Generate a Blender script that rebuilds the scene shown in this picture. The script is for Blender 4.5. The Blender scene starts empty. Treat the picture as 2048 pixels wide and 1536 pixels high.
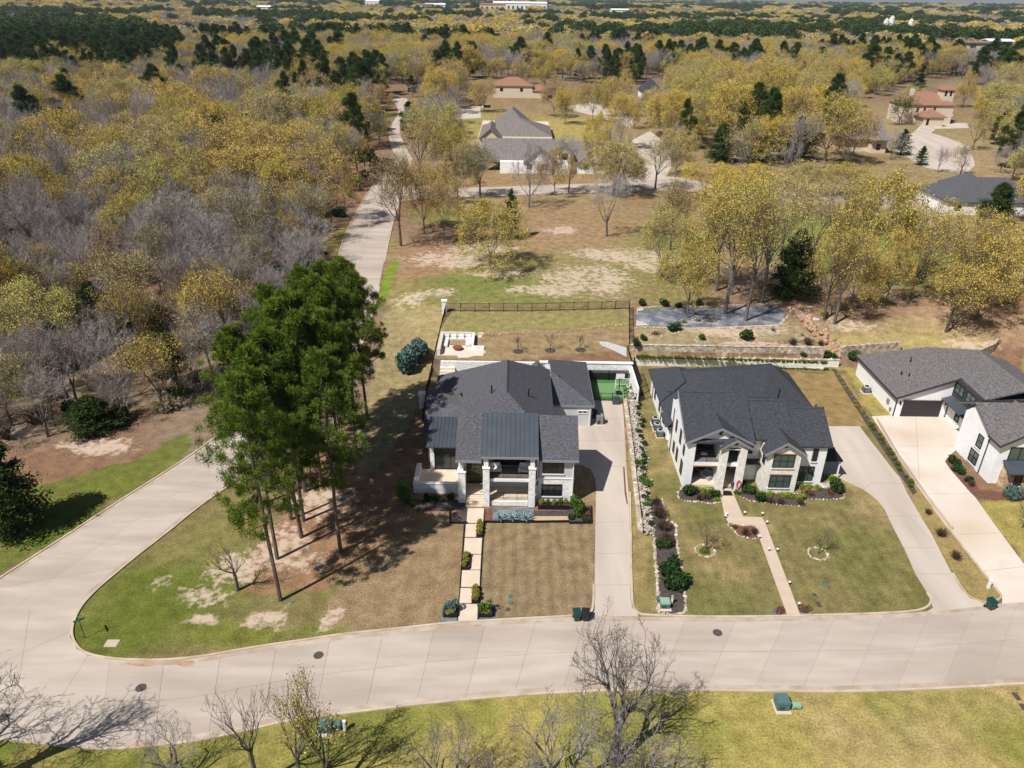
import bpy, bmesh, math, random
import numpy as np
from mathutils import Vector, Matrix
from mathutils.geometry import tessellate_polygon

SC = bpy.context.scene
COL = SC.collection
# ------------------------------------------------------------------ camera
F, CX, CY, CAMH, HOR, ROLL = 1500.0, 1024.0, 768.0, 50.0, -5.0, math.radians(0.8)
PITCH = math.atan((CY - HOR) / F)
_fw = np.array([0, math.cos(PITCH), -math.sin(PITCH)])
_u0 = np.array([0, math.sin(PITCH), math.cos(PITCH)])
_r0 = np.array([1.0, 0, 0])
_rt = math.cos(ROLL) * _r0 + math.sin(ROLL) * _u0
_up = -math.sin(ROLL) * _r0 + math.cos(ROLL) * _u0
cam = bpy.data.cameras.new("camera")
cam.sensor_width = 36.0
cam.lens = 36.0 * F / 2048.0
cam.clip_start, cam.clip_end = 0.5, 30000.0
camo = bpy.data.objects.new("camera", cam)
COL.objects.link(camo)
mw = Matrix.Identity(4)
for i in range(3):
    mw[i][0], mw[i][1], mw[i][2] = _rt[i], _up[i], -_fw[i]
mw[2][3] = CAMH
camo.matrix_world = mw
SC.camera = camo
# ------------------------------------------------------------------ light
SUN_AZ, SUN_EL = math.radians(48), math.radians(53)       # direction the shadows fall, height of the sun
W = bpy.data.worlds.new("World")
SC.world = W
W.use_nodes = True
nt = W.node_tree
nt.nodes.clear()
sky = nt.nodes.new("ShaderNodeTexSky")
sky.sky_type = 'NISHITA'
sky.sun_disc = False
sky.sun_elevation = SUN_EL
sky.sun_rotation = math.radians(228)
sky.air_density, sky.dust_density, sky.ozone_density = 1.0, 0.6, 1.5
bg = nt.nodes.new("ShaderNodeBackground")
bg.inputs[1].default_value = 0.055
wo = nt.nodes.new("ShaderNodeOutputWorld")
nt.links.new(sky.outputs[0], bg.inputs[0])
nt.links.new(bg.outputs[0], wo.inputs[0])
sun = bpy.data.lights.new("sun", 'SUN')
sun.energy = 5.0
sun.angle = math.radians(0.53)
sun.color = (1.0, 0.97, 0.925)
suno = bpy.data.objects.new("sun", sun)
COL.objects.link(suno)
_ld = Vector((math.sin(SUN_AZ) * math.cos(SUN_EL), math.cos(SUN_AZ) * math.cos(SUN_EL), -math.sin(SUN_EL)))
suno.rotation_euler = _ld.to_track_quat('-Z', 'Y').to_euler()
suno.location = (-60, -50, 120)
vs = SC.view_settings
vs.view_transform, vs.look, vs.gamma, vs.exposure = 'Standard', 'None', 1.0, 0.16
vs.use_curve_mapping = False
SC.cycles.use_denoising = True
SC.cycles.max_bounces = 6
SC.cycles.diffuse_bounces = 3
SC.cycles.glossy_bounces = 2
SC.cycles.transmission_bounces = 2
SC.cycles.transparent_max_bounces = 4
SC.cycles.volume_bounces = 0
SC.cycles.caustics_reflective = False
SC.cycles.caustics_refractive = False
SC.cycles.sample_clamp_indirect = 4.0

# ------------------------------------------------------------------ terrain height and pixel -> ground
def sst(t):
    t = np.clip(t, 0, 1)
    return t * t * (3 - 2 * t)

def gz(x, y):
    x = np.asarray(x, float); y = np.asarray(y, float)
    left = sst((-14 - x) / 8)                      # 1 west of the first lot
    s0 = 100 - 14 * left; s1 = 122 + 20 * left
    z = 3.0 * sst((y - s0) / (s1 - s0))
    l1 = np.where(y > 99.3, 2.6 + 0.4 * sst((y - 99.3) / 18), 0.0)
    m1 = ((x > -11.7) & (x < 17.75)).astype(float)
    z = z * (1 - m1) + l1 * m1
    l2 = np.where(y > 105.3, 2.75 + 0.25 * sst((y - 105.3) / 14), np.where(y > 104.0, 1.36, 0.0))
    m2 = ((x >= 17.75) & (x < 48)).astype(float)
    z = z * (1 - m2) + l2 * m2
    z = z + 3.0 * sst((y - 125) / 320)
    d = np.hypot(x, y)
    far = sst((d - 1500) / 5500)
    z = z + far * (10 + 9 * np.sin(x / 900 + 1.3) * np.cos(y / 1300) + 7 * np.sin(x / 420 + y / 700))
    return z

def ray(px, py):
    return _fw + _rt * ((px - CX) / F) - _up * ((py - CY) / F)

def G(px, py, z=None):
    """the point of the ground (or of the level z) seen at a pixel of the photograph"""
    d = ray(px, py)
    zz = 0.0 if z is None else z
    for _ in range(1 if z is not None else 14):
        t = (zz - CAMH) / d[2]
        p = np.array([0, 0, CAMH]) + d * t
        if z is None:
            zz = 0.5 * zz + 0.5 * float(gz(p[0], p[1]))
    return p

def height_at(px, py, Y):
    d = ray(px, py)
    return CAMH + d[2] * Y / d[1]

def proj(p):
    v = np.array(p, float) - np.array([0, 0, CAMH]); c = v @ _fw
    return CX + F * (v @ _rt) / c, CY - F * (v @ _up) / c

# ------------------------------------------------------------------ scene helpers
WL = {}
def tag(o, label=None, cat=None, group=None, kind=None):
    if label: o["label"] = label
    if cat: o["category"] = cat
    if group: o["group"] = group
    if kind: o["kind"] = kind
    return o

def thing(name, label, cat, loc=(0, 0, 0), group=None, rz=0.0, sc=None):
    o = bpy.data.objects.new(name, None)
    o.empty_display_size = 0.3
    COL.objects.link(o)
    o.location = loc
    o.rotation_euler.z = rz
    if sc is not None: o.scale = sc
    WL[o.name] = Vector(loc)
    return tag(o, label, cat, group)

def link(name, me, parent=None, loc=None, rz=0.0, sc=None):
    o = bpy.data.objects.new(name, me)
    COL.objects.link(o)
    if parent is not None:
        o.parent = parent
        WL[o.name] = WL.get(parent.name, Vector((0, 0, 0)))
    if loc is not None: o.location = loc
    if rz: o.rotation_euler.z = rz
    if sc is not None: o.scale = sc
    return o

def npmesh(name, V, faces, mats, mi=None, attr=None, smooth=False):
    """faces: list of int arrays (n,3) or (n,4); mi / attr: one value per face, in the same order"""
    me = bpy.data.meshes.new(name)
    V = np.asarray(V, np.float32)
    faces = [np.asarray(f, np.int32) for f in faces if len(f)]
    tot = np.concatenate([np.full(len(f), f.shape[1], np.int32) for f in faces])
    lv = np.concatenate([f.ravel() for f in faces])
    st = np.concatenate([[0], np.cumsum(tot)[:-1]]).astype(np.int32)
    me.vertices.add(len(V)); me.vertices.foreach_set("co", V.ravel())
    me.loops.add(len(lv)); me.loops.foreach_set("vertex_index", lv)
    me.polygons.add(len(tot)); me.polygons.foreach_set("loop_start", st); me.polygons.foreach_set("loop_total", tot)
    for m in mats: me.materials.append(m)
    if mi is not None: me.polygons.foreach_set("material_index", np.asarray(mi, np.int32))
    me.polygons.foreach_set("use_smooth", np.full(len(tot), smooth))
    if attr is not None:
        a = me.attributes.new("v", 'FLOAT', 'FACE'); a.data.foreach_set("value", np.asarray(attr, np.float32))
    me.update(calc_edges=True)
    return me

class MB:
    def __init__(s): s.v = []; s.f = []
    def add(s, vs, fs):
        n = len(s.v); s.v += [tuple(map(float, q)) for q in vs]; s.f += [tuple(i + n for i in g) for g in fs]; return s
    def box(s, x0, x1, y0, y1, z0, z1):
        if x0 > x1: x0, x1 = x1, x0
        if y0 > y1: y0, y1 = y1, y0
        return s.add([(x0, y0, z0), (x1, y0, z0), (x1, y1, z0), (x0, y1, z0), (x0, y0, z1), (x1, y0, z1), (x1, y1, z1), (x0, y1, z1)],
                     [(0, 3, 2, 1), (4, 5, 6, 7), (0, 1, 5, 4), (1, 2, 6, 5), (2, 3, 7, 6), (3, 0, 4, 7)])
    def poly(s, pts): return s.add(pts, [tuple(range(len(pts)))])
    def prism(s, pts, z0, z1):
        """pts: (x, y) ring; z0, z1: numbers or per-point lists"""
        n = len(pts)
        a0 = z0 if hasattr(z0, '__len__') else [z0] * n
        a1 = z1 if hasattr(z1, '__len__') else [z1] * n
        V = [(p[0], p[1], a0[i]) for i, p in enumerate(pts)] + [(p[0], p[1], a1[i]) for i, p in enumerate(pts)]
        tri = tessellate_polygon([[Vector((p[0], p[1], 0)) for p in pts]])
        ar = sum(pts[i][0] * pts[(i + 1) % n][1] - pts[(i + 1) % n][0] * pts[i][1] for i in range(n))
        fs = []
        for t in tri:
            a, b, c = t
            cr = (pts[b][0] - pts[a][0]) * (pts[c][1] - pts[a][1]) - (pts[b][1] - pts[a][1]) * (pts[c][0] - pts[a][0])
            if cr < 0: b, c = c, b
            fs += [(a + n, b + n, c + n), (c, b, a)]
        for i in range(n):
            j = (i + 1) % n
            fs.append((i, j, j + n, i + n) if ar > 0 else (j, i, i + n, j + n))
        return s.add(V, fs)
    def tube(s, p0, p1, r0, r1=None, n=8, cap=True):
        r1 = r0 if r1 is None else r1
        p0, p1 = Vector(p0), Vector(p1)
        d = (p1 - p0).normalized()
        u = d.orthogonal().normalized(); w = d.cross(u)
        V = []
        for p, r in ((p0, r0), (p1, r1)):
            for k in range(n):
                a = 2 * math.pi * k / n
                V.append(p + (u * math.cos(a) + w * math.sin(a)) * r)
        fs = [(k, (k + 1) % n, n + (k + 1) % n, n + k) for k in range(n)]
        if cap: fs += [tuple(range(n))[::-1], tuple(range(n, 2 * n))]
        return s.add(V, fs)
    def slab(s, pts, t):
        """a sheet through 3-D points, thickened downwards by t"""
        n = len(pts)
        V = list(pts) + [(p[0], p[1], p[2] - t) for p in pts]
        return s.add(V, [tuple(range(n)), tuple(range(2 * n - 1, n - 1, -1))] + [(j, i, i + n, j + n) for i, j in ((k, (k + 1) % n) for k in range(n))])
    def strip(s, line, w, z0, z1, side=1):
        """a kerb-like bar along a polyline of (x, y, z) ground points, on one side of it"""
        P = np.array(line, float)
        T = np.gradient(P[:, :2], axis=0); T /= np.maximum(np.linalg.norm(T, axis=1)[:, None], 1e-9)
        N = np.stack([-T[:, 1], T[:, 0]], 1) * side
        n = len(P); V = []
        for i in range(n):
            a = P[i, :2]; b = a + N[i] * w; z = P[i, 2]
            V += [(a[0], a[1], z + z0), (a[0], a[1], z + z1), (b[0], b[1], z + z1), (b[0], b[1], z + z0)]
        fs = [(0, 1, 2, 3), (4 * n - 1, 4 * n - 2, 4 * n - 3, 4 * n - 4)]
        for i in range(n - 1):
            for k in range(4):
                a, b = 4 * i + k, 4 * i + (k + 1) % 4
                fs.append((a, a + 4, b + 4, b))
        return s.add(V, fs)
    def mesh(s, name, mat, origin=(0, 0, 0), bevel=0.0, smooth=False):
        me = bpy.data.meshes.new(name)
        o = Vector(origin)
        me.from_pydata([tuple(Vector(q) - o) for q in s.v], [], s.f)
        bm = bmesh.new(); bm.from_mesh(me)
        if bevel:
            bmesh.ops.remove_doubles(bm, verts=bm.verts, dist=1e-4)
            bmesh.ops.bevel(bm, geom=list(bm.edges), offset=bevel, segments=2, affect='EDGES', clamp_overlap=True)
        bmesh.ops.recalc_face_normals(bm, faces=bm.faces)
        bm.to_mesh(me); bm.free()
        me.materials.append(mat)
        if smooth:
            for p in me.polygons: p.use_smooth = True
        me.update()
        return me
    def build(s, name, mat, parent=None, origin=None, bevel=0.0, smooth=False):
        if parent is not None:
            return link(name, s.mesh(name, mat, WL[parent.name], bevel, smooth), parent)
        if origin is None:
            A = np.array(s.v); origin = ((A[:, 0].min() + A[:, 0].max()) / 2, (A[:, 1].min() + A[:, 1].max()) / 2, A[:, 2].min())
        o = link(name, s.mesh(name, mat, origin, bevel, smooth), None, origin)
        WL[o.name] = Vector(origin)
        return o

# ------------------------------------------------------------------ materials
MATS = {}
def mat(name, c1, c2=None, scale=4.0, rough=0.9, bump=0.0, bscale=None, spec=0.3, metal=0.0, detail=4.0, mixlo=0.35, mixhi=0.65, c3=None, scale3=0.3, stretch=None, cell=0.0, cellamt=0.4, slabvar=0.0):
    m = bpy.data.materials.new(name); m.use_nodes = True
    N = m.node_tree; n = N.nodes; L = N.links
    b = n["Principled BSDF"]
    b.inputs["Roughness"].default_value = rough
    b.inputs["Metallic"].default_value = metal
    b.inputs["Specular IOR Level"].default_value = spec
    MATS[name] = m
    if c2 is None and not bump:
        b.inputs["Base Color"].default_value = (*c1, 1); return m
    g = n.new("ShaderNodeNewGeometry")
    src = g.outputs["Position"]
    if stretch:
        mp = n.new("ShaderNodeMapping"); mp.inputs["Scale"].default_value = stretch
        L.new(src, mp.inputs[0]); src = mp.outputs[0]
    def ramp(sc, lo, hi, a, bcol):
        t = n.new("ShaderNodeTexNoise"); t.inputs["Scale"].default_value = sc; t.inputs["Detail"].default_value = detail
        L.new(src, t.inputs["Vector"])
        r = n.new("ShaderNodeMapRange"); r.inputs[1].default_value = lo; r.inputs[2].default_value = hi
        L.new(t.outputs[0], r.inputs[0])
        x = n.new("ShaderNodeMix"); x.data_type = 'RGBA'
        L.new(r.outputs[0], x.inputs[0])
        for sock, c in ((6, a), (7, bcol)):
            if isinstance(c, tuple): x.inputs[sock].default_value = (*c, 1)
            else: L.new(c, x.inputs[sock])
        return x.outputs[2], t
    out, t = ramp(scale, mixlo, mixhi, c1, c2 if c2 is not None else c1)
    if c3 is not None:
        out, _ = ramp(scale3, 0.45, 0.7, out, c3)
    if slabvar:
        oi = n.new("ShaderNodeObjectInfo"); om = n.new("ShaderNodeMapRange"); om.inputs[3].default_value = 1 - slabvar; om.inputs[4].default_value = 1 + slabvar
        L.new(oi.outputs["Random"], om.inputs[0]); ov = n.new("ShaderNodeVectorMath"); ov.operation = 'SCALE'
        L.new(out, ov.inputs[0]); L.new(om.outputs[0], ov.inputs["Scale"]); out = ov.outputs[0]
    if cell:
        vo = n.new("ShaderNodeTexVoronoi"); vo.inputs["Scale"].default_value = cell
        L.new(g.outputs["Position"], vo.inputs["Vector"])
        sp = n.new("ShaderNodeSeparateColor"); L.new(vo.outputs["Color"], sp.inputs[0])
        cr = n.new("ShaderNodeMapRange"); cr.inputs[3].default_value = 1 - cellamt; cr.inputs[4].default_value = 1 + cellamt * 0.35
        L.new(sp.outputs[0], cr.inputs[0])
        vm = n.new("ShaderNodeVectorMath"); vm.operation = 'SCALE'; L.new(out, vm.inputs[0]); L.new(cr.outputs[0], vm.inputs["Scale"]); out = vm.outputs[0]
    L.new(out, b.inputs["Base Color"])
    if bump:
        t2 = n.new("ShaderNodeTexNoise"); t2.inputs["Scale"].default_value = bscale or scale * 3; t2.inputs["Detail"].default_value = 3
        L.new(src, t2.inputs["Vector"])
        bp = n.new("ShaderNodeBump"); bp.inputs["Strength"].default_value = bump; bp.inputs["Distance"].default_value = 0.05
        L.new(t2.outputs[0], bp.inputs["Height"]); L.new(bp.outputs[0], b.inputs["Normal"])
    return m

def leafmat(name, stops, dark=0.55, light=1.25, trans=0.25, rough=0.8):
    """foliage: hue picked per tree from a ramp, each leaf a little lighter or darker"""
    m = bpy.data.materials.new(name); m.use_nodes = True
    N = m.node_tree; n = N.nodes; L = N.links; n.clear()
    oi = n.new("ShaderNodeObjectInfo")
    r = n.new("ShaderNodeValToRGB")
    el = r.color_ramp.elements
    while len(el) < len(stops): el.new(0.5)
    for i, c in enumerate(stops):
        el[i].position = i / max(1, len(stops) - 1); el[i].color = (*c, 1)
    L.new(oi.outputs["Random"], r.inputs[0])
    a = n.new("ShaderNodeAttribute"); a.attribute_name = "v"
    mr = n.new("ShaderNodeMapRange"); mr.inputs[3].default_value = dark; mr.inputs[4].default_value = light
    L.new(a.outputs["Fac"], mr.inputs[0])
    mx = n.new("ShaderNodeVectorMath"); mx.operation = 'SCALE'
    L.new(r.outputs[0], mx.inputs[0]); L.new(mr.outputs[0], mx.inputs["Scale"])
    d = n.new("ShaderNodeBsdfDiffuse"); t = n.new("ShaderNodeBsdfTranslucent")
    L.new(mx.outputs[0], d.inputs[0]); L.new(mx.outputs[0], t.inputs[0])
    ms = n.new("ShaderNodeMixShader"); ms.inputs[0].default_value = trans
    L.new(d.outputs[0], ms.inputs[1]); L.new(t.outputs[0], ms.inputs[2])
    o = n.new("ShaderNodeOutputMaterial"); L.new(ms.outputs[0], o.inputs[0])
    MATS[name] = m
    return m

concrete = mat("street concrete", (0.435, 0.365, 0.305), (0.505, 0.43, 0.365), 0.6, 0.95, c3=(0.385, 0.315, 0.26), scale3=0.2, bump=0.1, bscale=25, stretch=(0.3, 1.6, 1), detail=7, slabvar=0.045)
concrete2 = mat("driveway concrete", (0.50, 0.425, 0.355), (0.57, 0.485, 0.41), 0.6, 0.95, c3=(0.43, 0.355, 0.29), scale3=0.3, stretch=(1.3, 0.22, 1))
gutterm = mat("gutter concrete", (0.40, 0.32, 0.25), (0.52, 0.43, 0.35), 0.9, 0.95, c3=(0.36, 0.26, 0.18), scale3=0.35)
dirt = mat("washed red dirt", (0.36, 0.20, 0.10), (0.48, 0.32, 0.20), 2.5, 1.0)
concrete3 = mat("pale driveway concrete", (0.62, 0.535, 0.445), (0.69, 0.60, 0.51), 0.6, 0.95, c3=(0.57, 0.45, 0.34), scale3=0.15)
joint = mat("joint filler", (0.25, 0.205, 0.17))
kerbm = mat("kerb concrete", (0.50, 0.41, 0.31), (0.60, 0.50, 0.39), 1.2, 0.95, c3=(0.38, 0.29, 0.20), scale3=0.6)
paver = mat("walk slab", (0.62, 0.50, 0.38), (0.67, 0.55, 0.43), 1.0, 0.9)
walkm = mat("brown walk concrete", (0.52, 0.405, 0.31), (0.57, 0.45, 0.35), 1.0, 0.9)
shingle = mat("charcoal shingles", (0.058, 0.060, 0.072), (0.125, 0.125, 0.142), 3.0, 0.95, bump=0.25, bscale=9, c3=(0.092, 0.084, 0.082), scale3=0.5, mixlo=0.4, mixhi=0.62, stretch=(1.2, 2.6, 2.6))
shingle2 = mat("black shingles", (0.036, 0.038, 0.046), (0.066, 0.068, 0.078), 3.0, 0.95, bump=0.25, bscale=9, mixlo=0.4, mixhi=0.62, stretch=(1.2, 2.6, 2.6))
shingle3 = mat("weathered shingles", (0.075, 0.068, 0.07), (0.215, 0.195, 0.19), 3.2, 0.95, bump=0.25, bscale=9, mixlo=0.36, mixhi=0.66, stretch=(1.2, 2.6, 2.6))
shingle4 = mat("grey brown shingles", (0.15, 0.125, 0.115), (0.23, 0.20, 0.185), 2.0, 0.95)
metalroof = mat("dark standing seam metal", (0.052, 0.062, 0.076), (0.062, 0.072, 0.088), 0.7, 0.45, spec=0.5)
stonew = mat("white rough stone", (0.70, 0.685, 0.66), (0.88, 0.865, 0.84), 2.2, 0.9, bump=0.35, bscale=3.5, mixlo=0.3, mixhi=0.6, cell=3.2, cellamt=0.12)
cream_stone = mat("cream limestone", (0.74, 0.69, 0.60), (0.88, 0.84, 0.77), 2.2, 0.9, bump=0.25, bscale=4, cell=3.0, cellamt=0.12)
siding = mat("grey siding", (0.50, 0.51, 0.52), (0.535, 0.545, 0.555), 1.0, 0.8)
whitebrick = mat("white painted brick", (0.80, 0.795, 0.78), (0.87, 0.865, 0.855), 2.2, 0.8, bump=0.1, bscale=8)
white = mat("white trim", (0.80, 0.80, 0.79))
black = mat("black metal", (0.012, 0.012, 0.014), rough=0.5)
darkframe = mat("dark window frame", (0.018, 0.018, 0.02), rough=0.5)
bronze = mat("bronze frame", (0.045, 0.038, 0.034), rough=0.6)
glass = mat("window glass", (0.016, 0.019, 0.022), rough=0.04, spec=0.8)
greenglass = mat("green tinted glass", (0.06, 0.10, 0.09), rough=0.05, spec=0.8)
trimdark = mat("charcoal trim", (0.055, 0.05, 0.055), rough=0.7)
greytrim = mat("grey fascia", (0.25, 0.25, 0.27), rough=0.7)
wood = mat("stained wood", (0.20, 0.085, 0.03), (0.27, 0.12, 0.045), 4.0, 0.6)
woodw = mat("beige bench", (0.60, 0.52, 0.43))
rust = mat("rusted steel", (0.20, 0.065, 0.03), (0.26, 0.095, 0.045), 6, 0.8)
cushion = mat("white cushion", (0.76, 0.75, 0.75), rough=0.95)
charc = mat("charcoal fabric", (0.07, 0.075, 0.085), rough=0.95)
turf = mat("artificial turf", (0.055, 0.15, 0.04), (0.07, 0.18, 0.05), 3, 0.95)
turf2 = mat("light artificial turf", (0.13, 0.25, 0.10), (0.15, 0.28, 0.12), 3, 0.95)
mulch = mat("dark mulch", (0.045, 0.035, 0.033), (0.11, 0.085, 0.075), 5, 1.0, bump=0.5, bscale=14)
mulchb = mat("red brown mulch", (0.12, 0.055, 0.035), (0.20, 0.095, 0.06), 5, 1.0, bump=0.5, bscale=14)
gravelg = mat("dark blue gravel", (0.08, 0.09, 0.105), (0.17, 0.18, 0.20), 5, 1.0, bump=0.5, bscale=12, c3=(0.30, 0.30, 0.31), scale3=0.5)
gravell = mat("pale gravel", (0.40, 0.385, 0.37), (0.58, 0.56, 0.53), 6, 1.0, bump=0.4, bscale=14)
rockm = mat("cream rock", (0.42, 0.335, 0.25), (0.66, 0.56, 0.45), 1.6, 0.95, cell=2.6, cellamt=0.45)
rockw = mat("white rock", (0.33, 0.28, 0.24), (0.54, 0.48, 0.43), 2.0, 0.95)
rockr = mat("rust rock", (0.30, 0.16, 0.09), (0.48, 0.34, 0.23), 2.5, 0.95)
binG = mat("green bin plastic", (0.008, 0.055, 0.048), rough=0.4, spec=0.5)
binB = mat("black bin plastic", (0.016, 0.018, 0.024), rough=0.4, spec=0.5)
boxgreen = mat("transformer green", (0.075, 0.15, 0.15), (0.09, 0.17, 0.165), 3, 0.6)
boxlight = mat("pale green plastic", (0.26, 0.40, 0.28), rough=0.6)
acgrey = mat("condenser grey", (0.22, 0.23, 0.24), rough=0.6)
iron = mat("cast iron", (0.065, 0.052, 0.045), (0.10, 0.085, 0.075), 8, 0.8)
signgreen = mat("sign green", (0.0, 0.21, 0.12), rough=0.4)
tile = mat("terracotta tiles", (0.25, 0.12, 0.075), (0.33, 0.18, 0.12), 2.0, 0.9)
stucco = mat("cream stucco", (0.60, 0.50, 0.38), (0.66, 0.56, 0.44), 1.2, 0.9)
barkp = mat("pine bark", (0.085, 0.06, 0.05), (0.17, 0.125, 0.105), 4, 0.95, bump=0.6, bscale=8, stretch=(1, 1, 0.3))
barkg = mat("grey bark", (0.10, 0.085, 0.072), (0.19, 0.165, 0.145), 3, 0.95, bump=0.5, bscale=8, stretch=(1, 1, 0.4))
barkd = mat("dark bark", (0.055, 0.045, 0.04), (0.12, 0.10, 0.085), 3, 0.95, bump=0.5, bscale=8, stretch=(1, 1, 0.4))
barkl = mat("lichen pale bark", (0.06, 0.047, 0.042), (0.33, 0.31, 0.29), 1.3, 0.95, mixlo=0.46, mixhi=0.66)
twigfore = leafmat("lichened twigs", [(0.16, 0.135, 0.12), (0.23, 0.205, 0.19)], 0.5, 1.5, 0.0)
twiggrey = leafmat("grey twigs", [(0.25, 0.22, 0.21), (0.31, 0.275, 0.265), (0.37, 0.335, 0.325), (0.29, 0.24, 0.205)], 0.7, 1.25, 0.0)
twigbrown = leafmat("brown twigs", [(0.13, 0.10, 0.075), (0.19, 0.15, 0.115)], 0.7, 1.2, 0.0)
oakbud = leafmat("oak catkins", [(0.51, 0.37, 0.165), (0.62, 0.455, 0.125), (0.70, 0.52, 0.095), (0.52, 0.41, 0.19), (0.56, 0.51, 0.14), (0.48, 0.39, 0.22)], 0.55, 1.25, 0.12)
oakbudy = leafmat("yellow green catkins", [(0.50, 0.41, 0.10), (0.54, 0.42, 0.11)], 0.5, 1.25, 0.12)
palebud = leafmat("pale spring leaves", [(0.26, 0.29, 0.12), (0.32, 0.30, 0.17)], 0.6, 1.2, 0.3)
needle = leafmat("pine needles", [(0.118, 0.18, 0.026), (0.16, 0.215, 0.027)], 0.16, 1.6, 0.06)  # wide tone range paints sunlit highlights and dark gaps into the needle colour
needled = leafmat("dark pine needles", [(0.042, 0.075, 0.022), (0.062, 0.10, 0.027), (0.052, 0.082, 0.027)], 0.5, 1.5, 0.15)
cedarl = leafmat("cedar foliage", [(0.032, 0.052, 0.016), (0.05, 0.075, 0.02)], 0.5, 1.6, 0.15)
brightleaf = leafmat("bright green leaves", [(0.085, 0.17, 0.025), (0.10, 0.19, 0.03)], 0.55, 1.4, 0.3)
spruceb = leafmat("blue spruce needles", [(0.085, 0.145, 0.125), (0.10, 0.165, 0.15)], 0.5, 1.5, 0.1)
shrubg = leafmat("evergreen shrub leaves", [(0.026, 0.055, 0.018), (0.04, 0.07, 0.02)], 0.5, 1.6, 0.15)
shruby = leafmat("lime shrub leaves", [(0.21, 0.30, 0.03), (0.27, 0.33, 0.035)], 0.6, 1.3, 0.25)
shrubyel = leafmat("yellow green leaves", [(0.30, 0.29, 0.05), (0.34, 0.30, 0.06)], 0.55, 1.3, 0.25)
shrubbr = leafmat("dry brown twigs", [(0.085, 0.060, 0.042), (0.12, 0.08, 0.055)], 0.6, 1.4, 0.0)
shrubrd = leafmat("russet leaves", [(0.15, 0.065, 0.035), (0.18, 0.09, 0.05)], 0.6, 1.4, 0.1)
agavem = leafmat("agave leaves", [(0.24, 0.34, 0.33), (0.27, 0.37, 0.36)], 0.75, 1.25, 0.05)
hedgem = leafmat("hedge leaves", [(0.09, 0.13, 0.02), (0.11, 0.15, 0.025)], 0.55, 1.4, 0.2)
whitefl = leafmat("white blossom", [(0.62, 0.60, 0.48), (0.66, 0.64, 0.54)], 0.8, 1.1, 0.2)
# ------------------------------------------------------------------ ground
def vnoise(x, y, s, seed):
    x = np.asarray(x) / s + seed * 17.13; y = np.asarray(y) / s + seed * 9.71
    xi, yi = np.floor(x), np.floor(y); fx, fy = x - xi, y - yi
    fx = fx * fx * (3 - 2 * fx); fy = fy * fy * (3 - 2 * fy)
    def h(a, b):
        q = np.sin(a * 127.1 + b * 311.7 + seed * 74.7) * 43758.5453
        return q - np.floor(q)
    return (h(xi, yi) * (1 - fx) + h(xi + 1, yi) * fx) * (1 - fy) + (h(xi, yi + 1) * (1 - fx) + h(xi + 1, yi + 1) * fx) * fy
def fbm(x, y, s, seed, o=3):
    r = 0; a = 0.5; t = 0
    for k in range(o):
        r = r + a * vnoise(x, y, s / 2 ** k, seed + k); t += a; a *= 0.5
    return r / t
def WP(pts): return [tuple(G(*p)[:2]) for p in pts]
def inpoly(x, y, poly):
    c = np.zeros(np.shape(x), bool); n = len(poly)
    for i in range(n):
        x0, y0 = poly[i]; x1, y1 = poly[(i + 1) % n]
        if y0 == y1: continue
        c ^= ((y0 > y) != (y1 > y)) & (x < (x1 - x0) * (y - y0) / (y1 - y0) + x0)
    return c

def geo(a, step, lim, k=1.28):
    o = [a]
    while abs(o[-1]) < lim:
        step *= k; o.append(o[-1] + step)
    return o[1:]
xs = np.array(sorted([-q for q in geo(80, 0.6, 9000)]) + list(np.arange(-80, 100, 0.5)) + [100] + geo(100, 0.6, 9000))
ys = np.array([-400, -200, -100, -40, -10, 8, 18, 24] + list(np.arange(28, 150, 0.5)) + list(np.arange(150, 260, 1.0)) + [260] + geo(260, 1.2, 12000, 1.2))
GX, GY = np.meshgrid(xs, ys)
GZ = gz(GX, GY)
jx = GX + 2.2 * (fbm(GX, GY, 4, 3) - 0.5); jy = GY + 2.6 * (fbm(GX, GY, 4, 5) - 0.5)
T = (0.262, 0.18, 0.10); OL = (0.19, 0.158, 0.062); GN = (0.115, 0.135, 0.024); YG = (0.315, 0.255, 0.078)
LT = (0.22, 0.128, 0.075); LTG = (0.235, 0.18, 0.125); SD = (0.56, 0.44, 0.33); FL = (0.19, 0.14, 0.095); BRT = (0.17, 0.24, 0.03)
base = np.zeros(GX.shape + (3,)); base[:] = LT
def paint(mask, col):
    global base
    m = np.clip(mask, 0, 1)[..., None]; base = base * (1 - m) + np.array(col) * m
def blob(px, py, rx, ry, col=None, w=1.0, soft=0.45):
    c = G(px, py); wx = abs(G(px + rx, py)[0] - G(px - rx, py)[0]) / 2
    wy = abs(G(px, py - ry)[1] - G(px, py + ry)[1]) / 2
    d = np.hypot((jx - c[0]) / max(wx, 0.3), (jy - c[1]) / max(wy, 0.3))
    m = w * sst((1 + soft - d) / (2 * soft))
    if col is not None: paint(m, col)
    return m
def area(pts, col, w=1.0, jit=1.0):
    x = GX + (jx - GX) * jit; y = GY + (jy - GY) * jit
    paint(w * inpoly(x, y, WP(pts)).astype(float), col)
nzb = fbm(GX, GY, 22, 11); nzs = fbm(GX, GY, 5, 21); nzm = fbm(GX, GY, 9, 61)
paint(0.7 * sst((nzb - 0.4) / 0.25), LTG)
paint(sst((np.hypot(GX, GY) - 330) / 300), FL)
paint(sst((GX + 22) / 6) * sst((GY - 125) / 30) * sst((430 - GY) / 60) * (0.5 + 0.5 * sst((nzs - 0.35) / 0.25)), (0.275, 0.205, 0.105))
LOT2 = [(1300, 1240), (1290, 990), (1262, 730), (1700, 735), (1745, 840), (1905, 1150), (2000, 1215), (1860, 1240)]
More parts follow.
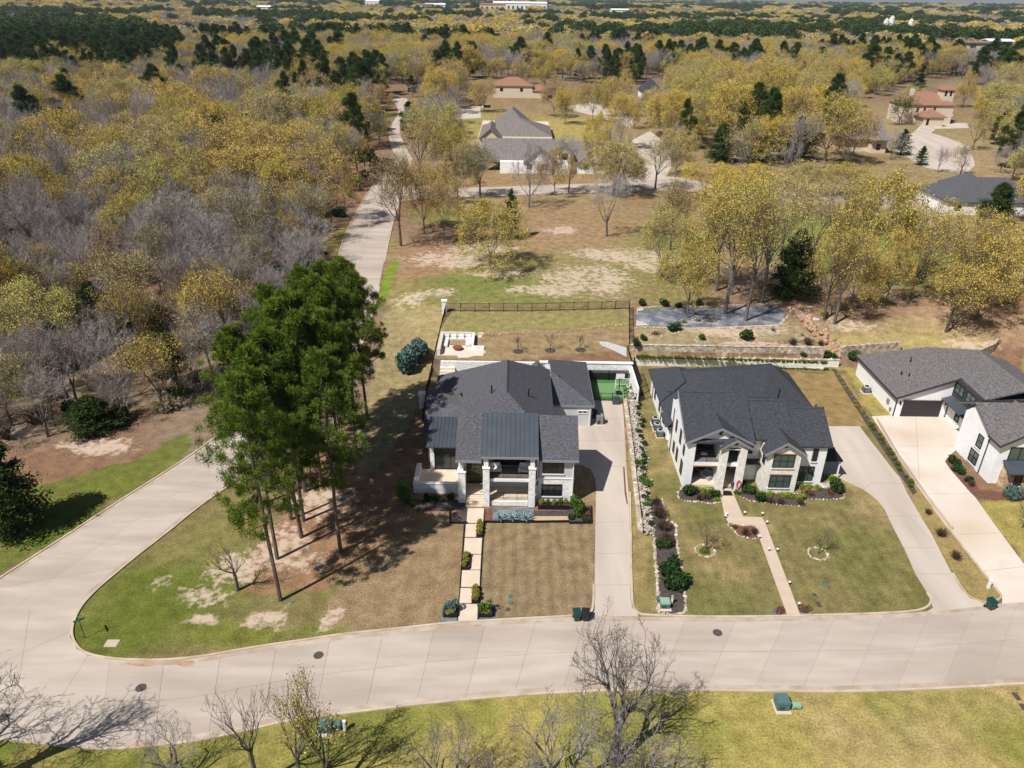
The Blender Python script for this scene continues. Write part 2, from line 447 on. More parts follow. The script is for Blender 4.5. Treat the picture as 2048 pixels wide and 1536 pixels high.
# yards and verges
area([(-60, 1540), (-60, 1400), (2200, 1330), (3000, 1260), (3000, 1640), (-300, 1640)], YG)
area([(2060, 1190), (2050, 640), (2700, 640), (3000, 1075)], (0.26, 0.215, 0.085))
paint((GY < 44) * sst((-2 - GX) / 14) * (0.35 + 0.65 * sst((nzs - 0.3) / 0.3)), GN)
paint((GY < 46) * sst((nzs - 0.52) / 0.12) * 0.7, (0.20, 0.20, 0.045))
paint((GY < 46) * sst((0.42 - nzb) / 0.1) * 0.5, (0.40, 0.28, 0.14))
area([(140, 1200), (420, 980), (640, 900), (860, 960), (930, 1050), (910, 1270), (140, 1340)], OL)
area([(620, 1330), (660, 1200), (760, 1080), (800, 960), (935, 960), (918, 1260)], T, jit=0.6)
area([(470, 1190), (600, 960), (720, 830), (880, 800), (900, 1010), (760, 1090), (640, 1190)], (0.26, 0.155, 0.085))
area([(955, 1250), (968, 1040), (1192, 1040), (1190, 1245)], (0.235, 0.17, 0.094), jit=0)
area([(1149, 1010), (1149, 930), (1192, 935), (1192, 1045), (1130, 1045)], T, jit=0.3)
area([(1262, 1240), (1250, 800), (1275, 790), (1300, 1060), (1330, 1240)], (0.26, 0.20, 0.082), jit=0.3)
area([(1300, 1240), (1290, 990), (1262, 730), (1700, 735), (1745, 840), (1905, 1150), (2000, 1215), (1860, 1240)], OL, jit=0.4)
l2m = inpoly(GX, GY, WP(LOT2)).astype(float)
paint(l2m * sst((nzs - 0.5) / 0.16) * 0.75, (0.30, 0.22, 0.10)); paint(l2m * sst((nzm - 0.52) / 0.14) * 0.6, (0.135, 0.135, 0.04))
area([(1500, 745), (1690, 745), (1730, 850), (1660, 860)], (0.27, 0.185, 0.08), jit=0.5)
area([(1690, 735), (1740, 735), (1790, 835), (1745, 835)], YG, jit=0.3)
area([(1830, 960), (1920, 1085), (2003, 1187), (1990, 1210), (1940, 1200), (1815, 990)], (0.29, 0.215, 0.085), jit=0.3)
area([(1945, 1000), (2800, 1000), (2900, 1090), (2300, 1180), (2060, 1140)], YG, jit=0.3)
area([(888, 745), (880, 680), (900, 660), (1262, 650), (1262, 730)], (0.28, 0.20, 0.105), jit=0.5)
area([(885, 680), (895, 618), (1262, 615), (1262, 655), (900, 668)], (0.255, 0.22, 0.085), jit=0.5)
area([(780, 760), (770, 620), (880, 610), (895, 640), (860, 780)], (0.31, 0.245, 0.115), jit=0.7)
area([(770, 620), (775, 480), (860, 440), (1260, 420), (1300, 500), (1290, 612), (890, 612)], (0.235, 0.20, 0.075))
area([(1265, 705), (1268, 650), (1640, 640), (1660, 700)], (0.30, 0.235, 0.125))
area([(1640, 700), (1620, 650), (1800, 630), (1980, 640), (1990, 690), (1900, 730), (1700, 720)], (0.36, 0.285, 0.115))
area([(770, 620), (700, 980), (800, 880), (870, 760), (850, 660)], (0.29, 0.225, 0.11))
blob(1700, 490, 190, 75, (0.19, 0.21, 0.05)); blob(1980, 555, 60, 22, GN)
blob(1560, 600, 330, 48, (0.25, 0.165, 0.105), 0.85); blob(1950, 640, 120, 40, (0.38, 0.25, 0.15), 0.7)
blob(1330, 560, 90, 60, (0.22, 0.19, 0.07), 0.8); blob(1340, 470, 70, 40, (0.19, 0.19, 0.06))
blob(1170, 440, 130, 30, (0.30, 0.19, 0.11), 0.8); blob(1120, 475, 120, 36, (0.31, 0.20, 0.115), 0.8)
blob(880, 470, 90, 30, (0.25, 0.155, 0.10), 0.9); blob(840, 520, 70, 40, (0.31, 0.18, 0.11), 0.8)
blob(970, 565, 130, 18, (0.17, 0.185, 0.05), 0.9); blob(1000, 590, 150, 14, (0.175, 0.185, 0.05), 0.7)
blob(775, 560, 12, 45, BRT); blob(880, 430, 60, 18, (0.20, 0.20, 0.05), 0.8)
blob(1130, 258, 110, 26, (0.34, 0.27, 0.09)); blob(930, 250, 90, 34, (0.30, 0.25, 0.09)); blob(1100, 365, 150, 18, (0.30, 0.20, 0.10), 0.8)
blob(1900, 262, 40, 8, (0.16, 0.24, 0.04)); blob(1880, 300, 110, 55, (0.34, 0.25, 0.14), 0.6); blob(1980, 180, 40, 16, (0.33, 0.26, 0.12))
blob(330, 1190, 150, 80, GN, 0.95); blob(230, 1270, 130, 60, GN, 0.9); blob(470, 1270, 110, 28, (0.15, 0.16, 0.03), 0.9); blob(640, 1262, 60, 14, (0.14, 0.16, 0.03), 0.8)
blob(430, 1090, 90, 50, (0.20, 0.18, 0.06), 0.6)
area([(-140, 1235), (0, 1148), (130, 1065), (260, 980), (392, 895), (385, 868), (250, 925), (110, 960), (-60, 1000), (-300, 1060)], (0.125, 0.145, 0.028), 0.9)
blob(90, 1050, 150, 45, (0.10, 0.125, 0.02), 0.9); blob(260, 975, 70, 25, (0.14, 0.155, 0.03), 0.9); blob(340, 940, 50, 18, (0.15, 0.16, 0.035), 0.8)
blob(660, 500, 25, 70, (0.26, 0.20, 0.06), 0.7); blob(640, 560, 20, 40, (0.24, 0.20, 0.06), 0.7)
blob(815, 232, 22, 12, (0.17, 0.22, 0.04)); blob(760, 240, 20, 14, (0.15, 0.2, 0.03), 0.7)
sand = np.zeros(GX.shape)
for a in ((545, 1235, 55, 24), (410, 1190, 60, 26), (400, 1240, 40, 18), (660, 1240, 20, 26), (330, 1165, 26, 16), (640, 1010, 80, 36), (560, 1090, 60, 60), (470, 1140, 50, 34), (620, 1130, 60, 24),
          (820, 600, 46, 18), (880, 585, 50, 12), (905, 520, 110, 20), (960, 500, 90, 16), (1000, 548, 70, 10), (1120, 460, 46, 10), (1180, 560, 110, 36), (1090, 580, 90, 14), (1290, 520, 60, 30), (1220, 510, 90, 18),
          (1460, 655, 130, 20), (1520, 690, 110, 18), (1950, 690, 60, 18), (1700, 650, 60, 16), (40, 860, 90, 12), (200, 890, 100, 20)):
    sand = np.maximum(sand, blob(*a, w=0.9, soft=0.6))
strp = inpoly(GX, GY, WP([(957, 1245), (968, 1045), (1190, 1045), (1188, 1240)])).astype(float) + 0.6 * inpoly(GX, GY, WP([(1340, 1232), (1310, 1060), (1440, 1010), (1740, 1000), (1860, 1220)]))
idx = np.arange(GX.size).reshape(GX.shape)
quads = np.stack([idx[:-1, :-1], idx[:-1, 1:], idx[1:, 1:], idx[1:, :-1]], -1).reshape(-1, 4)
def ground_material():
    m = bpy.data.materials.new("ground cover"); m.use_nodes = True
    N = m.node_tree; n = N.nodes; L = N.links; b = n["Principled BSDF"]
    b.inputs["Roughness"].default_value = 1.0; b.inputs["Specular IOR Level"].default_value = 0.05
    g = n.new("ShaderNodeNewGeometry")
    def noise(sc, det=4.0, rgh=0.6):
        t = n.new("ShaderNodeTexNoise"); t.inputs["Scale"].default_value = sc; t.inputs["Detail"].default_value = det; t.inputs["Roughness"].default_value = rgh
        L.new(g.outputs["Position"], t.inputs["Vector"]); return t.outputs[0]
    def mr(s, a, c, d, e):
        r = n.new("ShaderNodeMapRange"); L.new(s, r.inputs[0])
        for i, q in enumerate((a, c, d, e)): r.inputs[i + 1].default_value = q
        return r.outputs[0]
    def mathn(op, a, c):
        q = n.new("ShaderNodeMath"); q.operation = op
        for i, s in enumerate((a, c)):
            if isinstance(s, (int, float)): q.inputs[i].default_value = s
            else: L.new(s, q.inputs[i])
        return q.outputs[0]
    at = n.new("ShaderNodeAttribute"); at.attribute_name = "base"
    sa = n.new("ShaderNodeAttribute"); sa.attribute_name = "sand"
    st = n.new("ShaderNodeAttribute"); st.attribute_name = "stripe"
    fine = mr(noise(5.5, 5, 0.7), 0.3, 0.7, 0.52, 1.48)
    mid = mr(noise(0.7, 4), 0.32, 0.68, 0.74, 1.26)
    sx = n.new("ShaderNodeSeparateXYZ"); L.new(g.outputs["Position"], sx.inputs[0])
    wob = mathn('ADD', mathn('MULTIPLY', sx.outputs[0], 5.4), mathn('MULTIPLY', noise(0.5, 2), 4.0))
    sn = mathn('ADD', mathn('MULTIPLY', mathn('MULTIPLY', mathn('SINE', wob, 0), st.outputs["Fac"]), 0.10), 1.0)
    k = mathn('MULTIPLY', mathn('MULTIPLY', fine, mid), sn)
    sc = n.new("ShaderNodeVectorMath"); sc.operation = 'SCALE'; L.new(at.outputs["Color"], sc.inputs[0]); L.new(k, sc.inputs["Scale"])
    sm = mr(mathn('ADD', mathn('ADD', mathn('MULTIPLY', noise(1.1, 6, 0.65), 0.9), mathn('MULTIPLY', noise(0.25, 3), 0.35)), mathn('MULTIPLY', sa.outputs["Fac"], 0.34)), 0.82, 0.97, 0, 0.85)
    sm2 = mathn('MULTIPLY', sm, mr(sa.outputs["Fac"], 0.02, 0.25, 0, 1))
    mx = n.new("ShaderNodeMix"); mx.data_type = 'RGBA'; L.new(sm2, mx.inputs[0]); L.new(sc.outputs[0], mx.inputs[6])
    sm3 = n.new("ShaderNodeMix"); sm3.data_type = 'RGBA'; L.new(noise(0.6, 3), sm3.inputs[0]); sm3.inputs[6].default_value = (0.60, 0.44, 0.30, 1); sm3.inputs[7].default_value = (0.52, 0.43, 0.36, 1)
    L.new(sm3.outputs[2], mx.inputs[7])
    L.new(mx.outputs[2], b.inputs["Base Color"])
    bp = n.new("ShaderNodeBump"); bp.inputs["Strength"].default_value = 0.5; bp.inputs["Distance"].default_value = 0.06
    L.new(noise(7, 3), bp.inputs["Height"]); L.new(bp.outputs[0], b.inputs["Normal"])
    return m
me = npmesh("ground", np.stack([GX, GY, GZ], -1).reshape(-1, 3), [quads], [ground_material()], smooth=False)
a = me.attributes.new("base", 'FLOAT_COLOR', 'POINT')
a.data.foreach_set("color", np.concatenate([base, np.ones(GX.shape + (1,))], -1).astype(np.float32).ravel())
for nm, arr in (("sand", sand), ("stripe", strp)):
    a = me.attributes.new(nm, 'FLOAT', 'POINT'); a.data.foreach_set("value", arr.astype(np.float32).ravel())
tag(link("ground", me), kind="structure")

# ------------------------------------------------------------------ streets
def line3(pts, off=0.0, z=None):
    out = []
    for p in pts:
        q = G(*p); out.append((q[0], q[1], (float(gz(q[0], q[1])) if z is None else z) + off))
    return out
def resample(P, n):
    P = np.array(P, float); d = np.concatenate([[0], np.cumsum(np.linalg.norm(np.diff(P, axis=0), axis=1))])
    t = np.linspace(0, d[-1], n); return np.stack([np.interp(t, d, P[:, k]) for k in range(P.shape[1])], 1)
def smooth_line(P, it=2):
    P = [np.array(p, float) for p in P]
    for _ in range(it):
        Q = [P[0]]
        for i in range(len(P) - 1): Q += [0.75 * P[i] + 0.25 * P[i + 1], 0.25 * P[i] + 0.75 * P[i + 1]]
        P = Q + [P[-1]]
    return P
STREETS = []
def street(name, A, B, spacing, lanes, material, off=0.035, gap=0.022, rng=random.Random(1)):
    """concrete street between two edge lines, cast in panels with open joints over a dark bed"""
    STREETS.append(WP(A + B[::-1]))
    La = np.array(smooth_line(line3(A))); Lb = np.array(smooth_line(line3(B)))
    n = max(2, int(np.linalg.norm(np.diff(resample((La[:2].mean(0), La[-1]), 2), axis=0)) / spacing))
    ln = np.sum(np.linalg.norm(np.diff((resample(La, 60) + resample(Lb, 60)) / 2, axis=0), axis=1))
    n = max(2, int(round(ln / spacing)))
    sub = 3
    A2, B2 = resample(La, n * sub + 1), resample(Lb, n * sub + 1)
    m = MB()
    for i in range(n * sub):
        q = [A2[i], A2[i + 1], B2[i + 1], B2[i]]
        m.poly([(p[0], p[1], float(gz(p[0], p[1])) + off - 0.02) for p in q])
    root = m.build(name, joint, origin=tuple(A2[0])); tag(root, kind="structure")
    for i in range(n):
        for k in range(lanes):
            f0, f1 = k / lanes, (k + 1) / lanes
            a, b = A2[i * sub:(i + 1) * sub + 1], B2[i * sub:(i + 1) * sub + 1]
            L0 = a * (1 - f0) + b * f0; L1 = a * (1 - f1) + b * f1
            w = np.linalg.norm((L1 - L0)[:, :2], axis=1)[:, None]; u = (L1 - L0) / w
            if k: L0 = L0 + u * gap / 2
            if k < lanes - 1: L1 = L1 - u * gap / 2
            e = gap / 2 / max(np.linalg.norm(L0[-1] - L0[0]), 0.1)
            for Lx in (L0, L1):
                s, t = Lx[0].copy(), Lx[-1].copy(); Lx[0] = s + (t - s) * e; Lx[-1] = t + (s - t) * e
            mm = MB(); V = []
            for Lx in (L0, L1): V += [(p[0], p[1], float(gz(p[0], p[1])) + off) for p in Lx]
            c = sub + 1
            mm.add(V, [(j, j + 1, c + j + 1, c + j) for j in range(sub)])
            mm.build("panel", material, root)
    return La, Lb
def kerb(pts, side, material=None, h=0.13, w=0.2, raw=None, name="kerb"):
    P = raw if raw is not None else smooth_line(line3(pts))
    o = MB().strip(P, w, -0.05, h, side).build(name, material or kerbm); tag(o, kind="structure"); return o
def sheet(name, pts, material, off=0.03, parent=None, kind="structure", z=None, thick=0.06):
    P = [G(*p) if z is None else G(p[0], p[1], z) for p in pts]
    if name == "paved_court": STREETS.append([tuple(p[:2]) for p in P])
    zz = [(float(gz(p[0], p[1])) if z is None else z) for p in P]
    o = MB().prism([(p[0], p[1]) for p in P], [q - thick + off for q in zz], [q + off for q in zz]).build(name, material, parent)
    if parent is None: tag(o, kind=kind)
    return o
NK = [(220, 1320), (330, 1323), (400, 1316.5), (510, 1296.5), (620, 1281), (686, 1270.5), (800, 1259.5), (880, 1250), (955, 1244.5), (1060, 1239), (1142, 1234.5), (1210, 1234), (1290, 1234), (1400, 1236), (1500, 1236), (1600, 1234), (1750, 1230), (1830, 1226), (1930, 1215), (2050, 1201), (2200, 1180), (2500, 1139), (2800, 1098)]
SK = [(198, 1496.6), (286, 1493), (406, 1479), (510, 1455), (598, 1436), (700, 1424), (850, 1405.4), (1000, 1391.6), (1146, 1382), (1293, 1378), (1500, 1380.5), (1695, 1383), (1901, 1375), (2048, 1366), (2200, 1352), (2500, 1325), (2800, 1297)]
street("near_street", NK, SK, 4.25, 2, concrete)
SR = [(171, 1200), (200, 1172), (265, 1118), (350, 1052), (385, 1022), (470, 962), (560, 895), (640, 822), (705, 735), (738, 650), (757, 582), (772, 505), (784, 448), (794, 419), (808, 380), (818, 340), (824, 317)]
SL = [(-150, 1255), (0, 1158), (130, 1075), (260, 990), (330, 946), (393, 905), (480, 838), (570, 745), (628, 655), (658, 580), (676, 519), (688, 476), (704, 442), (718, 416), (736, 385), (768, 345), (796, 317)]
sL = street("side_street", SL, SR, 5.0, 2, concrete)
J = [(170, 1200), (154, 1224), (143, 1250), (140.6, 1275), (154, 1299), (176, 1312), (220, 1320), (198, 1496.6), (110, 1488), (0, 1476), (-220, 1462), (-420, 1330), (-150, 1255)]
sheet("street_junction", J, concrete, 0.035)
for a, b in (((143, 1262), (-160, 1400)), ((176, 1312), (120, 1400)), ((60, 1220), (20, 1480))):
    pa, pb = G(*a), G(*b); d = (pb - pa)[:2]; u = np.array([-d[1], d[0]]) / np.linalg.norm(d) * 0.014
    tag(MB().poly([(pa[0] - u[0], pa[1] - u[1], 0.039), (pb[0] - u[0], pb[1] - u[1], 0.039), (pb[0] + u[0], pb[1] + u[1], 0.039), (pa[0] + u[0], pa[1] + u[1], 0.039)]).build("joint_line", joint), kind="structure")
kerb([(824, 317), (818, 340), (808, 380), (794, 419), (784, 448), (772, 505), (757, 582), (738, 650), (705, 735), (640, 822), (560, 895), (470, 962), (385, 1022), (350, 1052), (265, 1118), (200, 1172), (171, 1200), (154, 1224), (143, 1250), (140.6, 1275), (154, 1299), (176, 1312), (220, 1320), (270, 1323), (330, 1323), (400, 1316.5), (510, 1296.5), (620, 1281), (686, 1270.5), (800, 1259.5), (880, 1250), (955, 1244.5), (1060, 1239), (1142, 1234.5), (1178, 1233), (1187, 1222), (1189.3, 1200), (1189.5, 1170)], 1)
kerb([(1258, 985), (1260, 1100), (1261.2, 1190), (1264, 1215), (1275, 1230), (1300, 1233), (1400, 1236), (1500, 1236), (1600, 1234), (1750, 1230), (1835, 1225), (1860, 1215), (1866, 1200), (1856, 1187)], 1)
kerb([(1903, 1147), (1923, 1181), (1939, 1197), (1969, 1208), (1991, 1206), (2004.5, 1197), (2002.5, 1187), (1967, 1145), (1919, 1083), (1869, 1019.6)], 1)
kerb(SK[::-1] + [(110, 1488), (0, 1476), (-220, 1462)], 1)
kerb(SL, 1)
for pts in (NK, SK[::-1], SR[::-1], SL):
    tag(MB().strip(smooth_line(line3(pts)), 0.5, 0.0, 0.040, -1).build("gutter", gutterm), kind="structure")
for pts in ([(250, 1326), (275, 1327.5), (300, 1329), (305, 1333), (285, 1334), (262, 1331)], [(352, 1325), (372, 1322), (392, 1323), (388, 1330), (368, 1334), (356, 1331)], [(268, 1490), (300, 1486), (310, 1489), (285, 1493)], [(520, 1449), (548, 1444), (552, 1448), (530, 1453)], [(940, 1252), (962, 1249), (966, 1251), (948, 1254)]):
    P_ = smooth_line(WP(pts) + [WP(pts)[0]], 2); tag(MB().prism([tuple(p) for p in P_[:-1]], 0.035, 0.046).build("dirt_stain", dirt), kind="structure")
# farther streets and paved courts
street("cross_street", [(806, 372), (850, 373), (950, 376), (1060, 371), (1150, 368), (1260, 366), (1300, 360)], [(790, 405), (840, 398), (950, 395), (1060, 389), (1150, 386), (1260, 384), (1310, 384)], 6.0, 1, concrete)
street("far_street", [(796, 317), (778, 290), (778, 256), (797, 228), (796, 215), (781, 200), (778, 190)], [(824, 317), (806, 285), (797, 256), (806, 225), (818, 205), (816, 198), (790, 188)], 9.0, 1, concrete)
street("back_street", [(1300, 360), (1345, 350), (1440, 374), (1560, 384), (1700, 388), (1880, 404)], [(1310, 384), (1345, 376), (1440, 396), (1560, 404), (1700, 410), (1880, 436)], 6.0, 1, concrete)
sheet("paved_court", [(1262, 372), (1240, 330), (1265, 280), (1300, 262), (1330, 285), (1345, 330), (1330, 356)], concrete2, 0.03)
sheet("paved_court", [(1790, 300), (1830, 262), (1845, 246), (1935, 246), (1938, 256), (1872, 258), (1862, 266), (1892, 275), (1940, 292), (1950, 330), (1930, 350), (1850, 335)], concrete2, 0.03)
sheet("paved_court", [(1120, 215), (1180, 205), (1280, 238), (1260, 255), (1190, 232)], concrete2, 0.03)
sheet("paved_court", [(880, 222), (960, 212), (962, 236), (880, 240)], concrete2, 0.03)
# driveways and walks
D1 = [(1189.5, 1222), (1189.4, 1170), (1191, 1040), (1192, 980), (1190.5, 958), (1181, 939), (1164, 931), (1146, 931), (1152, 852), (1183, 797), (1243, 796), (1247, 830), (1250, 880), (1253.5, 940), (1257.5, 990), (1260, 1100), (1261, 1195), (1264, 1215), (1278, 1233), (1180, 1234)]
d1 = sheet("driveway", D1, concrete2, 0.045)
D2 = [(1866, 1216), (1855, 1187), (1831, 1149), (1809, 1099), (1785, 1053), (1769, 1019), (1755, 1001), (1727, 979), (1700, 967), (1672, 953), (1640, 945), (1655, 853), (1719, 853), (1734, 873), (1791, 946), (1799, 955), (1815, 988), (1831, 1016), (1863, 1069), (1903, 1147), (1923, 1181), (1939, 1197), (1969, 1208), (1964, 1213), (1850, 1226)]
d2 = sheet("driveway", D2, concrete2, 0.045)
D3 = [(1743, 833), (1784, 831), (1889, 835), (1925, 862), (1912, 900), (1892, 919), (1890, 924), (1899, 938), (1939, 984), (1951, 996), (1987, 1047), (2048, 1129), (2120, 1215), (2048, 1205), (2004, 1208), (2004, 1197), (1967, 1145), (1919, 1083), (1869, 1020), (1829, 964), (1799, 920), (1767, 869)]
d3 = sheet("driveway", D3, concrete3, 0.05)
def jl(root, a, b, z=0.052, w=0.03):
    pa, pb = G(a[0], a[1], 0), G(b[0], b[1], 0); d = (pb - pa)[:2]; u = np.array([-d[1], d[0]]) / np.linalg.norm(d) * w / 2
    o = MB().poly([(pa[0] - u[0], pa[1] - u[1], z), (pb[0] - u[0], pb[1] - u[1], z), (pb[0] + u[0], pb[1] + u[1], z), (pa[0] + u[0], pa[1] + u[1], z)]).build("joint_line", joint, root)
for a, b in (((1189.5, 1171), (1260, 1170)), ((1191, 1108), (1259, 1107)), ((1192, 1045), (1258, 1044)), ((1150, 931), (1252, 934)), ((1155, 882), (1249, 882)), ((1185, 838), (1247, 838))): jl(d1, a, b)
for a, b in (((1831, 1149), (1902, 1149)), ((1727, 979), (1743, 966)), ((1743, 966), (1804, 968)), ((1770, 1033), (1835, 1033)), ((1800, 1096), (1872, 1096)), ((1660, 905), (1755, 905))): jl(d2, a, b)
for a, b in (((1967, 1143), (2050, 1134)), ((1856, 988), (1941, 988)), ((1790, 893), (1915, 893)), ((1915, 1070), (1999, 1066)), ((1832, 836), (1838, 960))): jl(d3, a, b, 0.058)
sheet("garden_walk", [(1438, 976), (1463, 978), (1486, 1034), (1524, 1035), (1533, 1053), (1601, 1232), (1575, 1232.5), (1519, 1078), (1509, 1051), (1458, 1048), (1449, 1032)], walkm, 0.05)
wk = sheet("slab_walk", [(929, 1018), (971, 1018), (957, 1244), (915, 1247)], mulch, 0.012)
def zz1(x, y, oy=1000): return (870 + x / 12.8, oy + y / 12.8)
for q in ([(835, 225), (1255, 225), (1230, 595), (805, 595)], [(795, 625), (1075, 625), (1050, 955), (770, 955)], [(765, 985), (1205, 985), (1180, 1390), (735, 1390)], [(915, 1415), (1180, 1415), (1160, 1790), (895, 1790)],
          [(695, 1812), (1155, 1812), (1140, 2232), (665, 2232)], [(655, 2267), (955, 2267), (935, 2647), (625, 2647)], [(615, 2677), (1095, 2677), (1080, 3122), (585, 3142)]):
    sheet("slab", [zz1(*p) for p in q], paver, 0.07, wk)
for pts in ([(928, 1050), (914, 1246)], [(969, 1020), (955.5, 1243)]):
    tag(MB().strip(line3(pts), 0.08, 0, 0.09, 1).build("steel_edging", black), kind="structure")
# ------------------------------------------------------------------ building helpers
def wbox(u0, u1, v0, v1, w0, w1, face, at):
    """box on a wall: u along the wall, v up, w outwards; face says which way the wall looks"""
    m = MB()
    if face == '-y': return m.box(u0, u1, at - w1, at - w0, v0, v1)
    if face == '+y': return m.box(u0, u1, at + w0, at + w1, v0, v1)
    if face == '-x': return m.box(at - w1, at - w0, u0, u1, v0, v1)
    return m.box(at + w0, at + w1, u0, u1, v0, v1)
def window(par, u0, u1, v0, v1, face, at, cols=1, rows=1, fm=None, gm=None, sill=None, name="window", fw=0.09):
    fm = fm or darkframe; gm = gm or glass
    m = MB()
    def a(x0, x1, y0, y1, d=0.08):
        b = wbox(x0, x1, y0, y1, -0.02, d, face, at); m.add(b.v, b.f)
    a(u0, u1, v0, v0 + fw); a(u0, u1, v1 - fw, v1); a(u0, u0 + fw, v0 + fw, v1 - fw); a(u1 - fw, u1, v0 + fw, v1 - fw)
    cu = (u1 - u0) / cols; cv = (v1 - v0) / rows; h = fw * 0.42
    for i in range(1, cols): a(u0 + cu * i - h, u0 + cu * i + h, v0 + fw, v1 - fw, 0.07)
    for j in range(1, rows): a(u0 + fw, u1 - fw, v0 + cv * j - h * 0.7, v0 + cv * j + h * 0.7, 0.06)
    w = m.build(name, fm, par)
    for i in range(cols):
        for j in range(rows):
            wbox(u0 + cu * i + h, u0 + cu * (i + 1) - h, v0 + cv * j + h, v0 + cv * (j + 1) - h, 0.0, 0.025, face, at).build("pane", gm, w)
    if sill: wbox(u0 - 0.08, u1 + 0.08, v0 - 0.13, v0 - 0.004, -0.02, 0.14, face, at).build("sill", sill, w)
    return w
def part(par, name, material, *boxes, bevel=0.0):
    for b in boxes: o = MB().box(*b).build(name, material, par, bevel=bevel)
    return o
HB = [(-11, 11, 68, 99), (19, 40, 70, 97), (51, 75, 72, 103)]
def roof(par, material, *polys, t=0.22, name="roof"):
    m = MB()
    for p in polys: m.slab(p, t)
    return m.build(name, material, par)
def ridgecap(par, r, material, a, b, w=0.16, h=0.07):
    a, b = Vector(a), Vector(b); d = (b - a).normalized(); s = Vector((-d.y, d.x, 0)).normalized() * w
    up = Vector((0, 0, h))
    m = MB().add([a + s - up * .6, a + up, a - s - up * .6, b + s - up * .6, b + up, b - s - up * .6], [(0, 1, 4, 3), (1, 2, 5, 4), (0, 2, 1), (3, 4, 5), (0, 3, 5, 2)])
    m.build("ridge_cap", material, r)
def seamed(par, x0, x1, y0, z0, y1, z1, n, name="metal_roof", t=0.16):
    r = roof(par, metalroof, [(x0, y0, z0), (x1, y0, z0), (x1, y1, z1), (x0, y1, z1)], t=t, name=name)
    for i in range(n + 1):
        x = x0 + (x1 - x0) * i / n
        a, b = max(x0, x - 0.022), min(x1, x + 0.022)
        MB().add([(a, y0, z0 + .004), (b, y0, z0 + .004), (b, y1, z1 + .004), (a, y1, z1 + .004), (a, y0, z0 + .06), (b, y0, z0 + .06), (b, y1, z1 + .06), (a, y1, z1 + .06)],
                 [(0, 3, 2, 1), (4, 5, 6, 7), (0, 1, 5, 4), (1, 2, 6, 5), (2, 3, 7, 6), (3, 0, 4, 7)]).build("seam", metalroof, r)
    return r
def lamp_post_line(par, xs_, y, z0, z1, r=0.02):
    m = MB()
    for x in xs_: m.box(x - r, x + r, y - r, y + r, z0, z1)
    return m

# ------------------------------------------------------------------ first house
h1 = thing("house", "two storey grey and white stone house with metal porch roof behind the slab walk", "house", (0.5, 72, 0))
part(h1, "stone_wall", stonew, (3.05, 6.9, 68.2, 76, 0, 3.3))
part(h1, "siding_wall", siding, (3.1, 6.86, 68.24, 75.9, 3.3, 6.0))
MB().add([(6.84, 68.3, 6.0), (6.84, 75.8, 6.0), (6.84, 72.1, 8.75), (3.3, 68.3, 6.0), (3.3, 75.8, 6.0), (3.3, 72.1, 8.75)], [(0, 1, 2), (5, 4, 3), (0, 2, 5, 3), (1, 4, 5, 2), (0, 3, 4, 1)]).build("gable_wall", siding, h1)
part(h1, "string_course", white, (3.0, 6.95, 68.12, 68.2, 3.26, 3.40), (6.9, 6.96, 68.12, 76, 3.26, 3.40))
part(h1, "downspout", white, (6.72, 6.84, 68.06, 68.14, 0.1, 5.9))
window(h1, 3.45, 5.75, 3.95, 5.35, '-y', 68.24, 3, 1, sill=white)
window(h1, 3.4, 5.65, 1.0, 2.55, '-y', 68.2, 3, 2, sill=white)
part(h1, "porch_wall", siding, (-3.05, 3.05, 70.3, 71.0, 0.0, 6.3))
part(h1, "porch_side_wall", white, (-3.05, -2.85, 68.6, 70.3, 0.0, 6.3), (2.85, 3.05, 68.4, 70.3, 0.0, 6.3))
part(h1, "porch_floor", paver, (-2.95, 2.85, 67.75, 70.3, 0, 0.6))
part(h1, "porch_front_wall", stonew, (-2.2, 1.9, 67.62, 67.75, 0, 0.55))
part(h1, "balcony_floor", white, (-2.95, 2.85, 67.75, 70.3, 3.1, 3.45))
part(h1, "balcony_deck", mat("grey brown deck", (0.17, 0.13, 0.11), (0.21, 0.165, 0.14), 3), (-2.85, 2.84, 67.85, 70.29, 3.452, 3.48))
for x in (-2.65, 2.33):
    part(h1, "stone_column", stonew, (x - 0.36, x + 0.36, 67.35, 68.1, 0, 5.0), bevel=0.02)
    part(h1, "column_cap", white, (x - 0.42, x + 0.42, 67.28, 68.16, 5.0, 5.12))
    part(h1, "post", white, (x - 0.24, x + 0.24, 67.45, 67.95, 5.12, 6.55))
part(h1, "porch_ceiling", white, (-2.9, 2.84, 67.4, 71.0, 6.3, 6.42))
window(h1, -1.75, 1.35, 1.75, 2.75, '-y', 70.3, 3, 1, sill=white)
window(h1, -1.9, 1.6, 3.6, 5.9, '-y', 70.3, 3, 1, name="balcony_door")
for z, y in ((3.48, 67.9), (0.6, 67.9)):
    m = lamp_post_line(h1, (-2.25, -0.75, 0.72, 1.93), y, z, z + 1.0)
    for k in (0.98, 0.75, 0.5, 0.25, 0.08): m.box(-2.27, 1.95, y - 0.012, y + 0.012, z + k, z + k + 0.025)
    m.build("railing", black, h1)
seamed(h1, -3.15, 2.95, 67.25, 6.62, 72.25, 9.18, 12)
part(h1, "metal_roof_fascia", greytrim, (-3.15, 2.95, 67.17, 67.245, 6.36, 6.6))
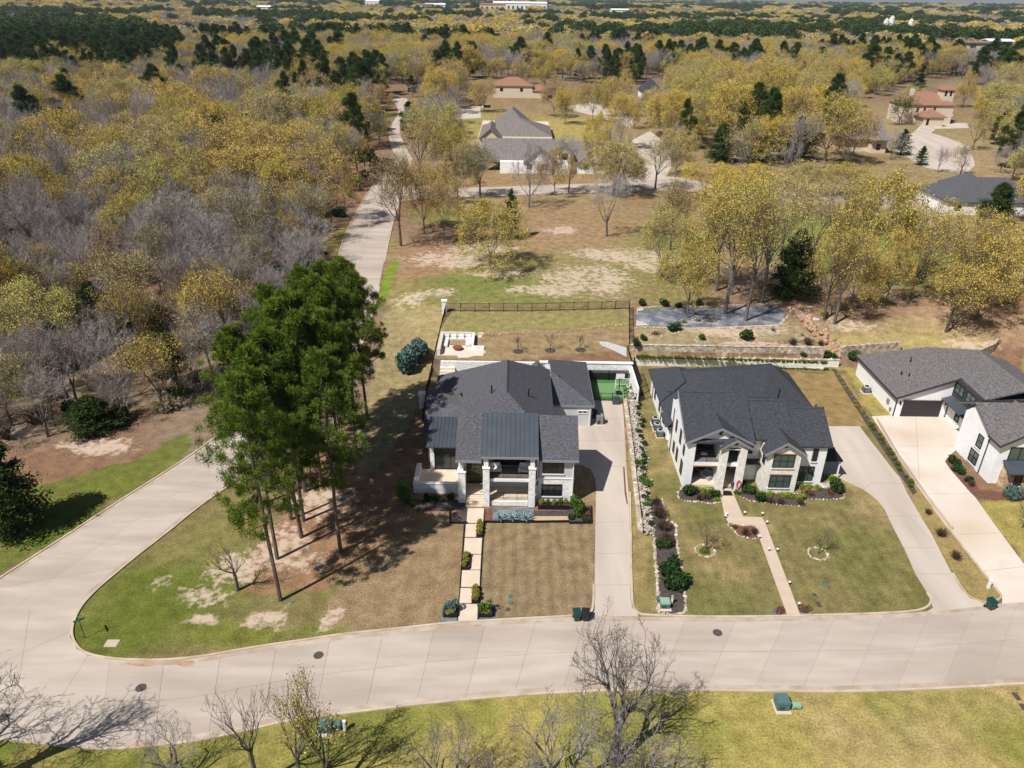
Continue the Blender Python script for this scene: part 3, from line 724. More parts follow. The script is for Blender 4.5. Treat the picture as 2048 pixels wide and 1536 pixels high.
# entry
part(h1, "entry_wall", white, (-5.45, -3.05, 70.9, 71.3, 0, 6.1))
part(h1, "entry_pillar", stonew, (-5.75, -4.95, 68.0, 68.9, 0, 4.0), bevel=0.02)
part(h1, "entry_pillar_cap", white, (-5.82, -4.88, 67.93, 68.97, 4.0, 4.12))
part(h1, "entry_post", white, (-5.6, -5.15, 68.15, 68.65, 4.12, 6.0))
part(h1, "entry_side_wall", stonew, (-5.75, -5.45, 68.9, 74, 0, 6.0))
part(h1, "entry_floor", paver, (-4.95, -3.02, 68.6, 70.9, 0, 0.72))
for k in range(5): part(h1, "step", paver, (-4.93, -3.04, 67.25 + 0.29 * k, 67.25 + 0.29 * (k + 1) - 0.005, 0, 0.144 * (k + 1)))
window(h1, -5.0, -3.15, 0.74, 4.4, '-y', 70.9, 2, 3, name="entry_door", gm=mat("amber glass", (0.10, 0.09, 0.03), (0.02, 0.02, 0.015), 0.8, 0.05, spec=0.8))
m = MB()
for k in range(6): m.box(-4.9, -4.87, 67.3 + k * 0.28, 67.33 + k * 0.28, 0.1 + 0.14 * k, 0.95 + 0.14 * k)
m.build("stair_rail", black, h1)
# left wing and court
part(h1, "left_wing_wall", stonew, (-9.45, -6.0, 73.9, 80, 0, 3.9))
window(h1, -8.95, -6.15, 0.55, 3.5, '-y', 73.9, 3, 1)
seamed(h1, -9.75, -6.1, 73.0, 4.15, 78.3, 5.1, 8)
part(h1, "parapet_trim", white, (-6.12, -6.02, 73.1, 78.2, 4.3, 4.75))
part(h1, "court_wall", stonew, (-10.95, -5.76, 69.75, 70.15, 0, 1.25), (-10.95, -10.5, 70.15, 73.9, 0, 1.25))
part(h1, "court_floor", paver, (-10.5, -5.76, 70.15, 73.89, 0, 0.5))
part(h1, "court_coping", cream_stone, (-11.0, -5.75, 69.7, 70.2, 1.25, 1.32), (-11.0, -10.45, 70.2, 73.9, 1.25, 1.32))
# main body and garage
part(h1, "rear_wall", siding, (-9.9, 4.75, 76.2, 91.5, 0, 2.5), (-3.5, 4.7, 76.2, 89.5, 2.5, 5.35))
part(h1, "garage_wall", siding, (4.75, 10.25, 85.2, 97.6, 0, 3.05))
part(h1, "garage_corner_trim", white, (10.15, 10.3, 85.12, 85.2, 0, 3.05), (10.25, 10.33, 85.12, 85.3, 0, 3.05))
window(h1, 8.6, 9.9, 1.9, 2.4, '-y', 85.2, 2, 1, fm=white)
part(h1, "garage_fascia", greytrim, (5.2, 10.7, 84.98, 85.05, 2.93, 3.2), (10.68, 10.74, 84.98, 98, 2.93, 3.2))
R1, R2 = (-0.65, 77.0, 9.45), (-0.65, 85.3, 9.45)
rf = roof(h1, shingle,
     [R1, R2, (-10.4, 94.2, 2.62), (-10.4, 84.2, 2.62), (-6.3, 84.0, 5.49), (-5.3, 77.0, 6.2), (-4.6, 72.8, 6.68)],
     [R2, R1, (3.4, 72.8, 6.6), (5.1, 77.0, 5.4), (5.1, 91.0, 5.4)],
     [(-10.4, 94.2, 2.62), R2, (5.1, 91.0, 5.4), (5.1, 93.5, 3.2)],
     [R1, (-4.6, 72.8, 6.68), (3.4, 72.8, 6.6)],
     [(-10.75, 83.9, 5.05), (-6.6, 83.9, 5.25), (-4.9, 80.0, 5.4), (-5.9, 78.0, 3.6), (-10.75, 78.0, 2.7)],
     [(-10.75, 83.9, 5.05), (-6.6, 83.9, 5.2), (-10.75, 87.5, 2.7)])
ridgecap(h1, rf, shingle, R1, R2); ridgecap(h1, rf, shingle, (-10.75, 83.9, 5.08), (-6.6, 83.9, 5.28))
roof(h1, shingle, [(2.98, 67.75, 5.95), (7.32, 67.75, 5.95), (7.32, 72.1, 9.05), (2.98, 72.1, 9.05)], [(2.98, 72.1, 9.05), (7.32, 72.1, 9.05), (7.32, 76.4, 5.95), (2.98, 76.4, 5.95)],
     [(-5.95, 67.45, 5.95), (-3.16, 67.45, 5.95), (-3.16, 72.1, 9.0), (-5.95, 72.1, 9.0)], [(-5.95, 72.1, 9.0), (3.0, 72.1, 9.0), (3.0, 76.6, 5.95), (-5.95, 76.6, 5.95)], name="front_roof")
part(h1, "front_fascia", greytrim, (2.98, 7.32, 67.68, 67.745, 5.7, 5.96), (-5.95, -3.16, 67.38, 67.445, 5.7, 5.96))
MB().add([(-5.75, 67.9, 5.7), (-5.75, 76.2, 5.7), (-5.75, 72.1, 8.75), (-5.6, 67.9, 5.7), (-5.6, 76.2, 5.7), (-5.6, 72.1, 8.75)], [(0, 1, 2), (5, 4, 3), (0, 2, 5, 3), (1, 4, 5, 2), (0, 3, 4, 1)]).build("gable_wall", white, h1)
gr = roof(h1, shingle, [(5.15, 90.0, 5.7), (10.7, 85.0, 3.2), (10.7, 98.1, 3.2), (5.15, 93.6, 5.7)], [(5.15, 90.0, 5.7), (5.15, 85.0, 3.2), (10.7, 85.0, 3.2)], [(5.15, 93.6, 5.7), (10.7, 98.1, 3.2), (5.15, 98.1, 3.2)], name="garage_roof")
ridgecap(h1, gr, shingle, (5.15, 90.0, 5.7), (10.6, 85.1, 3.26), 0.1, 0.03)
roof(h1, shingle, [(1.5, 91, 5.0), (3.4, 92, 6.3), (5.2, 91.0, 5.0), (3.4, 88, 6.3)], name="rear_dormer_roof")
for x, y, z in ((2.0, 79.2, 7.8), (-2.4, 78.6, 8.5)):
    MB().tube((x, y, z - 0.5), (x, y, z + 0.75), 0.09).build("vent_pipe", black, h1)
MB().tube((6.3, 89.3, 4.7), (6.3, 89.3, 5.4), 0.06).build("vent_pipe", black, h1)
for x in (-4.6, -3.25): wbox(x - .06, x + .06, 3.0, 3.4, 0, 0.15, '-y', 68.0 if x < -4 else 70.3).build("wall_lamp", black, h1)
wbox(2.85, 2.97, 2.3, 2.7, 0, .14, '-y', 68.4).build("wall_lamp", black, h1)

# ------------------------------------------------------------------ second house
h2 = thing("house", "two storey white brick house with black shingles, three front gables and two stone porch columns", "house", (28, 75, 0))
part(h2, "side_wall", whitebrick, (19.8, 20.0, 72.3, 81, 0, 6.2))
MB().add([(19.8, 72.3, 6.2), (19.8, 81, 6.2), (19.8, 77.6, 8.6), (20.0, 72.3, 6.2), (20.0, 81, 6.2), (20.0, 77.6, 8.6)], [(0, 1, 2), (5, 4, 3), (0, 2, 5, 3), (1, 4, 5, 2), (0, 3, 4, 1)]).build("gable_wall", whitebrick, h2)
part(h2, "corner_pier", whitebrick, (19.8, 20.75, 71.7, 72.3, 0, 6.2))
part(h2, "porch_beam", whitebrick, (20.75, 23.6, 71.75, 72.2, 5.95, 6.35))
part(h2, "porch_beam", whitebrick, (20.75, 23.6, 71.75, 75, 2.85, 3.35))
part(h2, "wood_lintel", wood, (20.75, 23.55, 71.68, 71.75, 5.85, 6.0), (20.75, 23.55, 71.68, 71.75, 2.78, 2.92), (24.3, 26.3, 71.1, 71.18, 5.6, 5.75))
MB().add([(20.1, 71.78, 6.2), (26.6, 71.78, 6.2), (23.3, 71.78, 7.85), (20.1, 72.1, 6.2), (26.6, 72.1, 6.2), (23.3, 72.1, 7.85)], [(0, 1, 2), (5, 4, 3), (0, 2, 5, 3), (1, 4, 5, 2), (0, 3, 4, 1)]).build("gable_wall", whitebrick, h2)
part(h2, "porch_floor", paver, (20.0, 26.5, 71.75, 75, 0, 0.3))
dark_in = mat("shaded porch stucco", (0.70, 0.69, 0.67))
part(h2, "porch_wall", dark_in, (20.0, 28.6, 75, 75.3, 0, 6.2), (23.55, 23.75, 72.3, 75, 0, 6.2))
deck2 = part(h2, "balcony_deck", mat("grey deck tiles", (0.16, 0.155, 0.145), (0.22, 0.21, 0.19), 2), (20.75, 26.3, 71.8, 74.98, 3.352, 3.38))
part(h2, "entry_slab", whitebrick, (23.76, 26.4, 71.6, 75, 2.95, 3.35))
for x0, x1 in ((23.5, 24.3), (25.65, 26.4)): part(h2, "stone_column", cream_stone, (x0, x1, 71.0, 71.75, 0, 5.75), bevel=0.02)
part(h2, "entry_beam", cream_stone, (24.3, 25.65, 71.1, 71.7, 5.45, 5.95))
MB().add([(23.4, 71.12, 5.75), (26.6, 71.12, 5.75), (25.0, 71.12, 6.75), (23.4, 71.5, 5.75), (26.6, 71.5, 5.75), (25.0, 71.5, 6.75)], [(0, 1, 2), (5, 4, 3), (0, 2, 5, 3), (1, 4, 5, 2), (0, 3, 4, 1)]).build("gable_wall", cream_stone, h2)
for x, y, z in ((23.3, 71.78, 7.0), (25.0, 71.12, 6.1), (30.45, 70.9, 6.0)): window(h2, x - 0.17, x + 0.17, z, z + 0.5, '-y', y, 1, 1, fm=bronze, name="gable_vent", fw=0.04)
window(h2, 20.9, 23.3, 0.35, 2.6, '-y', 75, 3, 2, fm=darkframe, name="porch_window")
window(h2, 20.9, 23.3, 3.45, 5.6, '-y', 75, 2, 1, fm=darkframe, name="balcony_door")
window(h2, 24.2, 26.2, 3.45, 5.5, '-y', 75, 1, 1, fm=darkframe, name="balcony_door")
part(h2, "front_door", wood, (24.35, 26.0, 74.9, 75.0, 0.3, 2.8))
m = lamp_post_line(h2, (20.8, 22.2, 23.5), 71.9, 3.38, 4.3)
for k in (0.2, 0.4, 0.6, 0.8): m.box(20.8, 23.5, 71.89, 71.91, 3.38 + k, 3.4 + k)
m.box(24.3, 25.65, 71.89, 71.92, 3.6, 3.63); m.box(24.3, 25.65, 71.89, 71.92, 4.2, 4.25)
m.build("railing", black, h2)
part(h2, "recess_wall", whitebrick, (26.4, 28.7, 73.4, 73.8, 0, 6.0))
window(h2, 27.0, 27.8, 3.6, 5.3, '-y', 73.4, 1, 1, fm=bronze)
part(h2, "recess_canopy", trimdark, (26.4, 28.6, 72.3, 73.4, 2.75, 2.9))
part(h2, "stone_bay_wall", cream_stone, (28.65, 32.45, 70.9, 74, 0, 5.4))
MB().add([(28.65, 70.9, 5.4), (32.45, 70.9, 5.4), (30.5, 70.9, 6.55), (28.65, 73, 5.4), (32.45, 73, 5.4), (30.5, 73, 6.55)], [(0, 1, 2), (5, 4, 3), (0, 2, 5, 3), (1, 4, 5, 2), (0, 3, 4, 1)]).build("gable_wall", cream_stone, h2)
window(h2, 29.35, 31.75, 3.35, 5.1, '-y', 70.9, 3, 2, fm=bronze, gm=greenglass, sill=cream_stone)
window(h2, 29.35, 31.75, 0.65, 2.35, '-y', 70.9, 3, 2, fm=bronze, gm=greenglass, sill=cream_stone)
part(h2, "lintel", wood, (29.3, 31.8, 70.8, 70.89, 5.1, 5.2), (29.3, 31.8, 70.8, 70.89, 2.36, 2.46))
window(h2, 71.3, 72.1, 3.4, 5.0, '-x', 28.65, 1, 2, fm=bronze)
part(h2, "right_wall", whitebrick, (32.45, 35.9, 72.4, 79.5, 0, 5.3), (20.05, 31.4, 75.31, 82, 0, 6.0))
window(h2, 34.3, 34.9, 3.3, 5.0, '-y', 72.4, 1, 1, fm=bronze, sill=cream_stone)
window(h2, 32.6, 33.15, 3.2, 5.0, '-y', 72.4, 1, 1, fm=bronze)
window(h2, 33.0, 34.9, 0.6, 2.6, '-y', 72.4, 3, 2, fm=bronze, gm=greenglass, sill=white)
for y0, y1, z0, z1 in ((72.6, 73.6, 0.9, 2.7), (75.4, 76.2, 0.9, 2.7), (77.3, 78.1, 0.9, 2.4), (72.6, 73.3, 3.6, 4.9), (74.7, 75.5, 3.8, 5.6), (77.3, 77.9, 3.9, 5.5)): window(h2, y0, y1, z0, z1, '-x', 19.8, 1, 2, fm=bronze)
part(h2, "rear_wall", whitebrick, (19.8, 38.9, 82, 95.0, 0, 3.05), (31, 38.9, 85.8, 95, 0, 3.0))
for y in (84.5, 87.5, 91.0): window(h2, y, y + 0.8, 0.9, 2.2, '-x', 19.8, 1, 1, fm=bronze)
part(h2, "downspout", bronze, (19.7, 19.79, 79.4, 79.5, 0, 6.0), (19.7, 19.79, 86.4, 86.5, 0, 3.0), (19.7, 19.79, 93, 93.1, 0, 3.0))
rf = roof(h2, shingle2, [(19.45, 71.35, 6.3), (27.25, 71.35, 6.3), (27.25, 77.7, 9.35), (19.45, 77.7, 9.35)], [(19.45, 77.7, 9.35), (27.25, 77.7, 9.35), (27.25, 83.5, 6.3), (19.45, 83.5, 6.3)])
ridgecap(h2, rf, shingle2, (19.45, 77.7, 9.37), (27.25, 77.7, 9.37), 0.2, 0.12)
part(h2, "rake_board", greytrim, (19.40, 19.45, 71.4, 71.5, 6.0, 6.3))
MB().add([(19.38, 71.35, 6.05), (19.44, 71.35, 6.05), (19.44, 77.7, 9.1), (19.38, 77.7, 9.1), (19.38, 71.35, 6.32), (19.44, 71.35, 6.32), (19.44, 77.7, 9.37), (19.38, 77.7, 9.37)], [(0, 1, 5, 4), (4, 5, 6, 7), (3, 2, 1, 0), (0, 4, 7, 3), (1, 2, 6, 5)]).build("rake_board", greytrim, h2)
r2 = roof(h2, shingle2, [(27.3, 72.7, 5.95), (32.0, 72.7, 5.95), (31.9, 77.0, 8.75), (27.3, 77.0, 8.75)], [(27.3, 77.0, 8.75), (31.9, 77.0, 8.75), (31.9, 83, 6), (27.3, 83, 6)], name="middle_roof")
ridgecap(h2, r2, shingle2, (27.3, 77.0, 8.77), (31.9, 77.0, 8.77), 0.2, 0.12)
r3 = roof(h2, shingle2, [(32.0, 72.1, 5.45), (36.35, 72.1, 5.45), (36.35, 76.6, 8.0), (31.4, 76.6, 8.0)], [(31.4, 76.6, 8.0), (36.35, 76.6, 8.0), (36.35, 81, 5.5), (31.4, 81, 5.5)], name="right_roof")
ridgecap(h2, r3, shingle2, (31.4, 76.6, 8.02), (36.35, 76.6, 8.02), 0.2, 0.12)
for nm, ax, ay, az, xl, xr, yb, ze in (("left_gable_roof", 23.3, 71.35, 8.1, 19.5, 27.0, 76.0, 6.2), ("entry_gable_roof", 25.0, 70.7, 7.02, 23.05, 26.95, 73.8, 5.85), ("bay_gable_roof", 30.5, 70.5, 6.85, 28.15, 32.9, 75.0, 5.3)):
    rr = roof(h2, shingle2, [(xl, ay, ze), (ax, ay, az), (ax, yb, az), (xl, yb - 3.2, ze)], [(ax, ay, az), (xr, ay, ze), (xr, yb - 3.2, ze), (ax, yb, az)], name=nm, t=0.18)
    mm = MB()
    for xa in (xl, xr): mm.add([(xa, ay - 0.05, ze - 0.3), (ax, ay - 0.05, az - 0.3), (ax, ay - 0.05, az), (xa, ay - 0.05, ze), (xa, ay - 0.005, ze - 0.3), (ax, ay - 0.005, az - 0.3), (ax, ay - 0.005, az), (xa, ay - 0.005, ze)], [(0, 1, 2, 3), (7, 6, 5, 4), (3, 2, 6, 7), (0, 4, 5, 1)])
    mm.build("barge_board", greytrim, rr)
rb = roof(h2, shingle2, [(19.4, 79.5, 3.15), (27.4, 88.0, 7.0), (19.4, 95.5, 3.15)], [(19.4, 79.5, 3.15), (30, 79, 3.2), (39.2, 85.2, 3.15), (34.5, 90.5, 7.0), (27.4, 88.0, 7.0)], [(39.2, 85.2, 3.15), (39.2, 95.4, 3.15), (34.5, 90.5, 7.0)], [(19.4, 95.5, 3.15), (27.4, 88.0, 7.0), (34.5, 90.5, 7.0), (39.2, 95.4, 3.15)], name="rear_roof")
ridgecap(h2, rb, shingle2, (27.4, 88.0, 7.0), (34.5, 90.5, 7.0))
roof(h2, shingle2, [(19.35, 95.9, 3.3), (22.9, 93.0, 5.1), (22.9, 88.5, 5.1), (19.35, 86, 3.3)], [(26.3, 95.6, 3.3), (22.9, 93.0, 5.1), (22.9, 88.5, 5.1), (26.3, 90, 3.6)], [(19.35, 95.9, 3.3), (26.3, 95.6, 3.3), (22.9, 93.0, 5.1)], name="rear_hip_roof")
roof(h2, shingle2, [(18.9, 79.6, 3.4), (19.8, 79.6, 3.9), (19.8, 83, 3.9), (18.9, 83, 3.4)], name="side_porch_roof", t=0.15)
part(h2, "carport_roof", black, (35.95, 38.5, 73.4, 77.3, 2.6, 2.78))
for y in (73.6, 77.0): part(h2, "carport_post", white, (38.25, 38.4, y, y + 0.14, 0, 2.6))
for x, y, z in ((33.6, 83.5, 5.9), (36.4, 78.8, 6.3), (26.2, 95.2, 3.2)):
    MB().tube((x, y, z - 0.4), (x, y, z + 0.9), 0.09).build("vent_pipe", black, h2)

# ------------------------------------------------------------------ third house
h3 = thing("house", "white brick house with weathered grey shingles and dark double garage door behind broad driveway", "house", (58, 84, 0))
part(h3, "garage_wall", whitebrick, (51.8, 58.9, 89.0, 101.6, 0, 3.0))
MB().add([(51.9, 89.0, 3.0), (58.9, 89.0, 3.0), (58.9, 89.0, 5.75), (51.9, 89.4, 3.0), (58.9, 89.4, 3.0), (58.9, 89.4, 5.75)], [(0, 1, 2), (5, 4, 3), (0, 2, 5, 3), (1, 4, 5, 2), (0, 3, 4, 1)]).build("gable_wall", whitebrick, h3)
gd = part(h3, "garage_door", trimdark, (52.75, 58.0, 88.94, 89.0, 0.05, 2.4))
for k in range(4): part(gd, "door_panel", mat("garage panel %d" % k, (0.042, 0.038, 0.040), rough=0.6), (52.85, 57.9, 88.92, 88.94, 0.12 + 0.57 * k, 0.62 + 0.57 * k))
part(h3, "door_lintel", trimdark, (52.65, 58.1, 88.86, 89.0, 2.4, 2.55))
for x in (52.35, 58.45): wbox(x - 0.08, x + 0.08, 1.9, 2.35, 0, 0.15, '-y', 89.0).build("wall_lamp", black, h3)
part(h3, "downspout", black, (51.74, 51.86, 88.92, 89.0, 0, 3.0), (58.78, 58.88, 88.9, 89.0, 0, 3.0))
part(h3, "inner_wall", whitebrick, (58.9, 66, 81.0, 97, 0, 3.1))
for y in (83.0, 86.0): window(h3, y, y + 1.0, 0.8, 2.3, '-x', 58.9, 1, 2, fm=darkframe, gm=greenglass, sill=white)
roof(h3, metalroof, [(57.6, 81.2, 2.95), (57.6, 88.9, 2.95), (58.95, 88.9, 3.45), (58.95, 81.2, 3.45)], name="awning_roof", t=0.1)
part(h3, "clerestory_wall", trimdark, (59.0, 66, 83.2, 96, 3.1, 5.8))
for y in (84.2, 86.8): window(h3, y, y + 2.0, 4.1, 5.5, '-x', 59.0, 2, 2, fm=darkframe, gm=greenglass)
rg = roof(h3, shingle3, [(51.45, 88.6, 3.1), (59.3, 88.6, 6.15), (59.3, 98.5, 6.15), (51.45, 102.1, 3.1)], [(59.3, 90.0, 6.16), (59.3, 83.0, 5.95), (64.5, 83.0, 7.4), (64.5, 95.0, 7.4), (59.3, 98.5, 6.16)], [(51.45, 102.1, 3.1), (59.3, 98.5, 6.15), (64.5, 95.0, 7.4), (67, 99, 4), (60, 102.5, 3)], [(64.5, 83.0, 7.4), (70, 83, 5.2), (70, 96, 5.2), (64.5, 95, 7.4)])
ridgecap(h3, rg, shingle3, (59.3, 98.5, 6.15), (59.3, 93.5, 6.15)); ridgecap(h3, rg, shingle3, (64.5, 95, 7.4), (64.5, 84, 7.4))
MB().add([(51.45, 88.55, 2.8), (59.3, 88.55, 5.85), (59.3, 88.55, 6.17), (51.45, 88.55, 3.12), (51.45, 88.62, 2.8), (59.3, 88.62, 5.85), (59.3, 88.62, 6.17), (51.45, 88.62, 3.12)], [(0, 1, 2, 3), (7, 6, 5, 4), (3, 2, 6, 7), (0, 4, 5, 1)]).build("barge_board", trimdark, rg)
part(rg, "eave_board", trimdark, (51.38, 51.44, 88.6, 102.1, 2.78, 3.1), (59.22, 59.29, 83.0, 88.5, 5.65, 5.9), (59.3, 64.5, 82.9, 82.97, 5.7, 5.95))
part(h3, "rear_wall", whitebrick, (60, 72, 81, 98, 0, 3.0))
roof(h3, shingle3, [(62, 78, 3.0), (74, 78, 3.0), (74, 86, 6.0), (64, 86, 6.0)], name="right_roof")
# front two storey block
part(h3, "front_wall", whitebrick, (56.0, 70, 75.4, 81.0, 0, 5.5))
MB().add([(56.0, 75.5, 5.5), (56.0, 81.0, 5.5), (56.0, 79.2, 7.2), (57, 75.5, 5.5), (57, 81.0, 5.5), (57, 79.2, 7.2)], [(0, 1, 2), (5, 4, 3), (0, 2, 5, 3), (1, 4, 5, 2), (0, 3, 4, 1)]).build("gable_wall", whitebrick, h3)
part(h3, "front_wing_wall", whitebrick, (56.0, 70, 73.3, 75.4, 0, 5.5))
MB().add([(56.0, 73.3, 5.5), (64.0, 73.3, 5.5), (60, 73.3, 7.9), (56.0, 75, 5.5), (64.0, 75, 5.5), (60, 75, 7.9)], [(0, 1, 2), (5, 4, 3), (0, 2, 5, 3), (1, 4, 5, 2), (0, 3, 4, 1)]).build("gable_wall", whitebrick, h3)
window(h3, 76.3, 77.4, 2.7, 4.4, '-x', 56.0, 1, 2, fm=darkframe, gm=greenglass, sill=white)
window(h3, 76.2, 77.9, 0.4, 2.1, '-x', 56.0, 2, 2, fm=darkframe, gm=greenglass, sill=white)
window(h3, 57.2, 59.6, 3.2, 5.0, '-y', 73.3, 2, 1, fm=darkframe, gm=greenglass, sill=white)
part(h3, "downspout", black, (55.9, 55.99, 75.3, 75.4, 0, 5.5))
roof(h3, shingle3, [(55.6, 74.9, 5.45), (72, 74.9, 5.45), (72, 79.2, 7.6), (55.6, 79.2, 7.6)], [(55.6, 79.2, 7.6), (72, 79.2, 7.6), (72, 83, 5.6), (55.6, 83, 5.6)], name="front_roof")
fr = roof(h3, shingle3, [(55.55, 72.8, 5.45), (60, 72.8, 8.1), (60, 79.0, 8.1), (55.55, 75.2, 5.45)], [(60, 72.8, 8.1), (64.4, 72.8, 5.45), (64.4, 75, 5.45), (60, 79.0, 8.1)], name="front_gable_roof")
MB().add([(55.55, 72.75, 5.15), (60, 72.75, 7.8), (60, 72.75, 8.12), (55.55, 72.75, 5.47), (55.55, 72.79, 5.15), (60, 72.79, 7.8), (60, 72.79, 8.12), (55.55, 72.79, 5.47)], [(0, 1, 2, 3), (7, 6, 5, 4), (3, 2, 6, 7), (0, 4, 5, 1)]).build("barge_board", trimdark, fr)
part(fr, "eave_board", trimdark, (55.48, 55.54, 72.8, 75.2, 5.2, 5.46))
cob = mat("tan ledge stone", (0.30, 0.18, 0.09), (0.58, 0.44, 0.29), 1.6, 0.9, bump=0.6, bscale=3, mixlo=0.38, mixhi=0.58)
part(h3, "stone_porch_wall", cob, (57.0, 64, 72.4, 73.3, 0, 2.5))
for x in (58.2, 60.6): window(h3, x, x + 0.9, 0.3, 2.3, '-y', 72.4, 1, 1, fm=darkframe, sill=white)
roof(h3, metalroof, [(56.8, 71.6, 2.45), (64, 71.6, 2.45), (64, 73.3, 3.3), (56.8, 73.3, 3.3)], name="porch_roof", t=0.14)
for x, y, z in ((56.2, 96.0, 5.2), (54.0, 93.5, 4.2), (54.6, 92.6, 4.3)): MB().tube((x, y, z - 0.4), (x, y, z + 0.5), 0.08).build("vent_pipe", black, h3)
wbox(90.6, 91.1, 1.1, 1.7, 0, 0.2, '-x', 51.8).build("meter_box", acgrey, h3)
wbox(89.7, 90.0, 0.5, 0.9, 0, 0.2, '-x', 51.8).build("meter_box", acgrey, h3)

# ------------------------------------------------------------------ houses farther off
def far_house(label, boxes, roofs, wallm, roofm, wins=(), name="house", winmat=None):
    c = np.array([[b[0], b[1], b[2], b[3]] for b in boxes]).mean(0)
    cx, cy = (c[0] + c[1]) / 2, (c[2] + c[3]) / 2
    g = float(gz(cx, cy))
    for b in boxes: HB.append(b[:4])
    h = thing(name, label, "house", (cx, cy, g))
    for b in boxes: part(h, "wall", wallm, (b[0], b[1], b[2], b[3], g - 0.5, g + b[4]))
    for r in roofs:
        kind, x0, x1, y0, y1, ze, zr = r
        e = 0.5; x0 -= e; x1 += e; y0 -= e; y1 += e; ze += g; zr += g
        if kind == 'h':
            hw = min(x1 - x0, y1 - y0) / 2
            if x1 - x0 >= y1 - y0: A, B = (x0 + hw, (y0 + y1) / 2, zr), (x1 - hw, (y0 + y1) / 2, zr)
            else: A, B = ((x0 + x1) / 2, y0 + hw, zr), ((x0 + x1) / 2, y1 - hw, zr)
            c = [(x0, y0, ze), (x1, y0, ze), (x1, y1, ze), (x0, y1, ze)]
            if x1 - x0 >= y1 - y0: fs = [[c[0], c[1], B, A], [c[1], c[2], B], [c[2], c[3], A, B], [c[3], c[0], A]]
            else: fs = [[c[0], c[1], A], [c[1], c[2], B, A], [c[2], c[3], B], [c[3], c[0], A, B]]
        elif kind == 'gy':   # gable looking to the front
            mx = (x0 + x1) / 2
            fs = [[(x0, y0, ze), (mx, y0, zr), (mx, y1, zr), (x0, y1, ze)], [(mx, y0, zr), (x1, y0, ze), (x1, y1, ze), (mx, y1, zr)]]
            MB().add([(x0 + e, y0 + e, ze - .1), (x1 - e, y0 + e, ze - .1), (mx, y0 + e, zr - 0.35), (x0 + e, y0 + e + .4, ze - .1), (x1 - e, y0 + e + .4, ze - .1), (mx, y0 + e + .4, zr - 0.35)], [(0, 1, 2), (5, 4, 3), (0, 2, 5, 3), (1, 4, 5, 2), (0, 3, 4, 1)]).build("gable_wall", wallm, h)
        else:                # ridge along x
            my = (y0 + y1) / 2
            fs = [[(x0, y0, ze), (x1, y0, ze), (x1, my, zr), (x0, my, zr)], [(x0, my, zr), (x1, my, zr), (x1, y1, ze), (x0, y1, ze)]]
        roof(h, roofm, *fs, t=0.3)
    for (u0, u1, v0, v1, f, at) in wins: window(h, u0, u1, g + v0, g + v1, f, at, 2, 1, fm=darkframe, gm=winmat or glass)
    return h
def px_x(px, py, Y):
    d = ray(px, py); return float(d[0] * Y / d[1])
# white gabled house across the cross street, with the long grey roof behind it
Yw = 226
X = lambda p, y=330: px_x(p, y, Yw)
far_house("white brick house with twin gables and dark roof behind bare trees across the cross street", [(X(1000), X(1105), Yw, Yw + 14, 3.2), (X(1110), X(1140), Yw - 1, Yw + 14, 6.2), (X(1140), X(1215), Yw + 1, Yw + 12, 3.2)],
          [('gx', X(965), X(1110), Yw + 3, Yw + 14, 3.2, 8.5), ('gy', X(1050), X(1108), Yw, Yw + 9, 3.2, 7.0), ('gy', X(1108), X(1142), Yw - 1, Yw + 9, 6.2, 8.2), ('gy', X(1160), X(1214), Yw + 0.5, Yw + 9, 3.2, 6.8), ('gx', X(1140), X(1235), Yw + 3, Yw + 13, 3.2, 8.0)],
          whitebrick, shingle4, [(X(1054), X(1064), 1.2, 2.8, '-y', Yw), (X(1077), X(1096), 1.0, 2.8, '-y', Yw), (X(1116), X(1134), 4.3, 6.0, '-y', Yw - 1), (X(1168), X(1178), 1.2, 2.8, '-y', Yw + 1)])
Yg = 285; X2 = lambda p, y=240: px_x(p, y, Yg)
far_house("long low house with wide grey brown hipped roof behind white gabled house", [(X2(962), X2(1100), Yg - 22, Yg + 16, 3.6)], [('h', X2(966), X2(1098), Yg - 20, Yg + 4, 3.6, 8.6), ('h', X2(990), X2(1060), Yg - 4, Yg + 18, 3.6, 9.6), ('gy', X2(966), X2(1004), Yg - 26, Yg - 8, 3.6, 7.0)], stucco, shingle4)
Yt = 395; X3 = lambda p, y=175: px_x(p, y, Yt)
far_house("cream two storey house with red tiled roof beyond the grey hipped roof", [(X3(986), X3(1065), Yt, Yt + 14, 5.6), (X3(1065), X3(1095), Yt, Yt + 12, 3.5)], [('h', X3(986), X3(1065), Yt, Yt + 14, 5.6, 9.0), ('h', X3(1066), X3(1097), Yt, Yt + 12, 3.5, 6.0)], stucco, tile, [(X3(1000), X3(1006), 3, 4.6, '-y', Yt), (X3(1040), X3(1046), 3, 4.6, '-y', Yt)])
Yz = 362; X4 = lambda p, y=195: px_x(p, y, Yz); gg = float(gz(X4(952), Yz))
gzb = thing("pavilion", "open garden pavilion with red tiled hipped roof and pale posts", "pavilion", (X4(952), Yz, gg))
for x in (X4(938), X4(966)):
    for y in (Yz - 3, Yz + 3): part(gzb, "post", stucco, (x - 0.25, x + 0.25, y - 0.25, y + 0.25, gg - 0.3, gg + 3.6))
HB.append((X4(936), X4(968), Yz - 4, Yz + 4)); part(gzb, "deck", stucco, (X4(936), X4(968), Yz - 3.6, Yz + 3.6, gg - 0.3, gg + 0.6))
cx_ = X4(952); roof(gzb, tile, *[[(cx_ + a * 4.6, Yz + b * 4.4, gg + 3.6), (cx_ + c * 4.6, Yz + d * 4.4, gg + 3.6), (cx_, Yz, gg + 6.2)] for a, b, c, d in ((-1, -1, 1, -1), (1, -1, 1, 1), (1, 1, -1, 1), (-1, 1, -1, -1))], t=0.2)
Yd = 400; X5 = lambda p, y=180: px_x(p, y, Yd)
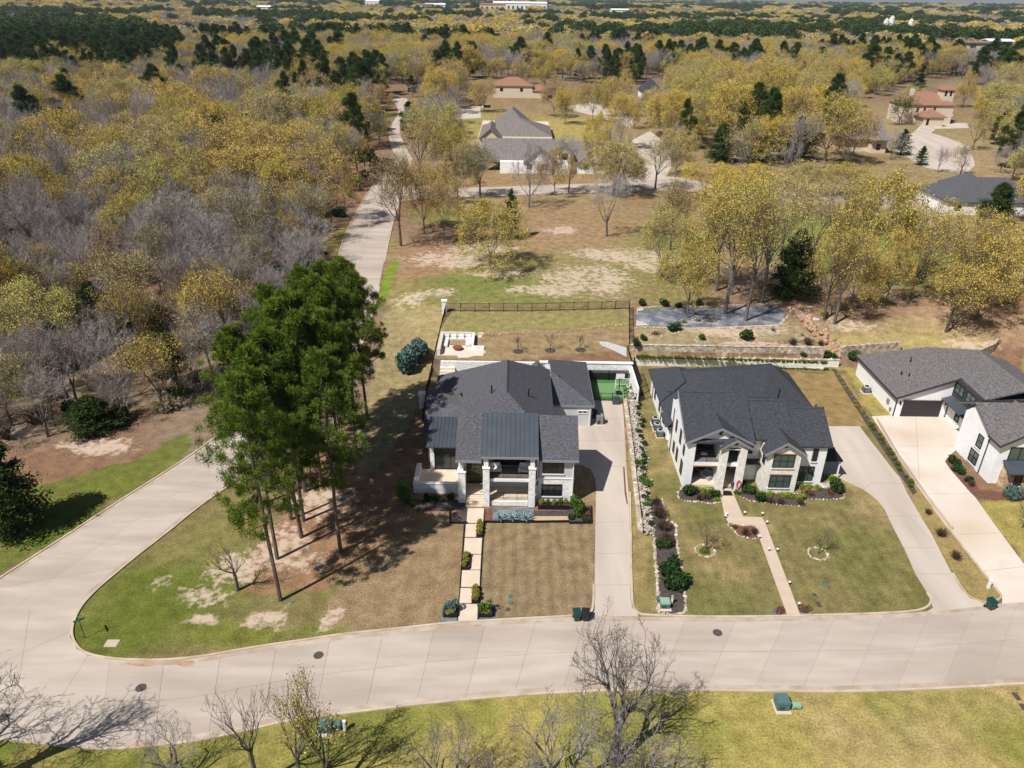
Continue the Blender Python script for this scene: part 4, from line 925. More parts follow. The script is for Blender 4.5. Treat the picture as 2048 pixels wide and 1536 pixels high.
far_house("white house with steep blue black roof half hidden among yellow oaks", [(X5(1284), X5(1324), Yd, Yd + 12, 3.5)], [('h', X5(1284), X5(1324), Yd, Yd + 12, 3.5, 9.0), ('gy', X5(1288), X5(1302), Yd - 2, Yd + 4, 3, 5.5)], whitebrick, shingle2)
Yr = 330; X6 = lambda p, y=200: px_x(p, y, Yr); g6 = float(gz(X6(1870), Yr))
tv = far_house("cream villa with terracotta roof and small square tower beside round court", [(X6(1812), X6(1912), Yr, Yr + 14, 7.5), (X6(1840), X6(1880), Yr - 7, Yr, 3.6), (X6(1889), X6(1911), Yr + 2, Yr + 7, 13.2)],
               [('h', X6(1812), X6(1912), Yr, Yr + 14, 7.5, 12.0), ('h', X6(1838), X6(1882), Yr - 7, Yr + 1, 3.6, 6.2), ('h', X6(1889), X6(1911), Yr + 2, Yr + 7, 13.2, 15.2)], stucco, tile,
               [(X6(1838), X6(1842), 4.6, 6.4, '-y', Yr), (X6(1852), X6(1856), 4.6, 6.4, '-y', Yr), (X6(1872), X6(1876), 4.6, 6.4, '-y', Yr), (X6(1892), X6(1896), 10.8, 12.8, '-y', Yr + 2), (X6(1902), X6(1906), 10.8, 12.8, '-y', Yr + 2), (X6(1846), X6(1851), 0.5, 2.8, '-y', Yr - 7)])
part(tv, "chimney", stucco, (X6(1832), X6(1838), Yr + 5, Yr + 7, g6 + 8, g6 + 13))
Yk = 268; X7 = lambda p, y=260: px_x(p, y, Yk)
far_house("stone gabled house with grey brown roof at edge of paved court", [(X7(1690), X7(1776), Yk, Yk + 14, 4.5), (X7(1742), X7(1772), Yk - 3, Yk, 4.5)], [('gx', X7(1690), X7(1774), Yk - 1, Yk + 14, 4.5, 10.0), ('h', X7(1740), X7(1776), Yk - 4, Yk + 6, 4.5, 8.0)], stucco, shingle4, [(X7(1752), X7(1760), 1, 3, '-y', Yk - 3)])
Ym = 186; X8 = lambda p, y=380: px_x(p, y, Ym)
far_house("low white house with broad dark hipped roof behind olive green tree", [(X8(1905), X8(2110), Ym, Ym + 16, 3.2)], [('h', X8(1905), X8(2110), Ym, Ym + 16, 3.2, 7.6), ('h', X8(1985), X8(2060), Ym + 14, Ym + 24, 3.2, 6.5)], whitebrick, shingle, [(X8(1920), X8(1932), 1, 2.4, '-y', Ym), (X8(1970), X8(1985), 1, 2.4, '-y', Ym)])
part_w = thing("garden_wall", "white masonry garden wall with square piers near dark roofed house", "wall", (X8(1875, 430), 172, float(gz(X8(1875), 172))))
g8 = float(gz(72, 172))
for p in (1842, 1868, 1895): part(part_w, "pier", whitebrick, (px_x(p, 400, 174) - 0.45, px_x(p, 400, 174) + 0.45, 173.5, 174.5, g8 - .3, g8 + 3.0))
part(part_w, "wall_panel", whitebrick, (px_x(1842, 400, 174), px_x(1895, 400, 174), 173.8, 174.2, g8 - .3, g8 + 1.2), (px_x(1868, 430, 166), px_x(1900, 430, 166), 165.5, 166, g8 - .3, g8 + 1.6))
# buildings near the horizon
def shed(label, x, y, w, d, h, wallm, roofm, group=None, z=0.0, name="building", cat="building"):
    g = float(gz(x, y)) + z
    t = thing(name, label, cat, (x, y, g), group)
    part(t, "wall", wallm, (x - w / 2, x + w / 2, y, y + d, g - 3, g + h))
    roof(t, roofm, [(x - w / 2 - 1, y - 1, g + h), (x + w / 2 + 1, y - 1, g + h), (x + w / 2 + 1, y + d / 2, g + h * 1.25), (x - w / 2 - 1, y + d / 2, g + h * 1.25)], [(x - w / 2 - 1, y + d / 2, g + h * 1.25), (x + w / 2 + 1, y + d / 2, g + h * 1.25), (x + w / 2 + 1, y + d, g + h), (x - w / 2 - 1, y + d, g + h)], t=0.6)
    n = max(2, int(w / 12))
    for i in range(n): part(t, "door_bay", trimdark, (x - w / 2 + (i + .25) * w / n, x - w / 2 + (i + .65) * w / n, y - 0.2, y, g + 0.2, g + h * 0.55))
    return t
def at_d(px, py, Y): return px_x(px, py, Y), Y
for i, (px, py, Y, w, hh, rm, zz_) in enumerate(((1040, 22, 2350, 150, 16, white, 14), (985, 24, 2300, 70, 13, tile, 13), (870, 24, 2280, 55, 12, white, 12), (850, 26, 2260, 40, 11, tile, 12), (745, 18, 2500, 40, 14, white, 14), (1240, 27, 2000, 40, 9, white, 12), (530, 26, 1900, 36, 10, white, 8), (190, 6, 2600, 60, 12, white, 12), (330, 4, 2700, 60, 14, white, 14))):
    x, y = at_d(px, py, Y)
    shed(["wide white flat warehouse on the horizon, longest of the row", "terracotta roofed commercial block beside the wide white warehouse", "white store building on the horizon at end of the shopping row", "red brown roofed store at end of the shopping row", "pale shed standing alone before the bluish hill", "small white hall beyond the dark pines ridge", "pale low building among oaks left of the shopping row", "white roof glimpsed at the far left horizon", "white roofed shed near the smoke plume"][i], x, y, w, 40, hh, white if i != 1 else stucco, rm, None, zz_)
x, y = at_d(1955, 118, 640); shed("low grey farm shed with open front on wooded slope", x, y, 22, 12, 4, stucco, shingle4, None, 13.5)
x, y = at_d(1993, 118, 650); shed("white metal roofed barn with open front on wooded slope", x, y, 18, 12, 5, trimdark, white, None, 13.5)
for i, p in enumerate((1767, 1777, 1816)):
    x, y = at_d(p, 72, 1050); g = float(gz(x, y))
    t = thing("silo", "pale farm silo with conical cap rising above the woods", "silo", (x, y, g), "silos above the woods")
    MB().tube((x, y, g), (x, y, g + 24 + 3 * (i == 1)), 3.2, 3.2, 12).build("shaft", white, t)
    MB().tube((x, y, g + 24 + 3 * (i == 1)), (x, y, g + 27 + 3 * (i == 1)), 3.4, 0.4, 12).build("cap", stucco, t)
# ------------------------------------------------------------------ plants
def unit(v): return v / max(np.linalg.norm(v), 1e-9)
def skeleton(seed, H, trunk, width, lev=4, limbs=5, up=0.12, ang=(0.5, 0.95), ratio=0.66, lean=0.03, wig=0.16, r0=None, forks=1.6, droop=0.0, tilt=1.05):
    """tapering trunk, limbs, boughs and twigs; returns segments (p, q, r, r2, level) and twig ends"""
    rg = np.random.default_rng(seed)
    r0 = r0 or H * 0.018
    S, tips = [], []
    def rot(d, a):
        o = unit(np.cross(d, rg.normal(size=3))); return unit(d * math.cos(a) + o * math.sin(a))
    def grow(p, d, L, r, l):
        n = 3 if l < 3 else 2
        for i in range(n):
            d = unit(d + rg.normal(0, wig, 3) + np.array([0, 0, up - droop * l]))
            q = p + d * L / n; r2 = r * (0.76 if l else 0.82)
            S.append((p, q, r, r2, l)); p, r = q, r2
            if l < lev:
                k = int(forks) + (rg.random() < forks % 1)
                if i == n - 1: k = max(k, 2)
                if i == 0 and l < 2: k = rg.integers(0, 2)
                for _ in range(k): grow(q, rot(d, rg.uniform(*ang)), L * ratio * rg.uniform(0.75, 1.15), r * 0.68, l + 1)
        if l == lev: tips.append((p, d))
    p = np.zeros(3); d = unit(np.array([rg.normal(0, lean), rg.normal(0, lean), 1.0])); r = r0
    n = 5
    for i in range(n):
        d = unit(d + rg.normal(0, lean, 3) * np.array([1, 1, 0.2])); q = p + d * trunk / n
        S.append((p, q, r, r * 0.93, 0)); p = q; r *= 0.93
    L0 = (H - trunk) * 0.62
    a0 = rg.uniform(0, 6.28)
    for k in range(limbs):
        a = a0 + 6.283 * k / limbs + rg.normal(0, 0.3); tl = rg.uniform(0.35, tilt) if k else 0.12
        dd = unit(np.array([math.cos(a) * math.sin(tl), math.sin(a) * math.sin(tl), math.cos(tl)]))
        b = p - d * trunk * rg.uniform(0, 0.22) * (k > 0)
        grow(b, dd, L0 * rg.uniform(0.8, 1.15), r * 0.62, 1)
    P0 = np.array([s[0] for s in S]); P1 = np.array([s[1] for s in S]); R0 = np.array([s[2] for s in S]); R1 = np.array([s[3] for s in S]); Lv = np.array([s[4] for s in S])
    T = np.array([t[0] for t in tips]); TD = np.array([t[1] for t in tips])
    zt = np.percentile(T[:, 2], 99.5); rr = np.percentile(np.hypot(T[:, 0], T[:, 1]), 96)
    sz, sx = H / zt, (width / 2) / rr
    zb = trunk * 0.85; zc = zb + (H - zb) * 0.42; bt, bb = H - zc, zc - zb
    for A in (P0, P1, T):
        A[:, 2] *= sz; A[:, :2] *= sx
        up_ = A[:, 2] > zb                                # draw the crown towards a dome
        q = np.stack([A[:, 0] / (width / 2), A[:, 1] / (width / 2), np.where(A[:, 2] > zc, (A[:, 2] - zc) / bt, (A[:, 2] - zc) / bb)], 1)
        rho = np.linalg.norm(q, axis=1); f = np.where(rho > 0.72, (0.72 + (rho - 0.72) * 0.55) / np.maximum(rho, 1e-6), 1.0)
        k = np.where(up_, np.where(A[:, 2] > zc, 1.0, np.clip((A[:, 2] - zb) / bb, 0, 1)), 0.0)
        f = 1 + (f - 1) * k
        A[:, 0] *= f; A[:, 1] *= f; A[:, 2] = np.where(A[:, 2] > zc, zc + (A[:, 2] - zc) * f, A[:, 2])
    return P0, P1, R0, R1, Lv, T, TD
def tubes(P0, P1, R0, R1, n=3):
    D = P1 - P0; D = D / np.maximum(np.linalg.norm(D, axis=1)[:, None], 1e-9)
    U = np.cross(D, np.where(np.abs(D[:, 2:3]) > 0.9, np.array([[1.0, 0, 0]]), np.array([[0, 0, 1.0]]))); U /= np.linalg.norm(U, axis=1)[:, None]
    Wv = np.cross(D, U); N = len(P0); V = np.empty((N, 2 * n, 3))
    for k in range(n):
        a = 2 * math.pi * k / n; o = U * math.cos(a) + Wv * math.sin(a)
        V[:, k] = P0 + o * R0[:, None]; V[:, n + k] = P1 + o * R1[:, None]
    b = (np.arange(N) * 2 * n)[:, None]
    Fq = np.concatenate([b + np.array([[k, (k + 1) % n, n + (k + 1) % n, n + k]]) for k in range(n)], 0)
    return V.reshape(-1, 3), Fq
def leaves(C, size, rg, flat=0.0, aspect=0.7):
    n = len(C)
    a = rg.normal(size=(n, 3)); a /= np.linalg.norm(a, axis=1)[:, None]
    if flat: a[:, 2] *= (1 - flat); a /= np.linalg.norm(a, axis=1)[:, None]
    b = np.cross(a, rg.normal(size=(n, 3))); b /= np.linalg.norm(b, axis=1)[:, None]
    s = (size * rg.uniform(0.6, 1.35, n))[:, None]
    V = np.stack([C - a * s - b * s * aspect * 0.3, C + b * s * aspect, C + a * s + b * s * aspect * 0.3, C - b * s * aspect], 1)
    return V.reshape(-1, 3), np.arange(4 * n).reshape(n, 4)
def merge(parts):
    """parts: (V, F, material index, v value array) -> arrays for npmesh, triangles and quads kept apart"""
    Vs, q, t = [], [], []; o = 0
    for V, Fc, mi, v in parts:
        Vs.append(V); Fc = Fc + o; o += len(V)
        v = np.broadcast_to(np.asarray(v, float), (len(Fc),))
        (q if Fc.shape[1] == 4 else t).append((Fc, np.full(len(Fc), mi), v))
    fs, ms, at = [], [], []
    for grp in (q, t):
        if grp:
            fs.append(np.concatenate([g[0] for g in grp])); ms.append(np.concatenate([g[1] for g in grp])); at.append(np.concatenate([g[2] for g in grp]))
    return np.concatenate(Vs), fs, np.concatenate(ms), np.concatenate(at)
def pmesh(name, parts, mats):
    V, fs, ms, at = merge(parts)
    return npmesh(name, V, fs, mats, ms, at, smooth=False)

def woody(name, seed, H, trunk, width, bark, twig, bud=None, budn=2, buds=0.16, lev=4, split=1, tmin=0.016, tscale=1.0, budsp=0.35, shell=None, **kw):
    """returns (trunk mesh, crown mesh): boles and limbs below, twigs and buds above"""
    rg = np.random.default_rng(seed + 999)
    P0, P1, R0, R1, Lv, Tp, TD = skeleton(seed, H, trunk, width, lev=lev, **kw)
    R0 = np.maximum(R0 * tscale, tmin); R1 = np.maximum(R1 * tscale, tmin * 0.7)
    lo = Lv <= split
    Va, Fa = tubes(P0[lo], P1[lo], R0[lo], R1[lo], 6)
    Vb, Fb = tubes(P0[~lo], P1[~lo], R0[~lo], R1[~lo], 3)
    tp = [(Va, Fa, 0, 0.5)]
    cp = [(Vb, Fb, 0, np.tile(rg.random(int((~lo).sum())), 3))]
    cm = [twig]
    if bud is not None:
        last = Lv >= lev
        if shell is not None:                              # catkins and young leaves sit on the outer twigs, in tufts
            zb = trunk * 0.85; zc = zb + (H - zb) * 0.42
            rho = np.linalg.norm(np.stack([Tp[:, 0] / (width / 2), Tp[:, 1] / (width / 2), (Tp[:, 2] - zc) / (H - zc)], 1), axis=1)
            keep = (rho > shell) | (rg.random(len(Tp)) < 0.22)
            keep &= (Tp[:, 2] > zc - 0.25 * H) | (rg.random(len(Tp)) < 0.35)
            Ck = Tp[keep]; C = np.repeat(Ck, budn, 0) + np.repeat(rg.normal(0, budsp * 0.5, Ck.shape), budn, 0) + rg.normal(0, budsp * 0.55, (len(Ck) * budn, 3))
        else:
            C = np.concatenate([Tp] * budn + [P0[last] * 0.4 + P1[last] * 0.6])
            C = C + rg.normal(0, budsp, C.shape)
        V, Fc = leaves(C, buds, rg)
        zz = (C[:, 2] - C[:, 2].min()) / max(np.ptp(C[:, 2]), 1e-6)
        cp.append((V, Fc, 1, np.clip(rg.random(len(C)), 0, 1))); cm.append(bud)
    return pmesh(name + "_trunk", tp, [bark]), pmesh(name + "_crown", cp, cm)
def puffs(C, rad, n, size, rg, w=0.1, upb=0.35):
    """needle clumps: n thin blades round each centre"""
    K = len(C); d = rg.normal(size=(K, n, 3)); d[..., 2] = d[..., 2] + upb; d /= np.linalg.norm(d, axis=2)[..., None]
    c = C[:, None, :] + d * (rad[:, None, None] * rg.uniform(0.1, 0.75, (K, n, 1)))
    s = np.cross(d, rg.normal(size=(K, n, 3))); s /= np.linalg.norm(s, axis=2)[..., None]
    ln = size * rg.uniform(0.7, 1.3, (K, n, 1))
    V = np.stack([c - s * w, c + s * w, c + d * ln + s * w * 0.3], 2).reshape(-1, 3)
    v = np.clip(np.repeat(rg.random(K) * 0.35, n) + rg.random(K * n) * 0.45 + 0.25 * d[..., 2].ravel(), 0, 1)  # upward blades get a lighter tone, light from above put into their colour
    return V, np.arange(3 * K * n).reshape(-1, 3), v
def pine(name, seed, H, width, clear, needles, nb=46, nblade=80, blade=0.42, w=0.085, puffr=0.75, side=3):
    rg = np.random.default_rng(seed)
    segs = []; p = np.zeros(3); d = np.array([rg.normal(0, .02), rg.normal(0, .02), 1.0]); n = 12; pts = [p]
    r = H * 0.0115
    for i in range(n):
        d = unit(d + np.array([rg.normal(0, .018), rg.normal(0, .018), 0.05])); q = p + d * H * 0.97 / n; r2 = r * (0.94 if i < 7 else 0.8)
        segs.append((p, q, r, r2)); p, r = q, r2; pts.append(p)
    pts = np.array(pts)
    tr = tubes(*[np.array([s[k] for s in segs]) for k in range(4)], 7)
    B, C, R = [], [], []
    for k in range(nb):
        f = clear + (1 - clear) * (k + rg.random()) / nb
        c0 = np.array([np.interp(f * len(segs), np.arange(len(pts)), pts[:, j]) for j in range(3)])
        t = (f - clear) / (1 - clear)
        L = width / 2 * (0.55 + 0.75 * t if t < 0.45 else 0.89 - 0.78 * (t - 0.45) / 0.55) * rg.uniform(0.7, 1.15)
        a = rg.uniform(0, 6.283); el = -0.15 + 0.75 * t + rg.normal(0, .12)
        dd = np.array([math.cos(a) * math.cos(el), math.sin(a) * math.cos(el), math.sin(el)])
        m1 = c0 + dd * L * 0.55; m2 = m1 + unit(dd + np.array([0, 0, 0.35])) * L * 0.45
        br = max(0.025, 0.055 * (1 - t))
        B += [(c0, m1, br, br * 0.7), (m1, m2, br * 0.7, 0.02)]
        C.append(m2); R.append(puffr * rg.uniform(0.8, 1.25))
        for s in range(side):
            g = rg.uniform(0.35, 1.0); o = c0 + dd * L * 0.55 * min(1, g / 0.55) + (m2 - m1) * max(0, (g - 0.55) / 0.45)
            e = o + unit(np.cross(dd, [0, 0, 1]) * rg.choice([-1, 1]) + dd * 0.4 + np.array([0, 0, 0.35]) + rg.normal(0, .25, 3)) * L * rg.uniform(0.2, 0.42)
            B.append((o, e, br * 0.5, 0.016)); C.append(e); R.append(puffr * rg.uniform(0.65, 1.15))
    bt = tubes(*[np.array([s[k] for s in B]) for k in range(4)], 3)
    V, Fc, v = puffs(np.array(C), np.array(R), nblade, blade, rg, w)
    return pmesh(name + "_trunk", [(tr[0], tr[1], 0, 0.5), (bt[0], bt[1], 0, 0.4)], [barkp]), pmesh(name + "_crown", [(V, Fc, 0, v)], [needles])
def cedar(name, seed, H, width, m_, n=7000, size=0.11):
    """evergreen of many drooping sprays, ragged outline"""
    rg = np.random.default_rng(seed); K = 150
    t = rg.random(K) ** 0.85; a = rg.uniform(0, 6.283, K)
    L = width / 2 * np.clip((1 - t) ** 0.7, 0.05, 1) * np.clip(0.55 + t * 5, 0, 1) * rg.uniform(0.55, 1.12, K)
    z0 = 0.5 + t * (H - 0.9); el = 0.15 + 0.5 * t
    k = rg.integers(0, K, n); f = rg.random(n) ** 0.6
    r = L[k] * f; w = 0.07 * width / 5 + 0.09 * L[k]
    C = np.stack([r * np.cos(a[k]), r * np.sin(a[k]), z0[k] + r * np.sin(el[k]) * 0.6], 1) + rg.normal(0, 1, (n, 3)) * (w * np.array([1.0]))[:, None] * np.array([1, 1, 0.7])
    C[:, 2] = np.maximum(C[:, 2], 0.15)
    V, Fc = leaves(C, size * (width / 5) ** 0.5, rg)
    tr = tubes(np.array([[0, 0, 0.0]]), np.array([[0, 0, H * 0.8]]), np.array([H * 0.016]), np.array([0.03]), 6)
    return pmesh(name + "_trunk", [(*tr, 0, 0.5)], [barkd]), pmesh(name + "_crown", [(V, Fc, 0, np.clip(0.75 * rg.random(n) + 0.3 * rg.random(K)[k], 0, 1))], [m_])
def bush_mesh(name, seed, m_, n=420, size=0.1, sq=0.85, lumps=5, twig=True, hollow=0.45):
    """a shrub of unit radius: leaf faces over several lobes, with stems below"""
    rg = np.random.default_rng(seed)
    cs = rg.normal(0, 0.34, (lumps, 3)); cs[:, 2] = np.abs(cs[:, 2]) * 0.8 + 0.4
    k = rg.integers(0, lumps, n); d = rg.normal(size=(n, 3)); d /= np.linalg.norm(d, axis=1)[:, None]
    C = cs[k] + d * (0.55 * rg.uniform(hollow, 1, (n, 1)) ** 0.5)
    C[:, 2] = np.maximum(C[:, 2], 0.06); C[:, 2] *= sq
    V, Fc = leaves(C, size, rg)
    st = tubes(np.zeros((lumps, 3)), cs * np.array([1, 1, sq]), np.full(lumps, 0.045), np.full(lumps, 0.015), 4)
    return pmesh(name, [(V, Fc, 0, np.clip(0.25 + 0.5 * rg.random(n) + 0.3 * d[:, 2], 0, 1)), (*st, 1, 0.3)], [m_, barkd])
def twigbush(name, seed, m_, n=70, size=1.0):
    rg = np.random.default_rng(seed)
    P0, P1, R0, R1 = [], [], [], []
    for k in range(n):
        a = rg.uniform(0, 6.283); t = rg.uniform(0.1, 1.0); d = unit(np.array([math.cos(a) * t, math.sin(a) * t, 1.0 + 0.3 * rg.random()]))
        p = d * np.array([1, 1, 0]) * 0.12; L = rg.uniform(0.5, 1.0)
        q = p + d * L * 0.6; P0.append(p); P1.append(q); R0.append(0.018); R1.append(0.012)
        for _ in range(3):
            e = q + unit(d + rg.normal(0, .45, 3)) * L * 0.5; P0.append(q); P1.append(e); R0.append(0.012); R1.append(0.007)
    V, Fc = tubes(np.array(P0), np.array(P1), np.array(R0), np.array(R1), 3)
    return pmesh(name, [(V, Fc, 0, np.tile(rg.random(len(P0)), 3))], [m_])

# ---- prototypes (meshes shared by all copies)
OAK = [woody("oak", 10 + i, 16, t, 19, barkg, twigbrown, oakbud, 14, 0.112, lev=5, tmin=0.017, limbs=l, up=u, forks=f, budsp=0.55, shell=0.62, tilt=1.15) for i, (t, l, u, f) in enumerate(((4.2, 6, .08, 1.6), (4.8, 6, .11, 1.55), (3.6, 7, .06, 1.5), (4.4, 6, .08, 1.6)))]
OAKY = [woody("oaky", 20 + i, 14, t, 16, barkg, twigbrown, oakbudy, 13, 0.108, lev=5, tmin=0.016, limbs=l, up=u, forks=f, budsp=0.5, shell=0.58, tilt=1.1) for i, (t, l, u, f) in enumerate(((3.0, 6, .06, 1.5), (4.0, 6, .09, 1.55)))]
OPEN = [woody("open", 26 + i, 20, t, 16, barkg, twigbrown, oakbud, 9, 0.085, lev=5, tmin=0.015, limbs=5, up=u, forks=1.55, budsp=0.5, shell=0.75, tilt=.8) for i, (t, u) in enumerate(((8.5, .14), (7.5, .12)))]
BARE = [woody("bare", 30 + i, 15, t, 14, barkg, twiggrey, None, lev=5, tmin=0.019, limbs=l, up=u, forks=f, ang=(.35, .8), tilt=1.0) for i, (t, l, u, f) in enumerate(((4.6, 5, .16, 1.65), (3.8, 6, .11, 1.55), (5.2, 5, .18, 1.7), (4.2, 6, .1, 1.55)))]
BAREB = [woody("bareb", 40 + i, 15, t, 14, barkd, twigbrown, oakbud, 1, 0.09, lev=5, tmin=0.017, limbs=l, up=u, forks=1.5, budsp=0.3) for i, (t, l, u) in enumerate(((4.2, 5, .1), (5.0, 6, .12)))]
PALE = [woody("pale", 50, 13, 4.5, 9, barkg, twiggrey, palebud, 3, 0.1, lev=5, tmin=0.014, limbs=5, up=.16, forks=1.5)]
FORE = [woody("fore", 60 + i, 13, t, w, barkl, twigfore, None, lev=5, tmin=0.014, limbs=l, up=u, forks=f + 0.06, ang=(.35, .95), wig=.26, ratio=0.64, r0=0.42) for i, (t, w, l, u, f) in enumerate(((4.2, 9.0, 5, .1, 1.3), (3.0, 9.5, 6, .06, 1.32), (4.6, 6.0, 4, .16, 1.25)))]
THIN = [woody("thin", 70 + i, 10, t, 4.6, barkg, twigbrown, b, 1, 0.06, lev=4, tmin=0.010, limbs=l, up=u, forks=1.2, ang=(.3, .65), budsp=0.12, tilt=.7) for i, (t, l, u, b) in enumerate(((3.0, 5, .2, oakbudy), (4.5, 4, .18, None)))]
SMALL = [woody("small", 80 + i, 3.2, 0.9, w, barkd, twigbrown, None, lev=3, tmin=0.010, limbs=5, up=.14, forks=1.7, r0=0.05) for i, w in enumerate((1.9, 2.6))]
BLOS = [woody("blossom", 90, 4.5, 1.5, 4.5, barkd, twigbrown, whitefl, 3, 0.10, lev=3, tmin=0.015, limbs=5, up=.05)]
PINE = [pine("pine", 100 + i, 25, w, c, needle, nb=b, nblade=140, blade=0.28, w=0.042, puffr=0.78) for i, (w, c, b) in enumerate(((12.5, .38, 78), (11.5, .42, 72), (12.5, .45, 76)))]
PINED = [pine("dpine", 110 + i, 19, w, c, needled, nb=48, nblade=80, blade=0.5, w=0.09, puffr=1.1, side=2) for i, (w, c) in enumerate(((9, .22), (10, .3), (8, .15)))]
CED = [cedar("cedar", 120 + i, 10, w, cedarl) for i, w in enumerate((5.5, 4.2))]
CEDB = [cedar("broad_cedar", 125, 11, 9, cedarl, 26000, 0.10)]
GREENT = [woody("greent", 130, 10, 2.2, 9, barkd, twigbrown, brightleaf, 7, 0.17, lev=3, tmin=0.03, limbs=6, up=.05, forks=1.9, budsp=.5)]
def tree(kind, name, label, cat, px, py, top=None, width=None, group=None, H=None, rz=None, at=None, rg=random.Random(5), v=None):
    """a tree whose foot shows at a pixel; top: pixel row of its crown's top, width: metres"""
    protos, pH, pW = kind
    me = protos[rg.randrange(len(protos)) if v is None else v]
    if at is None:
        g = G(px, py); x, y, z = g[0], g[1], float(gz(g[0], g[1]))
    else: x, y = at; z = float(gz(x, y))
    if top is not None:
        H = height_at(px, top, y) - z
    H = max(H or pH, 1.0); w = width or pW * H / pH
    t = thing(name, label, cat, (x, y, z - 0.05), group, rg.uniform(0, 6.28) if rz is None else rz, (w / pW, w / pW, H / pH))
    link("trunk", me[0], t); link("crown", me[1], t)
    return t
K_OPEN = (OPEN, 20, 16)
K_OAK, K_OAKY, K_BARE, K_BAREB, K_PALE = (OAK, 16, 19), (OAKY, 14, 16), (BARE, 15, 14), (BAREB, 15, 14), (PALE, 13, 9)
K_FORE, K_THIN, K_SMALL, K_PINE, K_PINED, K_CED, K_GREEN, K_BLOS = (FORE, 13, 9), (THIN, 10, 4.6), (SMALL, 3.2, 2.2), (PINE, 25, 12.6), (PINED, 19, 9), (CED, 10, 5), (GREENT, 10, 9), (BLOS, 4.5, 4.5)
USED = []          # trunk positions already taken
K_CEDB = (CEDB, 11, 9)
def T_(*a, **k):
    t = tree(*a, **k); USED.append((t.location.x, t.location.y)); return t
# ---- trees past the right-hand edge
for i, (x, y, H) in enumerate(((82, 96, 15), (90, 108, 16), (78, 118, 15), (96, 84, 14), (88, 70, 15), (100, 120, 17), (84, 132, 16), (104, 100, 15))):
    T_(K_OAK if i % 3 else K_BARE, "side_yard_tree", "tree in the side yard east of the third house", "tree", 0, 0, at=(x, y), H=H, group="trees east of the third house")
# ---- the pine grove on the corner lot
for i, (px, py, H) in enumerate(((561, 1201, 23.5), (682, 1104, 22.5), (603, 1075, 24), (582, 1039, 23), (607, 1042, 22), (610, 983, 24.5), (643, 965, 23.5), (684, 977, 22), (712, 901, 24.5), (555, 1118, 23), (640, 880, 23), (660, 925, 23.5), (590, 935, 23), (520, 1010, 21.5), (690, 850, 22.5), (735, 840, 21))):
    T_(K_PINE, "pine_tree", "tall bare trunked pine with rounded green crown in the corner lot grove", "tree", px, py, H=H, group="pines of the corner lot grove", v=i % 3, width=(8.8, 9.4, 10)[i % 3])
T_(K_THIN, "sapling", "small bare tree leaning beside the pine grove on the sandy corner lawn", "tree", 475, 1181, H=6.5, width=5.5, v=1)
# ---- bare trees along the near verge (some stand below the picture; their shadows lie on the street)
for i, (x, y, H, w, v, nm) in enumerate(((8.0, 36.4, 14.2, 9.2, 0, "tall grey bare tree with lichen on the near verge, reaching over the street"), (3.4, 33.6, 10.5, 8.5, 1, "broad low bare tree with pale twigs left of the tall lichened tree"), (9.8, 33.0, 9.5, 8, 1, "spreading bare tree with pale twigs right of the tall lichened tree"),
                                    (-4.5, 33.0, 9.2, 6.5, 1, "grey bare tree of dense fine twigs on the near verge"), (-1.0, 31.5, 8.5, 6, 2, "dark bare shrubby tree between the twiggy grey trees on the near verge"), (-23.5, 34.2, 6.8, 5.0, 1, "crooked pale bare tree with arching limb by the junction verge"))):
    T_(K_FORE, "bare_tree", nm, "tree", 0, 0, at=(x, y), H=H, width=w, v=v)
T_(K_THIN, "bare_tree", "slim dark trunked bare tree on the near verge", "tree", 0, 0, at=(-17.6, 34.0), H=12.0, width=5.4, v=1)
T_(K_THIN, "bare_tree", "slender tree with first yellow green leaves on the near verge", "tree", 0, 0, at=(-12.6, 33.8), H=12.2, width=6.0, v=0)
T_(K_THIN, "bare_tree", "slender forked tree with reddish twigs beside the yellow green one", "tree", 0, 0, at=(-14.6, 34.4), H=11.8, width=5, v=0)
for i, (x, y, H, w, v) in enumerate(((-37.0, 33.6, 14, 11, 0), (-41.0, 34.5, 11, 9, 1), (-50, 37.5, 15, 11, 0), (-46.5, 32.0, 13, 9, 2))):
    T_(K_FORE, "bare_tree", "bare tree whose shadow falls across the street junction", "tree", 0, 0, at=(x, y), H=H, width=w, v=v, group="bare trees by the junction")
